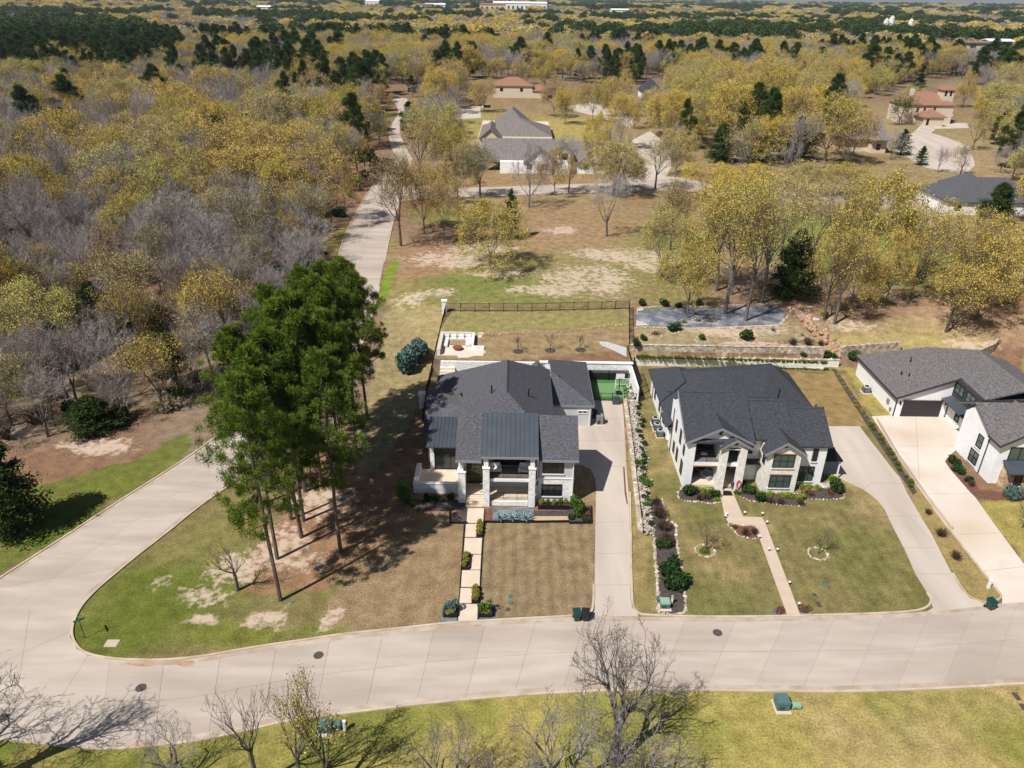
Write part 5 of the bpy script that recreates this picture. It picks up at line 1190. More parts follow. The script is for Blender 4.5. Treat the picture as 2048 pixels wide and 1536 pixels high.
# ---- single trees of the open lots
for px, py, top, w, kd, nm in ((802, 492, 285, 11, K_BAREB, "tall forked bare tree with dark trunk beside the side street"), (848, 468, 300, 10, K_OAK, "slim oak with thin yellow buds next to the forked bare tree"), (890, 489, 345, 7, K_OAK, "small orange budding oak among bare trees near the side street"),
                               (980, 537, 393, 12.5, K_OAKY, "round crowned yellow green oak standing alone on the sandy lot"), (1058, 415, 270, 10, K_BARE, "bare tree with dark limbs before the white gabled house"), (1137, 386, 255, 9, K_BARE, "straight grey bare tree at the cross street kerb"), (1080, 352, 285, 7, K_BARE, "bare tree against the white gable front"),
                               (1213, 473, 330, 9.5, K_BARE, "dense grey bare tree alone on the leafy lot"), (1310, 378, 265, 12, K_BAREB, "vase shaped brown bare tree at the end of the cross street"), (1190, 345, 215, 8, K_OAK, "slim oak with pale buds right of the white gabled house"), (1235, 350, 215, 8, K_BARE, "tall thin bare tree right of the white gabled house"),
                               (915, 400, 285, 9, K_OAK, "orange brown oak left of the white gabled house"), (960, 395, 280, 8, K_PALE, "pale grey green tree left of the white gabled house"), (1240, 300, 175, 9, K_OAK, "tall yellow oak on the far lawn by the paved court"),
                               (1185, 245, 150, 11, K_OAKY, "yellow oak on the far lawn behind the long grey roof"), (1130, 250, 165, 8, K_OAK, "slim oak beside the long grey roof"), (870, 290, 190, 8, K_BARE, "clump stemmed bare tree on the far lawn"), (900, 280, 195, 8, K_BARE, "twiggy bare tree near the pavilion lawn")):
    T_(kd, "lot_tree", nm, "tree", px, py, top=top, width=w * 1.38)
T_(K_CED, "cedar_tree", "dark cedar standing right behind the round yellow green oak", "tree", 1022, 478, top=372, width=5)
for px, py, top, w, nm in ((820, 278, 203, 8, "dark pine on the island beside the far street"), (740, 262, 196, 9, "dark round pine at the wood's edge by the far street"), (712, 258, 192, 7, "taller dark pine behind the round one at the wood's edge"), (1825, 200, 146, 9, "dark spreading pine above the terracotta villa"), (500, 320, 230, 9, "single dark pine rising from the yellow oaks"), (146, 305, 216, 9, "single dark pine at the west of the yellow wood"), (825, 195, 150, 6, "dark pine at the head of the far street"), (1990, 290, 222, 8, "dark conical evergreen beyond the right hand court")):
    T_(K_PINED, "pine_tree", nm, "tree", px, py, top=top, width=w)
# ---- oaks of the right-hand back lots
for px, py, top, w, kd, nm in ((1375, 636, 455, 10, K_OAKY, "yellow green oak with low fork on the gravel bed"), (1450, 628, 330, 13, K_OPEN, "tall oak on the gravel bed with spreading orange yellow crown"), (1490, 642, 350, 12, K_OPEN, "straight pale trunked oak at the gravel bed's front edge"), (1522, 606, 325, 15, K_OPEN, "leaning thick trunked oak behind the gravel bed"), (1432, 582, 345, 13, K_OPEN, "oak behind the gravel bed with umbrella crown"), (1462, 590, 335, 13, K_OAKY, "slim oak among the umbrella crowned group behind the gravel bed"),
                               (1648, 640, 385, 11, K_BAREB, "slanting pale trunked tree by the stone steps"), (1668, 648, 440, 10, K_OPEN, "slim orange oak next to the slanting tree by the stone steps"), (1730, 566, 330, 16, K_OAKY, "big round yellow oak behind the leaf covered yard"), (1820, 600, 420, 10, K_BAREB, "thin bare tree in the leaf covered yard"), (1905, 620, 400, 13, K_OPEN, "gnarled oak with broken bark in the leaf covered yard"), (1892, 664, 520, 13, K_BAREB, "massive low stump like oak with arching limbs at the lawn edge"),
                               (2030, 600, 430, 12, K_OAK, "yellow oak at the right hand edge of the leaf covered yard"), (1960, 600, 440, 11, K_OAKY, "yellow green oak before the dark roofed house"), (1560, 520, 330, 12, K_OPEN, "oak of the umbrella row along the back lawn"), (1320, 560, 400, 9, K_OAK, "drooping brown oak at the left of the umbrella row"), (1340, 500, 350, 10, K_BAREB, "brownish twiggy oak at the left of the umbrella row"), (1620, 560, 345, 12, K_OPEN, "oak of the umbrella row near the tall cedar"), (1700, 625, 470, 9, K_OAK, "low orange budding oak amid the leaf covered yard"), (1770, 610, 450, 9, K_OAK, "small yellow oak amid the leaf covered yard"), (1840, 560, 390, 12, K_OAKY, "yellow oak near the white garden wall")):
    T_(kd, "oak_tree", nm, "tree", px, py, top=top, width=w * 1.2)
T_(K_CEDB, "cedar_tree", "tall dark cedar with broad base behind the leaning oak", "tree", 1580, 598, top=455, width=10)
T_(K_GREEN, "broadleaf_tree", "bright green leafed tree left of the terracotta villa", "tree", 1797, 250, top=185, width=13)
T_(K_GREEN, "broadleaf_tree", "smaller bright green tree before the terracotta villa", "tree", 1876, 240, top=205, width=8)
T_(K_GREEN, "broadleaf_tree", "bright green tree at the edge of the wood left of the far street", "tree", 660, 250, top=222, width=13)
for px, py, top, w, nm in ((1440, 325, 245, 12, "dark broad cedar beyond the back street"), (1500, 325, 260, 11, "second dark cedar beside the broad one beyond the back street"), (1590, 322, 230, 15, "largest dark cedar before the golden oak"), (18, 1062, 868, 10, "dark broad cedar on the green verge by the side street"), (205, 690, 560, 9, "dark cedar thicket inside the bare wood"), (120, 740, 640, 8, "low dark evergreen in the bare wood"), (330, 690, 600, 7, "upright green cedar in the bare wood near the pines"), (360, 790, 660, 7, "dark cedar at the wood edge beside the pine grove"), (1985, 452, 362, 11, "olive green evergreen before the dark roofed house"), (190, 860, 790, 9, "low green cedar at the wood edge by the side street"), (620, 470, 380, 6, "dark cedar at the wood edge by the side street bend"), (1840, 330, 290, 7, "round green cedar at the court's edge"), (1800, 310, 255, 8, "dark green cedar by the stone gabled house")):
    T_(K_CEDB if w > 8.5 else K_CED, "cedar_tree", nm, "tree", px, py, top=top, width=w)
T_(K_BLOS, "dogwood_tree", "white blossoming dogwood in the bare wood", "tree", 335, 545, H=5, width=7)
T_(K_BLOS, "dogwood_tree", "smaller white blossoming dogwood beside dark cedar thicket", "tree", 235, 600, H=4, width=4)
for px, py, top, w, kd, nm in ((1650, 322, 180, 27, K_OAKY, "huge golden oak left of the stone gabled house"), (1700, 330, 215, 17, K_OAK, "golden oak against the stone gabled house"), (1460, 300, 150, 24, K_OAK, "tall golden oak in the row beyond the back street"), (1400, 290, 165, 21, K_OAK, "broad golden oak in the row beyond the back street"), (1530, 260, 105, 22, K_OAKY, "tallest yellow oak above the golden row"), (1350, 280, 170, 17, K_OAK, "brown golden oak at the left of the golden row"), (1350, 355, 245, 13, K_OAK, "orange brown oak above the back street bend"), (1920, 350, 280, 11, K_BAREB, "purple brown bare tree by the right hand court"), (1875, 345, 285, 8, K_BARE, "thin bare tree in the right hand court"), (1780, 320, 245, 9, K_BARE, "grey bare tree beside the stone gabled house"), (2000, 345, 285, 9, K_BARE, "grey bare tree above the dark roofed house"), (2040, 250, 170, 14, K_OAK, "golden oak beyond the right hand court"), (1960, 235, 170, 13, K_OAK, "golden oak beside the terracotta villa"), (1600, 395, 318, 17, K_OAK, "golden oak on the back lawn by the back street"), (1690, 400, 322, 18, K_OAKY, "yellow oak on the back lawn by the white garden wall"), (1500, 392, 322, 16, K_OAK, "rounded golden oak on the back lawn above the umbrella row"), (1410, 395, 318, 17, K_OAK, "golden oak on the back lawn left of the umbrella row"), (1330, 470, 375, 12, K_BAREB, "brown twiggy tree at the west of the back lawn"), (1780, 470, 380, 14, K_OAK, "yellow oak at the east of the back lawn"), (1540, 330, 215, 19, K_OAK, "golden oak behind the dark cedars"), (1480, 240, 135, 20, K_OAK, "pale golden oak in the second row behind the cedars"), (1300, 250, 170, 14, K_OAK, "brown golden oak by the paved court"), (1230, 235, 140, 17, K_OAK, "rounded golden oak behind the long grey roof's end"), (1090, 180, 125, 16, K_OAKY, "yellow oak beside the red tiled house"), (900, 205, 125, 16, K_OAK, "brown golden oak left of the pavilion"), (968, 225, 150, 13, K_OAK, "brown golden oak at the left end of the long grey roof"), (1108, 235, 150, 14, K_OAK, "golden oak at the right end of the long grey roof"), (1040, 168, 118, 15, K_OAK, "golden oak behind the red tiled house"), (1945, 300, 215, 12, K_BAREB, "brown tree at the right of the round court"), (1815, 235, 165, 13, K_OAK, "golden oak at the left of the terracotta villa"), (1925, 215, 140, 14, K_OAK, "golden oak behind the tower of the terracotta villa"), (850, 185, 120, 15, K_BAREB, "brown twiggy tree at the head of the far street")):
    T_(kd, "oak_tree" if kd in (K_OAK, K_OAKY, K_OPEN) else "bare_tree", nm, "tree", px, py, top=top, width=w)
# ------------------------------------------------------------------ woods
def join_mesh(a, b, name):
    V = []; fs = {3: [], 4: []}; ms = {3: [], 4: []}; at = {3: [], 4: []}; mats = []; o = 0
    for me in (a, b):
        n = len(me.vertices); co = np.empty(n * 3, np.float32); me.vertices.foreach_get("co", co); V.append(co.reshape(-1, 3))
        P = len(me.polygons); tot = np.empty(P, np.int32); me.polygons.foreach_get("loop_total", tot); st = np.empty(P, np.int32); me.polygons.foreach_get("loop_start", st)
        lv = np.empty(len(me.loops), np.int32); me.loops.foreach_get("vertex_index", lv)
        mi = np.empty(P, np.int32); me.polygons.foreach_get("material_index", mi); av = np.empty(P, np.float32); me.attributes["v"].data.foreach_get("value", av)
        for k in (3, 4):
            s = np.where(tot == k)[0]
            if len(s): fs[k].append(lv[st[s][:, None] + np.arange(k)] + o); ms[k].append(mi[s] + len(mats)); at[k].append(av[s])
        mats += list(me.materials); o += n
    F_, M_, A_ = [], [], []
    for k in (4, 3):
        if fs[k]: F_.append(np.concatenate(fs[k])); M_.append(np.concatenate(ms[k])); A_.append(np.concatenate(at[k]))
    return npmesh(name, np.concatenate(V), F_, mats, np.concatenate(M_), np.concatenate(A_))
def far_blob(name, seed, H, width, m_, bark, n, size, dome=True):
    rg = np.random.default_rng(seed)
    L = 9; cs = rg.normal(0, 1, (L, 3)); cs /= np.linalg.norm(cs, axis=1)[:, None]; cs[:, 2] = np.abs(cs[:, 2])
    cs = cs * np.array([width * 0.3, width * 0.3, H * 0.26]) + np.array([0, 0, H * 0.5])
    k = rg.integers(0, L, n); d = rg.normal(size=(n, 3)); d /= np.linalg.norm(d, axis=1)[:, None]; d[:, 2] = np.abs(d[:, 2]) * 1.0 - 0.25
    C = cs[k] + d * np.array([width * 0.24, width * 0.24, H * 0.24]) * (rg.uniform(0.5, 1, (n, 1)) ** 0.6)
    V, Fc = leaves(C, size, rg)
    P1 = cs[:6]; st = tubes(np.tile([[0, 0, H * 0.2]], (6, 1)), P1, np.full(6, width * 0.012), np.full(6, width * 0.005), 3)
    tr = tubes(np.array([[0, 0, 0.0]]), np.array([[0, 0, H * 0.25]]), np.array([width * 0.02]), np.array([width * 0.014]), 4)
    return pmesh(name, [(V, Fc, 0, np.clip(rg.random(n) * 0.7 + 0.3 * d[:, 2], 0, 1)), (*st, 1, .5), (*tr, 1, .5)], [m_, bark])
J_OAK = [join_mesh(*p, "oak_joined") for p in OAK + OAKY[:1]]
J_BARE = [join_mesh(*p, "bare_joined") for p in BARE]
J_BB = [join_mesh(*p, "twiggy_joined") for p in BAREB]
J_PINE = [join_mesh(*p, "pine_joined") for p in PINED]
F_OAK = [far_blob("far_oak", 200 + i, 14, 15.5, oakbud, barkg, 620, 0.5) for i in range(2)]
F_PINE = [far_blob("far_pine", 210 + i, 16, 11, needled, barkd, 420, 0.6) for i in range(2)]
F_BARE = [join_mesh(*woody("far_bare", 220 + i, 14, 4, 13, barkg, twiggrey, None, lev=3, tmin=0.055, limbs=6, up=.16, forks=1.9), "far_bare") for i in range(2)]
KINDS = [("oak", J_OAK), ("bare", J_BARE), ("twiggy", J_BB), ("pine", J_PINE), ("foak", F_OAK), ("fbare", F_BARE), ("fpine", F_PINE)]
kcol = bpy.data.collections.new("tree kinds"); kidx = {}
c_ = 0
for kn, ml in KINDS:
    for me_ in ml:
        kcol.objects.link(bpy.data.objects.new("kind_%03d" % c_, me_)); kidx.setdefault(kn, []).append(c_); c_ += 1
rgn = np.random.default_rng(77)
WOOD = [(-900, 1030), (-200, 925), (0, 888), (150, 880), (300, 862), (395, 815), (520, 720), (600, 610), (640, 520), (662, 470), (690, 415), (715, 375), (745, 330), (765, 290), (752, 250), (765, 215), (772, 185), (700, 150), (-900, 150)]
BACK = [(-4000, 172), (-4000, -4), (6000, -4), (6000, 172)]
CLEAR = [[(772, 320), (760, 270), (775, 215), (765, 180), (850, 180), (850, 330)], [(840, 420), (840, 172), (930, 158), (1110, 158), (1180, 176), (1280, 176), (1280, 160), (1345, 160), (1345, 205), (1300, 240), (1345, 420)], [(1795, 360), (1795, 180), (1815, 160), (1950, 160), (1960, 360)], [(1900, 126), (2030, 126), (2030, 110), (1900, 110)], [(1700, 300), (1700, 200), (1800, 200), (1800, 300)]]
GOLD = [(1345, 172), (1790, 172), (1740, 205), (1690, 215), (1560, 232), (1420, 280), (1345, 300)]
EAST = [(1960, 172), (2800, 172), (2800, 470), (2070, 470), (1965, 230)]
PINEZ = [(-700, 172), (-700, 66), (60, 66), (250, 78), (330, 92), (372, 118), (368, 148), (300, 150), (250, 168), (160, 172)]
def projv(X_, Y_, Z_):
    v = np.stack([X_, Y_, Z_ - CAMH], -1); c = v @ _fw
    return CX + F * (v @ _rt) / c, CY - F * (v @ _up) / c
def scatter(d0, d1, sp, seed):
    rg = np.random.default_rng(seed); w = d1 * 0.86
    gx, gy = np.meshgrid(np.arange(-w, w, sp), np.arange(d0 * 0.55, d1, sp))
    gx = (gx + rg.uniform(-.5, .5, gx.shape) * sp * 0.95).ravel(); gy = (gy + rg.uniform(-.5, .5, gy.shape) * sp * 0.95).ravel()
    d = np.hypot(gx, gy); k = (d >= d0) & (d < d1) & (np.abs(gx) < gy * 0.80 + 25); return gx[k], gy[k]
MID = [(840, 400), (840, 172), (925, 172), (925, 330), (950, 362), (1245, 362), (1245, 250), (1345, 200), (1345, 400)]
MIDR = [(1345, 172), (1700, 172), (1690, 300), (1780, 330), (1345, 375)]
recs = []          # x, y, z, kind, height, width, distance
def sow(d0, d1, sp, seed, far):
    x, y = scatter(d0, d1, sp, seed); z = gz(x, y); px, py = projv(x, y, z)
    ok = inpoly(px, py, WOOD) | inpoly(px, py, BACK) | inpoly(px, py, EAST) | (inpoly(px, py, GOLD) & (vnoise(x, y, 9, 8) > 0.35))
    for c in CLEAR: ok &= ~inpoly(px, py, c)
    if d0 < 500: ok |= (inpoly(px, py, MID) | inpoly(px, py, MIDR)) & (vnoise(x, y, 3.1, 14) > 0.5)
    for b in HB: ok &= ~((x > b[0] - 3) & (x < b[1] + 3) & (y > b[2] - 6) & (y < b[3] + 3))
    if d0 < 500:
        for s_ in STREETS: ok &= ~inpoly(x, y, s_)
    if d0 < 500:
        U = np.array(USED)
        dm = np.min(np.hypot(x[:, None] - U[None, :, 0], y[:, None] - U[None, :, 1]), axis=1) if len(x) else np.zeros(0)
        ok &= dm > 3.5
    x, y, z, px, py = x[ok], y[ok], z[ok], px[ok], py[ok]
    n1 = fbm(x, y, 60 if not far else 190, 31, 2); n2 = fbm(x, y, 45 if not far else 150, 51, 2); r = rgn.random(len(x))
    pz = inpoly(px, py, PINEZ)
    for i in range(len(x)):
        if pz[i]: k = 'pine' if r[i] < 0.93 else 'oak'
        elif inpoly(px[i], py[i], WOOD) and y[i] < 330:
            grey = (py[i] > 470) or (px[i] < 170 and py[i] > 240) or n1[i] > 0.58
            k = ('bare' if r[i] < 0.72 else 'twiggy' if r[i] < 0.86 else 'oak') if grey else ('oak' if r[i] < 0.72 else 'twiggy' if r[i] < 0.84 else 'bare')
            if rgn.random() < 0.045 and py[i] < 400: k = 'pine'
            if px[i] > 420 and py[i] < 260 and r[i] > 0.5: k = 'twiggy' if r[i] > 0.75 else 'bare'
        elif inpoly(px[i], py[i], MID) and y[i] < 420: k = 'bare' if r[i] < .45 else 'twiggy' if r[i] < .72 else 'oak'
        elif inpoly(px[i], py[i], GOLD): k = 'oak' if r[i] < .85 else 'twiggy'
        else:
            if n2[i] > (0.65 if not far else 0.665): k = 'pine' if r[i] < 0.8 else 'oak'
            elif n1[i] > 0.49: k = 'bare' if r[i] < 0.62 else 'twiggy' if r[i] < .78 else 'oak' if r[i] < .99 else 'pine'
            else: k = 'oak' if r[i] < 0.62 else ('bare' if r[i] < 0.98 else 'pine')
        recs.append((x[i], y[i], z[i], k, far, math.hypot(x[i], y[i])))
sow(60, 330, 9.2, 1, False); sow(330, 760, 10.5, 2, False); sow(760, 2300, 15.5, 3, True); sow(2300, 9000, 36, 4, True)
def sow_small():
    x, y = scatter(60, 270, 4.7, 19); z = gz(x, y); px, py = projv(x, y, z)
    ok = inpoly(px, py, WOOD) & (py > 400) & (vnoise(x, y, 2.7, 4) > 0.4)
    for i in np.where(ok)[0]: recs.append((x[i], y[i], z[i], 'small', False, math.hypot(x[i], y[i])))
sow_small()
recs.sort(key=lambda q: q[5])
cnt = {}; lim = {'oak': 230, 'bare': 250, 'twiggy': 110, 'pine': 190}
PR = {'oak': (OAK + OAKY[:1], 16, J_OAK), 'bare': (BARE, 15, J_BARE), 'twiggy': (BAREB, 15, J_BB), 'pine': (PINED, 19, J_PINE)}
NAMES = {'oak': ("oak_tree", "yellow budding oak in the wood", "budding oaks of the woods"), 'bare': ("bare_tree", "grey leafless tree in the wood", "grey leafless trees of the woods"), 'twiggy': ("bare_tree", "brown twigged tree just coming into bud in the wood", "brown twigged trees of the woods"), 'pine': ("pine_tree", "dark pine rising among the leafless woods", "dark pines of the woods")}
HT = {'oak': (11, 20.5), 'bare': (11, 19.5), 'twiggy': (11, 18.5), 'pine': (16, 23)}
stuff = []
for (x, y, z, k, far, d) in recs:
    if k == 'small': stuff.append((x, y, z, 'bare' if rgn.random() < .75 else 'twiggy', False, rgn.uniform(6.5, 13), d)); continue
    h = rgn.uniform(*HT[k])
    if y < 330 and x < -20:
        px_, py_ = proj((x, y, z))
        if py_ > 560 and k != 'pine': h *= 0.88
    if not far and cnt.get(k, 0) < lim[k]:
        pr, pH, jm = PR[k]; cnt[k] = cnt.get(k, 0) + 1
        i = int(rgn.integers(len(pr))); s = h / pH; rz = rgn.uniform(0, 6.28); ws = s * rgn.uniform(0.62, 1.15) * (1.25 if k == 'pine' else 1.0)
        nm, lb, gp = NAMES[k]
        if x < -20 and y < 330: lb += " west of the side street"; gp += " west of the side street"
        else: lb += " beyond the houses"; gp += " beyond the houses"
        if d < 230:
            t = thing(nm, lb, "tree", (x, y, z - 0.1), gp, rz, (ws, ws, s))
            link("trunk", pr[i][0], t); link("crown", pr[i][1], t)
        else:
            o = link(nm, jm[i], None, (x, y, z - 0.1), rz, (ws, ws, s)); tag(o, lb, "tree", gp)
    else: stuff.append((x, y, z, k, far, h, d))
# the rest of the forest: one mass
N_ = len(stuff); kk, sc_, rt_ = np.empty(N_, np.int32), np.empty((N_, 3), np.float32), np.empty(N_, np.float32)
for i, (x, y, z, k, far, h, d) in enumerate(stuff):
    if far: pool = kidx['foak' if k == 'oak' else 'fpine' if k == 'pine' else 'fbare']; s = h / 14.5 * (1.0 if d < 2300 else 2.0); w = s * (1.25 if d < 2300 else 1.3)
    else: pool = kidx[k]; s = h / PR[k][1]; w = s * (1.35 if k == 'pine' else 1.0)
    kk[i] = pool[int(rgn.integers(len(pool)))]; sc_[i] = (w, w, s * (0.72 if d > 2300 else 1)); rt_[i] = rgn.uniform(0, 6.28)
def instancer(name, pts, kk, sc_, rt_, col):
    me = bpy.data.meshes.new(name); me.vertices.add(len(pts)); me.vertices.foreach_set("co", np.asarray(pts, np.float32).ravel())
    a = me.attributes.new("kind_index", 'INT', 'POINT'); a.data.foreach_set("value", kk)
    a = me.attributes.new("size", 'FLOAT_VECTOR', 'POINT'); a.data.foreach_set("vector", sc_.ravel())
    a = me.attributes.new("turn", 'FLOAT_VECTOR', 'POINT'); a.data.foreach_set("vector", np.stack([np.zeros_like(rt_), np.zeros_like(rt_), rt_], 1).astype(np.float32).ravel())
    o = link(name, me); ng = bpy.data.node_groups.new(name, 'GeometryNodeTree')
    ng.interface.new_socket("Geometry", in_out='INPUT', socket_type='NodeSocketGeometry'); ng.interface.new_socket("Geometry", in_out='OUTPUT', socket_type='NodeSocketGeometry')
    n = ng.nodes; L = ng.links
    gi, go = n.new("NodeGroupInput"), n.new("NodeGroupOutput")
    ci = n.new("GeometryNodeCollectionInfo"); ci.inputs["Collection"].default_value = col; ci.inputs["Separate Children"].default_value = True; ci.inputs["Reset Children"].default_value = True
    ip = n.new("GeometryNodeInstanceOnPoints"); ip.inputs["Pick Instance"].default_value = True
    def attr(nm, ty):
        q = n.new("GeometryNodeInputNamedAttribute"); q.data_type = ty; q.inputs["Name"].default_value = nm
        return [s for s in q.outputs if s.name == "Attribute" and s.enabled][0]
    er = n.new("FunctionNodeEulerToRotation"); L.new(attr("turn", 'FLOAT_VECTOR'), er.inputs[0])
    L.new(gi.outputs[0], ip.inputs["Points"]); L.new(ci.outputs[0], ip.inputs["Instance"]); L.new(attr("kind_index", 'INT'), ip.inputs["Instance Index"])
    L.new(er.outputs[0], ip.inputs["Rotation"]); L.new(attr("size", 'FLOAT_VECTOR'), ip.inputs["Scale"]); L.new(ip.outputs[0], go.inputs[0])
    o.modifiers.new("trees", 'NODES').node_group = ng
    return o
fo = instancer("far_forest", [(q[0], q[1], q[2] - 0.1) for q in stuff], kk, sc_, rt_, kcol)
tag(fo, "far woodland of yellow oaks, grey leafless trees and dark pines to the horizon", "forest", kind="stuff")
# undergrowth of the western wood
ucol = bpy.data.collections.new("undergrowth kinds")
UB = [bush_mesh("under", 300, shrubg, 200, 0.16), twigbush("under", 301, shrubbr, 60), bush_mesh("under", 302, hedgem, 160, 0.14), twigbush("under", 303, twiggrey, 60), bush_mesh("under", 304, palebud, 150, 0.13)]
for i, me_ in enumerate(UB): ucol.objects.link(bpy.data.objects.new("under_%02d" % i, me_))
x, y = scatter(60, 260, 4.2, 9); px, py = projv(x, y, gz(x, y)); ok = inpoly(px, py, WOOD) & (rgn.random(len(x)) < 0.6); x, y = x[ok], y[ok]
n_ = len(x); s = rgn.uniform(0.7, 2.6, n_)
uo = instancer("undergrowth", np.stack([x, y, gz(x, y) - 0.05], 1), rgn.choice([0, 0, 1, 1, 2, 3, 3, 4], n_).astype(np.int32), np.stack([s, s, s * rgn.uniform(.7, 1.3, n_)], 1).astype(np.float32), rgn.uniform(0, 6.28, n_).astype(np.float32), ucol)
tag(uo, "low brown and green undergrowth on the floor of the western wood", "undergrowth", kind="stuff")
print("TREES", cnt, N_, n_)
# ------------------------------------------------------------------ walls and fences of the lots
def P0(px, py): return G(px, py, 0)
def bar(name, pts, w, h, material, label=None, cat=None, parent=None, z=None, side=1, group=None, z0=-0.3):
    """a wall following pixels on the ground"""
    L = [(p[0], p[1], (float(gz(p[0], p[1])) if z is None else z)) for p in (G(q[0], q[1], z) for q in pts)]
    o = MB().strip(L, w, z0, h, side).build(name, material, parent)
    if parent is None: tag(o, label, cat, group)
    return o
def stones(name, line, n, size, material, parent=None, seed=0, label=None, cat=None, spread=0.08, group=None, stuff=True):
    """rough stones laid along a line of world points"""
    rg = np.random.default_rng(seed); P = resample(line, n); ico = []
    t = (1 + 5 ** .5) / 2
    iv = np.array([(-1, t, 0), (1, t, 0), (-1, -t, 0), (1, -t, 0), (0, -1, t), (0, 1, t), (0, -1, -t), (0, 1, -t), (t, 0, -1), (t, 0, 1), (-t, 0, -1), (-t, 0, 1)]) / 1.9
    itf = [(0, 11, 5), (0, 5, 1), (0, 1, 7), (0, 7, 10), (0, 10, 11), (1, 5, 9), (5, 11, 4), (11, 10, 2), (10, 7, 6), (7, 1, 8), (3, 9, 4), (3, 4, 2), (3, 2, 6), (3, 6, 8), (3, 8, 9), (4, 9, 5), (2, 4, 11), (6, 2, 10), (8, 6, 7), (9, 8, 1)]
    V, Fc = [], []
    for i in range(n):
        s = size * rg.uniform(0.6, 1.3); a = rg.uniform(0, 6.28)
        q = iv * np.array([s * rg.uniform(.8, 1.3), s * rg.uniform(.6, 1), s * rg.uniform(.5, .8)]) + rg.normal(0, s * .06, iv.shape)
        c, d = math.cos(a), math.sin(a); q = np.stack([q[:, 0] * c - q[:, 1] * d, q[:, 0] * d + q[:, 1] * c, q[:, 2]], 1)
        V.append(q + P[i] + np.array([rg.normal(0, spread), rg.normal(0, spread), s * .25])); Fc.append(np.array(itf) + 12 * i)
    org = WL[parent.name] if parent is not None else Vector(P.mean(0))
    me = npmesh(name, np.concatenate(V) - np.array(org), [np.concatenate(Fc)], [material])
    o = link(name, me, parent, None if parent is not None else tuple(org))
    if parent is None: WL[o.name] = org; tag(o, label, cat, group)
    if stuff: o["kind"] = "stuff"
    return o
def ground_line(pts, off=0.0): return [(p[0], p[1], float(gz(p[0], p[1])) + off) for p in (G(*q) for q in pts)]
# court behind the first house
cw = thing("court_wall", "white painted stone retaining wall around the green sports court", "wall", (14.5, 99.2, 0))
part(cw, "back_wall", stonew, (10.6, 17.5, 98.95, 99.35, 0, 2.55))
part(cw, "coping", white, (4.0, 17.7, 98.85, 99.5, 2.56, 2.68))
part(cw, "side_wall", whitebrick, (17.35, 17.6, 92.0, 98.95, 0, 2.2))
part(cw, "back_wall", stonew, (-10.5, 10.6, 99.0, 99.35, 0, 2.55))
sheet("court_turf", [(0, 0)] * 3, turf, 0.03, z=0) if False else None
ct = MB().box(10.7, 17.34, 92.3, 98.94, 0.0, 0.05).build("sports_court", turf); tag(ct, kind="structure")
MB().box(12.0, 16.0, 93.4, 97.6, 0.05, 0.056).build("inner_turf", turf2, ct)
sc_ = thing("slat_screen", "dark horizontal slat screen before the white court wall", "screen", (14.2, 98.6, 0))
for x in (11.4, 14.2, 17.0): part(sc_, "post", black, (x - .05, x + .05, 98.5, 98.62, 0, 1.7))
for k in range(9): part(sc_, "slat", black, (11.3, 17.1, 98.63, 98.68, 0.15 + .17 * k, 0.27 + .17 * k))
cf = thing("court_fence", "low black metal fence along the front of the green sports court", "fence", (14.2, 92.2, 0))
for x in (10.75, 12.4, 14.0, 15.7, 17.3): part(cf, "post", black, (x - .04, x + .04, 92.12, 92.2, 0, 1.35))
for z in (0.15, 1.25): part(cf, "rail", black, (10.75, 17.3, 92.14, 92.18, z, z + .05))
m = MB()
for i in range(54): m.box(10.8 + i * .12, 10.815 + i * .12, 92.15, 92.17, .18, 1.25)
tag(m.build("pickets", black, cf), kind="stuff")
gl = thing("football_goal", "small white framed football goal with net on the sports court", "goal", (15.9, 96.5, 0.05))
m = MB()
for x in (14.9, 16.9): m.tube((x, 96, .05), (x, 96, 1.6), .05); m.tube((x, 96, 1.6), (x, 97.2, .08), .03)
m.tube((14.9, 96, 1.6), (16.9, 96, 1.6), .05); m.tube((14.9, 97.2, .1), (16.9, 97.2, .1), .03); m.build("frame", white, gl)
m = MB()
for i in range(11): m.tube((14.9 + .2 * i, 96.02, 1.58), (14.9 + .2 * i, 97.18, .1), .008, n=4)
for i in range(6): m.tube((14.9, 96 + .24 * i, 1.6 - .3 * i), (16.9, 96 + .24 * i, 1.6 - .3 * i), .008, n=4)
m.build("net", white, gl)
hp = thing("basketball_hoop", "portable basketball hoop with pale backboard on the sports court", "hoop", (15.2, 93.9, 0.05))
MB().box(14.8, 15.6, 94.0, 94.8, .05, .3).build("base", black, hp); MB().tube((15.2, 94.4, .3), (15.2, 94.3, 3.0), .06).build("pole", black, hp)
MB().box(14.6, 15.8, 94.15, 94.2, 2.5, 3.3).build("backboard", white, hp)
m = MB()
for k in range(12):
    a0, a1 = 6.283 * k / 12, 6.283 * (k + 1) / 12; m.tube((15.2 + .23 * math.cos(a0), 93.88 + .23 * math.sin(a0), 2.7), (15.2 + .23 * math.cos(a1), 93.88 + .23 * math.sin(a1), 2.7), .015, n=5)
m.build("rim", rust, hp)
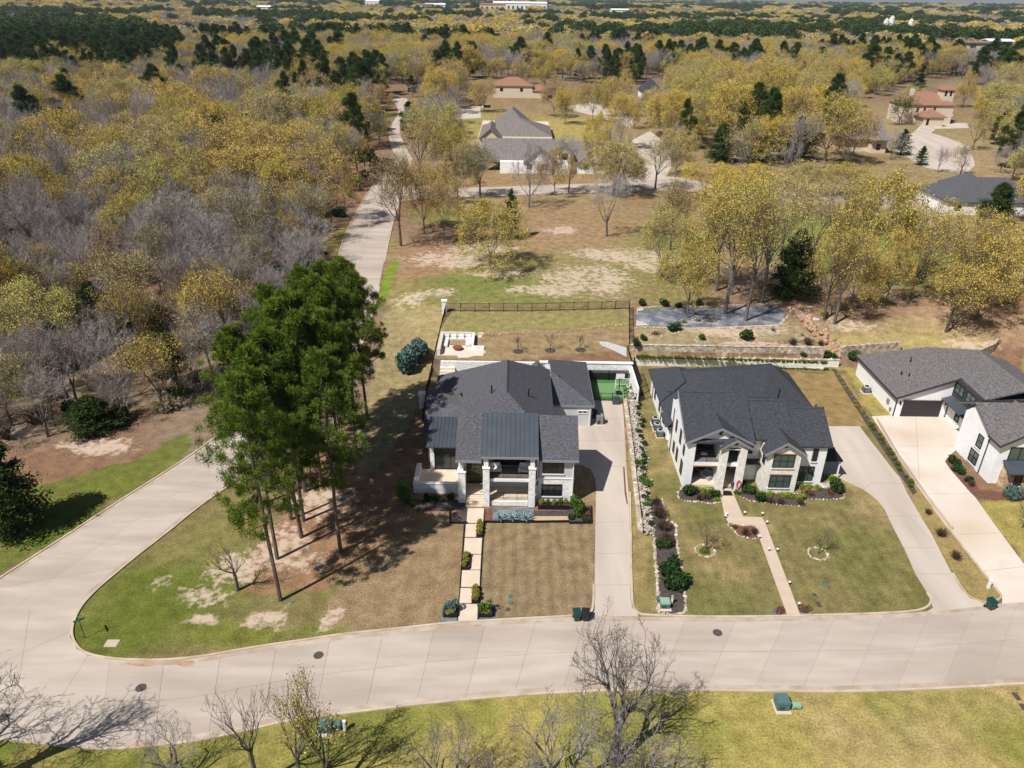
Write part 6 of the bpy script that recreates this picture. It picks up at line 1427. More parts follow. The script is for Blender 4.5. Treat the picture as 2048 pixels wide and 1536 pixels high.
# back-lot fences
def fence(label, pts, h, bays, name="iron_fence", z=None, dense=0.13, rails=(0.12, 0.95)):
    L = resample([(x, y, float(gz(x, y)) if z is None else z) for x, y in pts], bays + 1)
    t = thing(name, label, "fence", tuple(L[0]))
    for p in L: part(t, "post", black, (p[0] - .05, p[0] + .05, p[1] - .05, p[1] + .05, p[2] - .2, p[2] + h + .08))
    for a, b in zip(L[:-1], L[1:]):
        for f in rails: MB().tube((a[0], a[1], a[2] + h * f), (b[0], b[1], b[2] + h * f), .028, n=4).build("rail", black, t)
        n = int(np.linalg.norm(b - a) / dense); m = MB()
        for i in range(1, n):
            q = a + (b - a) * i / n; m.box(q[0] - .011, q[0] + .011, q[1] - .011, q[1] + .011, q[2] + .08, q[2] + h)
        tag(m.build("pickets", black, t), kind="stuff")
    return t
pz_ = lambda px, py, z: tuple(G(px, py, z)[:2])
A, B = pz_(893, 623, 3.0), pz_(1258, 618, 3.0)
mid = ((A[0] + B[0]) / 2 - 2, (A[1] + B[1]) / 2 - 0.7)
fence("long black iron fence along the top of the first back lawn", [A, mid, B], 1.5, 13)
fence("black iron fence down the west side of the first back lawn", [A, (-11.75, 108), (-11.9, 100), (-11.9, 92)], 1.7, 11, dense=0.09)
fence("black iron fence between the two back gardens", [(17.95, 105.6), B], 1.6, 6)
fence("black iron fence on the side wall of the sports court", [(17.8, 92), (17.8, 99.2)], 3.6, 4, z=0.0)
for i, (px, py, z, h) in enumerate(((889, 624, 3.0, 2.0), (845, 815, 0.0, 2.2))):
    g = G(px, py, z); t = thing("gate_pillar", ["square white pillar at the corner of the iron fence", "square white pillar in the shade beside the first house"][i], "pillar", tuple(g))
    part(t, "shaft", stonew, (g[0] - .4, g[0] + .4, g[1] - .4, g[1] + .4, z - .3, z + h)); part(t, "cap", white, (g[0] - .48, g[0] + .48, g[1] - .48, g[1] + .48, z + h, z + h + .12))
# dark screen fence beside the first house
t = thing("board_fence", "dark horizontal board fence in pine shade beside the first house", "fence", (-11.6, 92, 0))
for k in range(5): part(t, "post", black, (-11.75, -11.65, 86 + 1.6 * k, 86.1 + 1.6 * k, 0, 1.9))
for k in range(9): part(t, "board", trimdark, (-11.64, -11.6, 86, 92.5, .1 + .2 * k, .26 + .2 * k))
# fire pit patio
zp = 2.62
pt = thing("fire_pit_patio", "sunken pale stone patio with low walls behind the first house", "patio", (-9.2, 104, zp))
a, b = pz_(884, 712, zp), pz_(968, 700, zp); a2 = pz_(880, 675, zp); b2 = pz_(945, 676, zp)
xl, xr, yf, yb = a[0] - .3, b2[0], a[1] + .2, a2[1]
part(pt, "floor", concrete3, (xl, b[0], yf, yb - .4, zp - .3, zp + .06))
part(pt, "wall", stonew, (xl - .4, xl, yf, yb, zp - .3, zp + 0.95), (xl - .4, xr + .4, yb - .4, yb, zp - .3, zp + 0.95), (xr, xr + .4, yf + 2.5, yb - .4, zp - .3, zp + .95))
part(pt, "coping", woodw, (xl - .45, xl + .05, yf, yb + .05, zp + .952, zp + 1.02), (xl + .05, xr + .45, yb - .45, yb + .05, zp + .952, zp + 1.02))
part(pt, "wing_wall", stonew, (xr + .4, b[0], yf + 2.3, yf + 2.6, zp - .3, zp + .5))
so = thing("corner_sofa", "white U shaped outdoor sofa around the rust fire bowl", "sofa", ((xl + xr) / 2, yb - 1.2, zp))
part(so, "seat", woodw, (xl + .1, xr - .1, yb - 1.3, yb - .5, zp + .06, zp + .3), (xl + .1, xl + .9, yf + 2.6, yb - 1.3, zp + .06, zp + .3), (xr - .9, xr - .1, yf + 3, yb - 1.3, zp + .06, zp + .3))
for x in np.linspace(xl + .5, xr - .5, 4): part(so, "cushion", cushion, (x - .42, x + .42, yb - 1.28, yb - .65, zp + .3, zp + .46), bevel=.05); part(so, "back_cushion", cushion, (x - .4, x + .4, yb - .68, yb - .48, zp + .46, zp + .95), bevel=.05)
part(so, "cushion", cushion, (xl + .12, xl + .88, yf + 2.65, yb - 1.35, zp + .3, zp + .46), bevel=.05); part(so, "cushion", cushion, (xr - .88, xr - .12, yf + 3.05, yb - 1.35, zp + .3, zp + .46), bevel=.05)
fx, fy = pz_(915, 695, zp + .4)
MB().tube((fx, fy, zp + .06), (fx, fy, zp + .5), .45, .75, 16).build("fire_bowl", rust); tag(bpy.data.objects["fire_bowl"], "round rust brown fire bowl in the middle of the patio", "fire bowl")
st = thing("garden_stair", "pale broad steps leading down from the fire pit patio", "stairs", (-9.5, 99, 0))
sx0, sx1 = pz_(881, 735, 1.3)[0], pz_(911, 735, 1.3)[0]
for k in range(6): part(st, "step", concrete3, (sx0, sx1, yf - .55 * (k + 1), yf - .55 * k - .02, zp - .3 * (k + 1) - .5 * k, zp - .28 * (k + 1) + .1))
sheet("curved_path", [(1197, 683), (1215, 684), (1253, 696), (1253, 714), (1225, 700), (1203, 691)], gravell, 0.04)
sheet("stepping_slab", [(952, 676), (963, 676), (968, 666), (957, 666)], concrete3, 0.1)
sheet("garden_band", [(915, 716), (970, 702), (972, 706), (935, 716), (930, 726), (918, 726)], concrete3, 0.05)
stones("stone_border", ground_line([(880, 671), (910, 670), (955, 671), (990, 669), (1040, 666), (1090, 665), (1130, 663), (1170, 659), (1210, 652), (1250, 649)]), 150, .2, rockr, label="line of rust coloured stones across the first back lawn", cat="stones", seed=3, spread=.16)
# second back garden: retaining walls
tw = thing("retaining_wall", "lower cream stone retaining wall behind the second house", "wall", (33, 104, 0))
part(tw, "wall_body", cream_stone, (18.2, 50.0, 103.75, 104.15, -.2, 1.36)); part(tw, "coping", rockm, (18.1, 50.1, 103.68, 104.22, 1.36, 1.44))
tw = thing("retaining_wall", "upper tan stone retaining wall behind the clipped hedge", "wall", (33, 105.2, 1.36))
part(tw, "wall_body", rockm, (18.2, 48.0, 105.15, 105.5, .5, 2.78)); part(tw, "coping", rockm, (18.1, 48.0, 105.1, 105.6, 2.78, 2.86))
for i in range(13): 
    x = 20.5 + 2.35 * i; part(tw, "lamp_block", cream_stone, (x, x + .2, 104.0, 104.14, 1.44, 1.62))
tw = thing("retaining_wall", "curved tan stone retaining wall behind the third house", "wall", (60, 105, 1))
m = MB().strip([(*G(*p)[:2], 1.6) for p in ((1680, 716), (1740, 708), (1800, 702))], .4, -2, .9, 1); m.build("wall_body", rockm, tw)
m = MB().strip([(*G(*p)[:2], 2.0) for p in ((1870, 745), (1920, 735), (1960, 720), (1985, 705), (1996, 690))], .4, -2, .5, 1); m.build("wall_body", rockm, tw)
sheet("gravel_bed", [(1272, 640), (1275, 622), (1330, 616), (1420, 618), (1480, 614), (1560, 612), (1572, 630), (1560, 648), (1480, 652), (1380, 655), (1300, 652)], gravelg, .04)
sheet("gravel_band", [(1272, 652), (1274, 616), (1287, 616), (1286, 645), (1300, 650)], gravell, .045)
stones("stone_border", ground_line([(1272, 655), (1300, 655), (1380, 658), (1480, 655), (1560, 651), (1575, 632)]), 130, .2, rockw, label="pale stone edging along the blue gravel bed", cat="stones", seed=5)
stones("stone_border", ground_line([(1276, 617), (1330, 612), (1420, 614), (1480, 610), (1565, 607)]), 90, .2, rockw, label="pale stone edging at the back of the blue gravel bed", cat="stones", seed=6)
sheet("gravel_pad", [(1590, 612), (1622, 612), (1640, 640), (1618, 642), (1600, 625)], gravell, .04)
stones("rock_stair", ground_line([(1595, 615), (1605, 640), (1630, 660), (1650, 680), (1668, 695), (1672, 715)]), 120, .5, rockr, label="rough rock stair winding down beside the blue gravel bed", cat="stairs", seed=8, spread=.8)
# stone strip between lots 1 and 2
sw = thing("strip_wall", "long cream stone kerb wall beside the first driveway", "wall", tuple(P0(1266, 900)))
m = MB().strip([(*P0(*p)[:2], 0) for p in ((1285, 1068), (1277, 1000), (1266, 900), (1258, 840), (1253, 800))], .5, -.2, .55, 1); m.build("wall_body", rockm, sw)
line = [(*P0(*p)[:2], .22) for p in ((1295, 1068), (1289, 1000), (1277, 900), (1268, 840), (1263, 795))]
stones("rock_bank", [p for p in line], 1300, .12, rockw, label="bank of white rocks between the first driveway and the second lawn", cat="rocks", seed=11, spread=.36)
stones("rock_bank", [(*P0(*p)[:2], .25) for p in ((1263, 795), (1260, 760), (1258, 735))], 120, .17, rockm, label="narrow bank of tan rocks beside the sports court wall", cat="rocks", seed=12, spread=.3)
bw = bar("divider_wall", [(1752, 842), (1768, 868), (1798, 918), (1829, 963), (1868, 1018), (1900, 1060)], .25, .55, concrete3, "pale concrete divider wall along the third driveway", "wall", z=0.0, side=1)

# ------------------------------------------------------------------ garden plants
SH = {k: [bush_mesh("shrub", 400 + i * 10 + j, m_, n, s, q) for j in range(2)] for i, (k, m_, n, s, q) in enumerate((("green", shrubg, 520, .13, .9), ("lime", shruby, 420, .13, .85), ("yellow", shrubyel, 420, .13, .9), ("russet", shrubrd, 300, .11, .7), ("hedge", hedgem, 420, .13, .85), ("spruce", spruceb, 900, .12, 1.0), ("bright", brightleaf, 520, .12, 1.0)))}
SH["twig"] = [twigbush("twig_shrub", 480 + j, shrubbr, 110) for j in range(2)]
SH["grey"] = [twigbush("twig_shrub", 490 + j, twiggrey, 90) for j in range(2)]
rs = random.Random(42)
def shrub(kind, px, py, r, label, group=None, h=None, name="shrub", z=None, at=None):
    g = G(px, py, z) if at is None else at
    zz = float(gz(g[0], g[1])) if z is None else z
    o = link(name, SH[kind][rs.randrange(2)], None, (g[0], g[1], zz), rs.uniform(0, 6.28), (r, r, (h or r * 1.5) / 1.5))
    return tag(o, label, "shrub", group)
def row(kind, pts, n, r, label, group, jit=.15, name="shrub", z=None):
    L = resample([G(p[0], p[1], z) for p in pts], n)
    for p in L: shrub(kind, 0, 0, r * rs.uniform(.8, 1.2), label, group, name=name, z=z, at=(p[0] + rs.gauss(0, jit), p[1] + rs.gauss(0, jit)))
row("green", [(1297, 1050), (1290, 980), (1283, 910), (1279, 840), (1274, 790), (1268, 745)], 26, .5, "small dark evergreen in the row along the white rock bank", "evergreens along the white rock bank")
row("bright", [(1296, 1010), (1290, 960), (1286, 930)], 3, .7, "leafy light green shrub at the foot of the white rock bank", "light green shrubs of the rock bank", .3)
row("hedge", [(1744, 852), (1770, 893), (1800, 940), (1822, 975)], 13, .42, "small yellow green shrub in the mulch strip between the driveways", "shrubs between the driveways")
row("yellow", [(1670, 742), (1690, 775), (1715, 812), (1738, 845)], 12, .36, "small shrub in the mulch strip beside the second back lawn", "shrubs beside the second back lawn")
row("hedge", [(1275, 716), (1350, 718), (1450, 721), (1550, 725), (1650, 728)], 46, .45, "clipped shrub of the low hedge on the retaining wall ledge", "clipped hedge shrubs on the ledge", .06, z=1.36)
sheet("mulch_strip", [(1664, 738), (1672, 738), (1745, 845), (1800, 930), (1834, 984), (1826, 990), (1790, 935), (1735, 852)], mulch, .02)
row("green", [(1300, 700), (1330, 699), (1415, 700), (1475, 704), (1600, 712)], 6, .75, "dark climbing shrub against the upper tan retaining wall", "shrubs against the upper wall", .3, z=1.4)
for px, py, k, r, lb in ((1287, 612, "green", .9, "dark shrub behind the blue gravel bed by the iron fence"), (1334, 612, "green", 1.1, "broad dark shrub behind the blue gravel bed"), (1357, 614, "green", .8, "small dark shrub behind the blue gravel bed near the forked oak"), (1400, 612, "green", .9, "round shrub behind the blue gravel bed left of the umbrella oaks"), (1650, 635, "lime", .9, "bright green shrub by the gravel pad"), (1348, 660, "green", 1.2, "glossy magnolia shrub on the left of the upper lawn"), (1487, 676, "green", 1.4, "taller glossy magnolia shrub in a stone ring on the upper lawn"), (1403, 678, "bright", .7, "green tufted shrub in a stone ring on the upper lawn"),
                          (1310, 669, "russet", .7, "reddish twiggy shrub in a stone ring on the upper lawn"), (1545, 662, "grey", .8, "grey twiggy shrub in a stone ring on the upper lawn"), (1604, 672, "grey", .6, "small dry shrub in a stone ring near the rock stair"), (1585, 690, "twig", 1.2, "dry dark shrub on the wall top by the rock stair"), (1615, 690, "twig", 1.3, "dry twiggy shrub beside the rock stair"), (1640, 693, "twig", 1.1, "dry shrub at the turn of the rock stair"), (1658, 722, "green", 1.3, "dark rounded shrub at the foot of the rock stair"), (1705, 722, "green", 1.2, "green shrub behind the third house's corner"), (1270, 690, "green", .9, "dark shrub at the foot of the iron fence"), (1285, 680, "green", .7, "small dark shrub beside the iron fence")):
    shrub(k, px, py, r, lb)
for i, (px, py, s) in enumerate(((1310, 672, 1.1), (1348, 664, .8), (1404, 681, 1.1), (1487, 681, 1.1), (1545, 664, 1.1), (1604, 674, .9), (1368, 645, 1.0), (1395, 642, .9), (1423, 643, 1.2))):
    g = G(px, py); z = float(gz(g[0], g[1])); c = [(g[0] + s * math.cos(k * .5236), g[1] + s * math.sin(k * .5236), z) for k in range(13)]
    stones("stone_ring", c, 24, .15, rockw, label="pale stone ring round a plant on the upper garden", cat="stones", seed=20 + i, spread=.03, group="stone rings of the upper garden")
    if i > 5: shrub("yellow", px, py, .45, "yellow tufted plant in a stone ring on the blue gravel", "yellow plants on the blue gravel")
# saplings with mulch rings behind the first house
for px, py in ((1036, 703), (1100, 701), (1161, 700)):
    g = G(px, py); z = float(gz(g[0], g[1]))
    MB().tube((g[0], g[1], z), (g[0], g[1], z + .05), .85, .8, 18).build("mulch_ring", mulch); tag(bpy.data.objects[-1] if False else [o for o in COL.objects if o.name.startswith("mulch_ring")][-1], kind="structure")
    tree(K_SMALL, "sapling", "bare sapling in a dark mulch ring behind the first house", "tree", px, py, H=3.4, width=2.6, group="saplings behind the first house")
# beds before the first house
sheet("mulch_bed", [(901, 1027), (934, 1018), (934, 1046), (901, 1046)], mulch, .05); sheet("mulch_bed", [(835, 1000), (930, 1000), (934, 1020), (832, 1024)], mulch, .03)
sheet("mulch_bed", [(968, 1020), (986, 1016), (986, 1044), (967, 1044)], mulchb, .05); sheet("gravel_bed", [(986, 1016), (1068, 1014), (1067, 1044), (986, 1044)], gravelg, .05)
sheet("sand_bed", [(1068, 1033), (1137, 1033), (1137, 1043), (1067, 1043)], mat("tan sand", (.46, .33, .21), (.52, .38, .25), 3), .05); sheet("mulch_bed", [(1068, 1022), (1137, 1022), (1137, 1033), (1068, 1033)], mulch, .05); sheet("mulch_bed", [(1137, 1012), (1180, 1012), (1182, 1046), (1137, 1046)], mulch, .06)
for pts in ([(900, 1024), (900, 1047), (935, 1047)], [(966, 1045), (1067, 1045), (1138, 1044), (1138, 1047), (1182, 1047), (1181, 1014)]):
    tag(MB().strip(ground_line(pts), .1, -.05, .28, -1).build("steel_edging", black), kind="structure")
def agave(px, py, label):
    g = G(px, py, .1); t = thing("agave", label, "plant", (g[0], g[1], .08), "agaves of the front bed")
    for k in range(26):
        a = k * 2.399; el = .25 + .95 * (k / 26); L = 1.05 - .35 * (k / 26)
        d = Vector((math.cos(a) * math.cos(el), math.sin(a) * math.cos(el), math.sin(el))); s = Vector((-math.sin(a), math.cos(a), 0)); u = d.cross(s) * -1
        V = []
        for f, w, c in ((0, .06, 0), (.4, .11, -.03), (.75, .075, .0), (1, .004, .07)):
            p = d * (L * f) + Vector((0, 0, -abs(c) if f < .5 else c)); V += [p + s * w + u * .03, p - s * w + u * .03, p - u * .02]
        fs = []
        for i in range(3): fs += [(3 * i, 3 * i + 3, 3 * i + 5, 3 * i + 2), (3 * i + 2, 3 * i + 5, 3 * i + 4, 3 * i + 1), (3 * i + 1, 3 * i + 4, 3 * i + 3, 3 * i)]
        o = link("leaf", MB().add(V, fs).mesh("leaf", agavem), t)
        at_ = o.data.attributes.new("v", 'FLOAT', 'FACE'); at_.data.foreach_set("value", np.full(len(o.data.polygons), rs.random(), np.float32))
for px in (1001, 1025, 1052): agave(px, 1037, "large blue grey agave rosette in the dark gravel front bed")
def planter(label, x0, x1, y0, y1, h, kinds, group=None, name="planter", z=0.0):
    t = thing(name, label, "planter", ((x0 + x1) / 2, (y0 + y1) / 2, z), group)
    m = MB().box(x0, x1, y0, y0 + .06, z, z + h).box(x0, x1, y1 - .06, y1, z, z + h).box(x0, x0 + .06, y0 + .06, y1 - .06, z, z + h).box(x1 - .06, x1, y0 + .06, y1 - .06, z, z + h)
    m.build("box", black, t); MB().box(x0 + .06, x1 - .06, y0 + .06, y1 - .06, z, z + h - .08).build("soil", mulch, t)
    for (x, y, k, r, hh) in kinds:
        o = link("foliage", SH[k][rs.randrange(2)], t, (x - t.location.x, y - t.location.y, h - .1), rs.uniform(0, 6), (r, r, hh / 1.5))
    return t
g0, g1 = P0(1076, 1018), P0(1140, 1016)
planter("long black planter of yellow green shrubs under the front windows", g0[0], g1[0], g0[1] - .1, g0[1] + .6, .6, [(g0[0] + .4 + .68 * i, g0[1] + .25, "hedge" if i % 2 else "yellow", .36, .9) for i in range(6)])
for i, q in enumerate((((1080, 620), (1225, 955)), ((700, 1415), (890, 1790)), ((960, 2267), (1120, 2647)))):
    a, b = P0(*zz1(*q[0])), P0(*zz1(*q[1])); x0, x1 = min(a[0], b[0]), max(a[0], b[0])
    planter(["black planter of yellow shrubs set in the slab walk next to the house end", "black planter of yellow shrubs set in the west side of the slab walk", "black planter of yellow shrubs set in the slab walk near the street end"][i], x0, x1, b[1], a[1], .35, [((x0 + x1) / 2, b[1] + (a[1] - b[1]) * f, "yellow", .42, .75) for f in (.2, .5, .8)])
sheet("gravel_bed", [(884, 1211), (916, 1211), (915, 1247), (881, 1250)], gravelg, .05); sheet("gravel_bed", [(957, 1211), (991, 1211), (989, 1243), (955, 1244)], gravelg, .05)
for px, nm in ((900, "square black planter with blue green grass clump west of the walk"), (971, "square black planter with green grass clump east of the walk")):
    a = P0(px, 1236); planter(nm, a[0] - .62, a[0] + .62, a[1], a[1] + 1.2, .5, [(a[0], a[1] + .6, "spruce" if px < 930 else "bright", .72, 1.25), (a[0], a[1] + .3, "yellow", .5, .5)])
shrub("bright", 1158, 1030, .9, "leafy green young tree in the mulch bed beside the front window", h=2.6); shrub("russet", 1172, 1032, .7, "low russet shrub under the green young tree")
shrub("green", 1145, 1040, .5, "low grey green shrub at the left of the mulch corner bed"); shrub("green", 1170, 1043, .5, "low grey green shrub at the right of the mulch corner bed")
shrub("bright", 812, 1002, .95, "leafy green young tree beside the low court wall", h=3.0); shrub("hedge", 825, 1010, .6, "low yellow green shrub by the corner of the court wall")
row("green", [(850, 998), (900, 1000)], 5, .5, "small shrub in pine shade before the court wall", "shrubs before the court wall", .1)
for i, (px, py, r) in enumerate(((815, 740, 2.2), (836, 722, 2.0), (845, 708, 1.6))): shrub("spruce", px, py, r, "silvery blue green spruce bush beside the dark fence", "blue spruce bushes by the fence", h=r * 1.9)
# second front garden
def bed(pts, material, label, n=60, seed=0, sz=.15):
    sheet("mulch_bed", pts, material, .03); L = ground_line(pts + [pts[0]]); stones("stone_border", L, n, sz, rockm, label=label, cat="stones", seed=seed, spread=.03)
bed([(1356, 985), (1364, 975), (1395, 975), (1440, 982), (1441, 1005), (1420, 1008), (1400, 1004), (1370, 1002), (1357, 997)], mulch, "cream stone edging of the bed left of the second house's walk", 44, 31)
bed([(1466, 982), (1520, 985), (1590, 988), (1640, 978), (1670, 955), (1690, 985), (1686, 998), (1650, 1000), (1620, 998), (1600, 1012), (1560, 1010), (1500, 1002), (1478, 992)], mulch, "cream stone edging of the long bed right of the second house's walk", 80, 32)
bed([(1458, 1050), (1508, 1052), (1519, 1077), (1500, 1078), (1475, 1070)], mulchb, "stone edging of the brown bed at the bend of the garden walk", 30, 33)
for px, py, k, r, lb in ((1380, 990, "green", 1.05, "large dark round shrub at the porch corner of the second house"), (1402, 984, "lime", .5, "lime shrub left of the second house's front steps"), (1416, 985, "lime", .45, "second lime shrub left of the front steps"), (1412, 998, "twig", .8, "brown twiggy shrub left of the garden walk"), (1398, 1000, "twig", .8, "brown dry shrub at the edge of the left bed"), (1430, 992, "green", .75, "green shrub next to the garden walk"), (1436, 1003, "lime", .45, "pale lime clump by the garden walk edge"),
                          (1475, 988, "hedge", .5, "low green plant right of the garden walk"), (1500, 985, "green", .9, "broad dark shrub at the stone bay's left corner"), (1520, 998, "green", .85, "dark spreading shrub before the stone bay"), (1487, 975, "green", .7, "dark shrub in the entry recess"), (1523, 990, "lime", .5, "lime ball shrub under the stone bay, left end"), (1537, 992, "lime", .5, "lime ball shrub under the stone bay, second"), (1566, 995, "lime", .5, "lime ball shrub under the stone bay, third"), (1580, 996, "lime", .55, "lime ball shrub under the stone bay, fourth"), (1597, 998, "lime", .65, "largest lime ball shrub at the stone bay's right corner"),
                          (1540, 1006, "twig", .8, "dry brown shrub in front of the stone bay, left"), (1560, 1008, "twig", .85, "dry brown shrub in front of the stone bay, middle"), (1600, 1010, "twig", .85, "dry brown shrub in front of the stone bay, right"), (1604, 976, "lime", .45, "lime shrub under the right hand window, left"), (1618, 978, "lime", .5, "lime shrub under the right hand window, middle"), (1634, 977, "lime", .5, "lime shrub under the right hand window, right"), (1620, 990, "russet", .7, "russet shrub before the right hand window"), (1680, 985, "green", 1.2, "dark green shrub at the driveway corner of the second house"), (1668, 965, "lime", .7, "lime shrub beside the driveway corner"), (1660, 985, "russet", .6, "reddish shrub next to the dark driveway corner shrub"),
                          (1490, 1070, "twig", .9, "dry brown shrub in the bed at the walk bend"), (1508, 1068, "twig", .8, "twiggy shrub at the right of the walk bend bed"), (1470, 1056, "russet", .45, "small red shrub at the walk bend bed"),
                          (1318, 1035, "twig", 1.5, "large dry shrub at the top of the long boundary bed"), (1325, 1060, "twig", 1.4, "dry brown shrub below the largest one in the boundary bed"), (1332, 1085, "twig", 1.3, "dry brown shrub in the middle of the boundary bed"), (1328, 1092, "green", .9, "small green shrub in the middle of the boundary bed"), (1336, 1155, "green", 1.25, "dark green shrub in the lower boundary bed, left"), (1352, 1165, "green", 1.3, "dark green shrub in the lower boundary bed, right"), (1345, 1180, "green", 1.2, "lowest dark green shrub in the boundary bed"), (1340, 1135, "green", 1.1, "dark green shrub above the pair in the boundary bed"), (1312, 1010, "twig", 1.0, "dry shrub at the upper tip of the boundary bed"),
                          (1560, 1222, "russet", .55, "russet grass clump left of the garden walk's street end"), (1608, 1222, "russet", .65, "russet grass clump right of the garden walk's street end"), (1856, 1028, "twig", .7, "small bare shrub on the grass strip by the driveway"), (1880, 1072, "twig", 1.0, "middle bare shrub on the grass strip between driveways"), (1910, 1118, "twig", 1.0, "lowest bare shrub on the grass strip between driveways"),
                          (1904, 928, "green", .9, "dark upright shrub at the third house's wall corner"), (1912, 940, "green", .7, "round shrub second along the third house's bed"), (1923, 950, "green", .7, "round shrub third along the third house's bed"), (1932, 962, "green", .65, "round shrub fourth along the third house's bed"), (1942, 972, "twig", .8, "bare vine shrub at the third house's corner"), (2018, 998, "spruce", 1.0, "small blue green conifer before the stone porch")):
    shrub(k, px, py, r, lb, h=(2.4 if "conifer" in lb else None))
sheet("mulch_bed", [(1299, 1000), (1322, 1000), (1334, 1040), (1352, 1050), (1350, 1075), (1362, 1140), (1372, 1200), (1370, 1226), (1322, 1226), (1316, 1150), (1308, 1080)], mulch, .03)
stones("stone_border", ground_line([(1318, 1226), (1316, 1190), (1313, 1140), (1308, 1080), (1304, 1040)]), 70, .2, rockm, label="cream stones along the west side of the boundary bed", cat="stones", seed=34, spread=.05)
stones("stone_border", ground_line([(1325, 1228), (1350, 1229), (1372, 1224), (1370, 1190), (1362, 1140), (1353, 1075), (1352, 1050), (1336, 1042), (1324, 1000)]), 95, .18, rockm, label="cream stones along the east side of the boundary bed", cat="stones", seed=35, spread=.05)
sheet("mulch_bed", [(1890, 924), (1906, 918), (1960, 980), (2010, 985), (2100, 985), (2100, 1003), (1952, 998)], mulchb, .03)
for px in (1553, 1605): sheet("gravel_bed", [(px - 8, 1216), (px + 14, 1216), (px + 18, 1231), (px - 5, 1231)], gravelg, .04)
for i, (px, py, w) in enumerate(((1410, 1102, 3.4), (1636, 1108, 2.8))):
    g = P0(px, py); c = [(g[0] + 1.0 * math.cos(k * .5236), g[1] + 1.0 * math.sin(k * .5236), 0) for k in range(13)]
    stones("stone_ring", c, 28, .14, rockm, label=["stone ring round the leafy patch under the west lawn tree", "stone ring under the east lawn tree beside the garden walk"][i], cat="stones", seed=40 + i, spread=.03)
    if i == 0: shrub("hedge", px, py, .7, "bright green ground plant under the west lawn tree", h=.35)
    tree(K_SMALL, "lawn_tree", ["small bare lawn tree west of the garden walk", "small bare lawn tree east of the garden walk"][i], "tree", px, py, H=3.8, width=w, v=1)
tree(K_SMALL, "lawn_tree", "small bare tree on the third house's lawn", "tree", 2044, 1056, H=3.4, width=2.6)

# ------------------------------------------------------------------ street things
def bin_(px, py, m_, label, rz=0.0):
    g = P0(px, py); t = thing("wheeled_bin", label, "bin", (g[0], g[1], .04), None, rz)
    V = []
    for z, w, d in ((.1, .25, .28), (.95, .33, .38)): V += [(-w, -d, z), (w, -d, z), (w, d, z), (-w, d, z)]
    fs = [(0, 3, 2, 1), (4, 5, 6, 7), (0, 1, 5, 4), (1, 2, 6, 5), (2, 3, 7, 6), (3, 0, 4, 7)]
    link("body", MB().add(V, fs).mesh("body", m_, bevel=.03), t)
    link("lid", MB().prism([(-.36, -.43), (.36, -.43), (.36, .4), (-.36, .4)], .955, [1.0, 1.0, 1.1, 1.1]).mesh("lid", m_, bevel=.02), t)
    link("handle", MB().tube((-.28, .45, 1.0), (.28, .45, 1.0), .025).mesh("handle", m_), t)
    for s in (-1, 1): link("wheel", MB().tube((s * .25, .33, .12), (s * .33, .33, .12), .12, n=14).mesh("wheel", black), t)
    link("grip_bar", MB().tube((-.2, -.36, .62), (.2, -.36, .62), .02).mesh("grip_bar", black), t)
    return t
bin_(1153, 1240, binG, "dark green wheeled bin at the first driveway's kerb", .1); bin_(1170, 1240, binB, "black wheeled bin beside the dark green one at the kerb", -.1); bin_(1979, 1218, binG, "dark green wheeled bin at the tip of the grass strip between driveways", .3)
bin_(1189, 836, binB, "black wheeled bin in the shade of the garage wall")
def manhole(px, py, label, r=.42):
    g = P0(px, py); t = thing("manhole_cover", label, "manhole", (g[0], g[1], .036))
    MB().tube((g[0], g[1], .037), (g[0], g[1], .05), r, r, 24).build("ring", iron, t); MB().tube((g[0], g[1], .05), (g[0], g[1], .058), r * .82, r * .82, 24).build("lid", iron, t)
manhole(637, 1311, "round iron manhole cover in the street below the sandy corner lawn"); manhole(1435, 1266, "round iron manhole cover in the street before the second house"); manhole(282, 1376, "round iron manhole cover in the street near the junction"); manhole(6, 1437, "round iron manhole cover at the junction's shadowed side")
sg = G(170, 1276, 0); t = thing("street_sign", "green street name sign on a thin post at the junction corner", "sign", (sg[0], sg[1], 0))
MB().tube((sg[0], sg[1], 0), (sg[0], sg[1], 2.35), .03).build("post", black, t)
def blade(z, ang, m_):
    o = MB().box(-.45, .45, -.012, .012, 0, .2).mesh("name_plate", m_); q = link("name_plate", o, t, (0, 0, z), ang); return q
q = blade(2.0, math.radians(35), signgreen); blade(2.22, math.radians(-50), signgreen)
def vault(label, x, y, w, d, h, m_, pad=True, name="utility_box", lidm=None):
    t = thing(name, label, "utility box", (x, y, 0))
    if pad: part(t, "pad", concrete3, (x - w / 2 - .12, x + w / 2 + .12, y - d / 2 - .25, y + d / 2 + .12, 0, .1))
    part(t, "cabinet", m_, (x - w / 2, x + w / 2, y - d / 2, y + d / 2, .1, h * .72), bevel=.03); part(t, "lid", lidm or m_, (x - w / 2 - .03, x + w / 2 + .03, y - d / 2 - .03, y + d / 2 + .03, h * .72, h), bevel=.06)
    part(t, "door_panel", binG, (x - w * .35, x + w * .1, y - d / 2 - .02, y - d / 2, .2, h * .55)); return t
g = P0(1565, 1422); vault("blue green transformer cabinet on a pad on the near verge", g[0], g[1] + .4, 1.0, 1.0, 1.0, boxgreen)
g = P0(1591, 1416); vault("pale green pedestal lying beside the transformer cabinet", g[0], g[1], .75, .45, .45, boxlight, False)
g = P0(1330, 1218); vault("green transformer cabinet in the boundary bed", g[0], g[1] + .3, .85, .8, .8, boxgreen, True, lidm=boxlight)
g = P0(1318, 1203); vault("round topped green pedestal beside the boundary bed", g[0], g[1], .45, .45, .55, boxgreen, False)
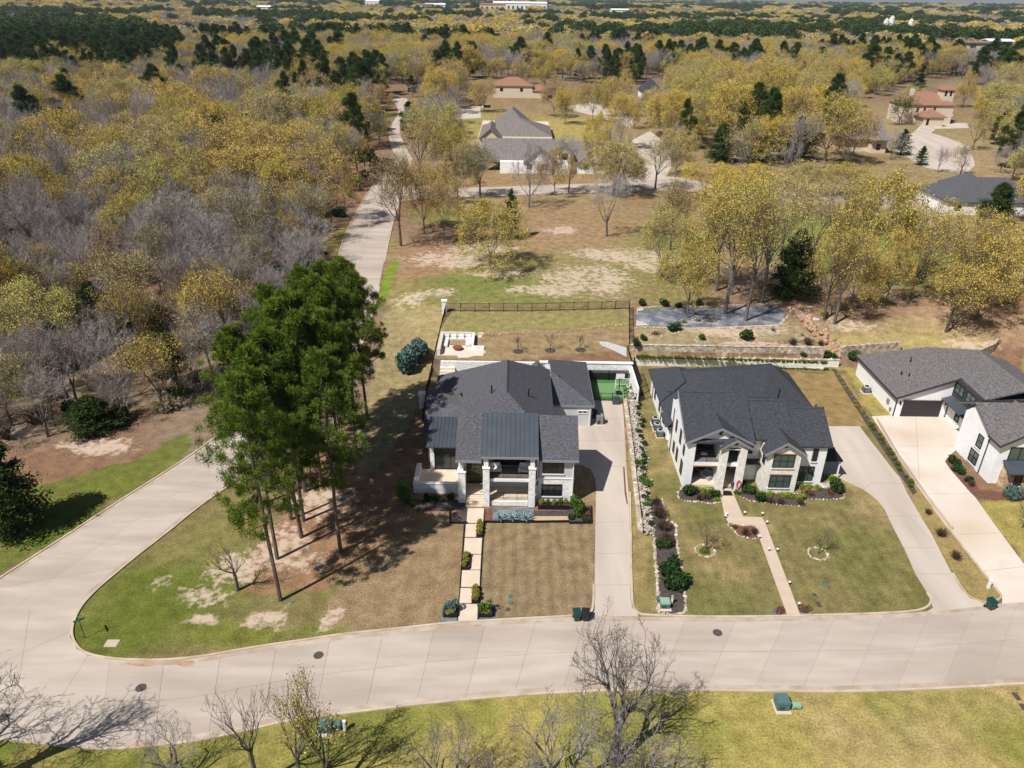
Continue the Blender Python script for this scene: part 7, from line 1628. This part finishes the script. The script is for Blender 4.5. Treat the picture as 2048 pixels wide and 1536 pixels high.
g = P0(1343, 1208); t = thing("marker_post", "white marker post in the boundary bed", "post", (g[0], g[1], 0)); part(t, "shaft", white, (g[0] - .07, g[0] + .07, g[1] - .07, g[1] + .07, 0, .9)); part(t, "cap", boxlight, (g[0] - .09, g[0] + .09, g[1] - .09, g[1] + .09, .9, 1.0))
g = P0(1976, 1176); t = thing("marker_post", "white utility post on the grass strip by the third driveway", "post", (g[0], g[1], 0)); part(t, "shaft", white, (g[0] - .12, g[0] + .12, g[1] - .1, g[1] + .1, 0, .95)); part(t, "cap", white, (g[0] - .14, g[0] + .14, g[1] - .12, g[1] + .12, .95, 1.05))
g = P0(652, 1460); vault("blue green utility cabinet behind the slender verge trees", g[0], g[1], 1.0, .8, .8, boxgreen); g = P0(676, 1457); vault("small blue green pedestal next to the utility cabinet", g[0], g[1], .5, .5, .7, boxgreen, False); g = P0(690, 1460); t = thing("marker_post", "white marker post beside the small blue green pedestal", "post", (g[0], g[1], 0)); part(t, "shaft", white, (g[0] - .1, g[0] + .1, g[1] - .1, g[1] + .1, 0, .9)); part(t, "cap", white, (g[0] - .12, g[0] + .12, g[1] - .12, g[1] + .12, .9, 1.0))
def cover(px, py, w, d, m_, label, rnd=False):
    g = P0(px, py); t = thing("valve_cover", label, "cover", (g[0], g[1], 0.0))
    if rnd: MB().tube((g[0], g[1], 0), (g[0], g[1], .05), w / 2, w / 2, 16).build("ring", m_, t); MB().tube((g[0], g[1], .05), (g[0], g[1], .07), w * .38, w * .38, 16).build("lid", m_, t)
    else: part(t, "frame", m_, (g[0] - w / 2, g[0] + w / 2, g[1] - d / 2, g[1] + d / 2, 0, .05)); part(t, "lid", m_, (g[0] - w * .4, g[0] + w * .4, g[1] - d * .4, g[1] + d * .4, .05, .065))
cover(224, 1287, 1.1, .8, concrete2, "pale square utility slab in the green corner lawn"); cover(1020, 1192, .42, .42, boxgreen, "upper round green valve cover in the striped lawn", True); cover(1021, 1205, .48, .48, boxgreen, "middle round green valve cover in the striped lawn", True); cover(1016, 1219, .42, .42, iron, "lower dark valve cover in the striped lawn", True); cover(585, 1204, .4, .4, boxgreen, "round valve cover beside the sandy patch under the pines", True)
cover(1650, 1170, .45, .4, boxgreen, "green square cover in the second lawn"); cover(1637, 1209, .4, .7, iron, "dark meter cover in the second lawn near the street"); cover(1629, 1190, .35, .4, iron, "small dark cover above the meter cover"); cover(2033, 1393, .4, .7, iron, "dark meter lid on the near verge"); cover(2046, 1414, .4, .6, iron, "second dark meter lid at the verge's end")
def condenser(px, py, label, s=.8, group=None):
    g = P0(px, py); t = thing("condenser", label, "air conditioner", (g[0], g[1], 0), group)
    part(t, "pad", concrete3, (g[0] - s * .62, g[0] + s * .62, g[1] - s * .62, g[1] + s * .62, 0, .1)); part(t, "cabinet", acgrey, (g[0] - s / 2, g[0] + s / 2, g[1] - s / 2, g[1] + s / 2, .1, 1.0), bevel=.08)
    MB().tube((g[0], g[1], 1.0), (g[0], g[1], 1.04), s * .44, s * .44, 18).build("fan_ring", white, t); MB().tube((g[0], g[1], 1.035), (g[0], g[1], 1.06), s * .36, s * .36, 18).build("fan_guard", black, t)
    m = MB()
    for k in range(6): m.box(g[0] - s / 2 - .012, g[0] + s / 2 + .012, g[1] - s / 2 - .012, g[1] + s / 2 + .012, .2 + .13 * k, .23 + .13 * k)
    m.build("louvre", black, t)
for px, py in ((1309, 848), (1313, 860), (1319, 873)): condenser(px, py, "grey air conditioner unit in the row beside the second house", .85, "air conditioners beside the second house")
condenser(1731, 785, "grey air conditioner unit beside the third house's long wall", .95)
g = P0(1199, 850); vault("tall grey generator cabinet beside the first garage", g[0], g[1] + .3, .9, .8, 1.4, acgrey)
g = P0(1232, 808); t = thing("covered_grill", "black covered grill standing before the court fence", "grill", (g[0], g[1], 0)); part(t, "cabinet", charc, (g[0] - .5, g[0] + .5, g[1] - .3, g[1] + .35, 0, .85), bevel=.05); part(t, "hood", charc, (g[0] - .45, g[0] + .45, g[1] - .25, g[1] + .3, .85, 1.2), bevel=.12)
def chair(x, y, z, w, m_, label, rz=0.0, group=None):
    t = thing("armchair", label, "chair", (x, y, z), group, rz)
    for nm, b in (("seat", (-w / 2, w / 2, -.4, .35, .15, .42)), ("backrest", (-w / 2, w / 2, .3, .48, .3, .9))): link(nm, MB().box(*b).mesh(nm, m_, bevel=.06), t)
    for s in (-1, 1): link("armrest", MB().box(s * w / 2 - .08, s * w / 2 + .08, -.4, .45, .1, .6).mesh("armrest", m_, bevel=.04), t)
    for sx in (-1, 1):
        for sy in (-.32, .35): link("leg", MB().box(sx * w * .42 - .03, sx * w * .42 + .03, sy - .03, sy + .03, 0, .15).mesh("leg", black), t)
chair(-1.75, 69.2, 3.48, 1.25, cushion, "white cushioned seat on the first house's balcony, left of the door", math.pi * 0 + .1); chair(1.55, 69.2, 3.48, 1.25, cushion, "white cushioned seat on the first house's balcony, right of the door", -.1)
chair(21.4, 74.2, 3.38, 1.0, charc, "dark armchair on the second house's balcony, left", .3); chair(22.8, 74.2, 3.38, 1.0, charc, "dark armchair on the second house's balcony, right", -.3); chair(25.0, 74.2, 3.38, 1.0, charc, "dark armchair on the balcony above the entry")
chair(21.5, 73.6, .3, 1.0, charc, "dark armchair on the lower porch of the second house, left", .5); chair(22.9, 73.2, .3, 1.2, mat("grey seat fabric", (.35, .36, .38)), "pale grey armchair on the lower porch of the second house", -.9)
t = thing("low_table", "white low table on the second house's balcony", "table", (22.1, 72.9, 3.38)); part(t, "top", cushion, (21.75, 22.45, 72.65, 73.15, 3.8, 3.88))
for x in (21.8, 22.36):
    for y in (72.7, 73.05): part(t, "leg", black, (x, x + .05, y, y + .05, 3.38, 3.8))
g = P0(1464, 977); t = thing("flower_pot", "blue pot with orange flowers beside the second house's entry", "pot", (g[0], g[1], .3)); MB().tube((g[0], g[1], .3), (g[0], g[1], .75), .18, .26, 12).build("pot", mat("blue glaze", (.02, .06, .25), rough=.3), t); o = link("flowers", SH["russet"][0], t, (0, 0, .4), 0, (.3, .3, .3))
t = thing("entry_mat", "dark mat at the top of the second house's walk", "mat", (*P0(1454, 988)[:2], .08)); sheet("mat_body", [(1446, 982), (1462, 983), (1466, 992), (1446, 992)], black, .075, t); 
t = thing("life_ring", "red oval ring leaning on the second stone column", "ring", (26.0, 70.95, 0.3))
m = MB()
for k in range(18):
    a0, a1 = 6.283 * k / 18, 6.283 * (k + 1) / 18; m.tube((26.0 + .22 * math.cos(a0), 70.9, 1.0 + .5 * math.sin(a0)), (26.0 + .22 * math.cos(a1), 70.9, 1.0 + .5 * math.sin(a1)), .05, n=6)
m.build("ring", mat("red paint", (.5, .03, .02)), t)
for i, (px, py) in enumerate(((1452, 1033), (1489, 1030), (1524, 1032), (1533, 1049), (1537, 1103), (1554, 1104), (1578, 1170), (1597, 1213), (1518, 1078), (1450, 1037))):
    g = P0(px, py); t = thing("path_light", "small white path light on the edge of the garden walk", "lamp", (g[0], g[1], 0), "path lights of the garden walk")
    part(t, "stem", black, (g[0] - .025, g[0] + .025, g[1] - .025, g[1] + .025, 0, .35)); part(t, "head", white, (g[0] - .1, g[0] + .1, g[1] - .1, g[1] + .1, .35, .47), bevel=.02)
g = G(1648, 974, 0); stones("garden_boulder", [(g[0], g[1], .1), (g[0] + .5, g[1], .1)], 3, .5, rockw, label="white boulders in the bed at the second house's corner", cat="rocks", seed=50, stuff=False)
g = G(1648, 737, 0); t = thing("stepping_stones", "row of pale stepping slabs at the foot of the lower retaining wall", "slabs", (g[0], g[1], 0))
for k in range(5): part(t, "slab", concrete3, (g[0] - 2.4 + k * .95, g[0] - 1.65 + k * .95, g[1] - .5, g[1] + .3, 0, .08))
sk = MB().poly([(p[0], p[1], .05) for p in (P0(*q) for q in ((1246, 935), (1249, 934), (1252, 980), (1256, 1010), (1253, 1008), (1249, 985)))]).build("damp_soil_stain", mulchb); tag(sk, kind="structure")
# parked car before the terracotta villa and smoke on the horizon
g = G(1893, 234); z = float(gz(g[0], g[1])); t = thing("parked_car", "white car parked before the terracotta villa", "car", (g[0], g[1], z)); 
MB().prism([(g[0] - 2.3, g[1] - .9), (g[0] + 2.3, g[1] - .9), (g[0] + 2.3, g[1] + .9), (g[0] - 2.3, g[1] + .9)], z + .35, z + 1.0).build("body", white, t, bevel=.1); MB().prism([(g[0] - 1.4, g[1] - .8), (g[0] + 1.5, g[1] - .8), (g[0] + 1.5, g[1] + .8), (g[0] - 1.4, g[1] + .8)], z + 1.0, z + 1.55).build("cabin", glass, t, bevel=.12)
for sx in (-1.4, 1.4):
    for sy in (-.9, .9): MB().tube((g[0] + sx, g[1] + sy - .1, z + .35), (g[0] + sx, g[1] + sy + .1, z + .35), .35, n=14).build("wheel", black, t)

# ------------------------------------------------------------------ air
hz = MB().box(-11000, 11000, -450, 14000, -25, 90).build("haze", white, origin=(0, 0, 0)); hz.data.materials.clear()
hm = bpy.data.materials.new("haze air"); hm.use_nodes = True; hm.node_tree.nodes.clear()
pv = hm.node_tree.nodes.new("ShaderNodeVolumePrincipled"); ho = hm.node_tree.nodes.new("ShaderNodeOutputMaterial")
pv.inputs["Color"].default_value = (0.74, 0.82, 0.95, 1); pv.inputs["Density"].default_value = 0.00006; pv.inputs["Anisotropy"].default_value = 0.2
hm.node_tree.links.new(pv.outputs[0], ho.inputs["Volume"]); hz.data.materials.append(hm); hz["kind"] = "stuff"
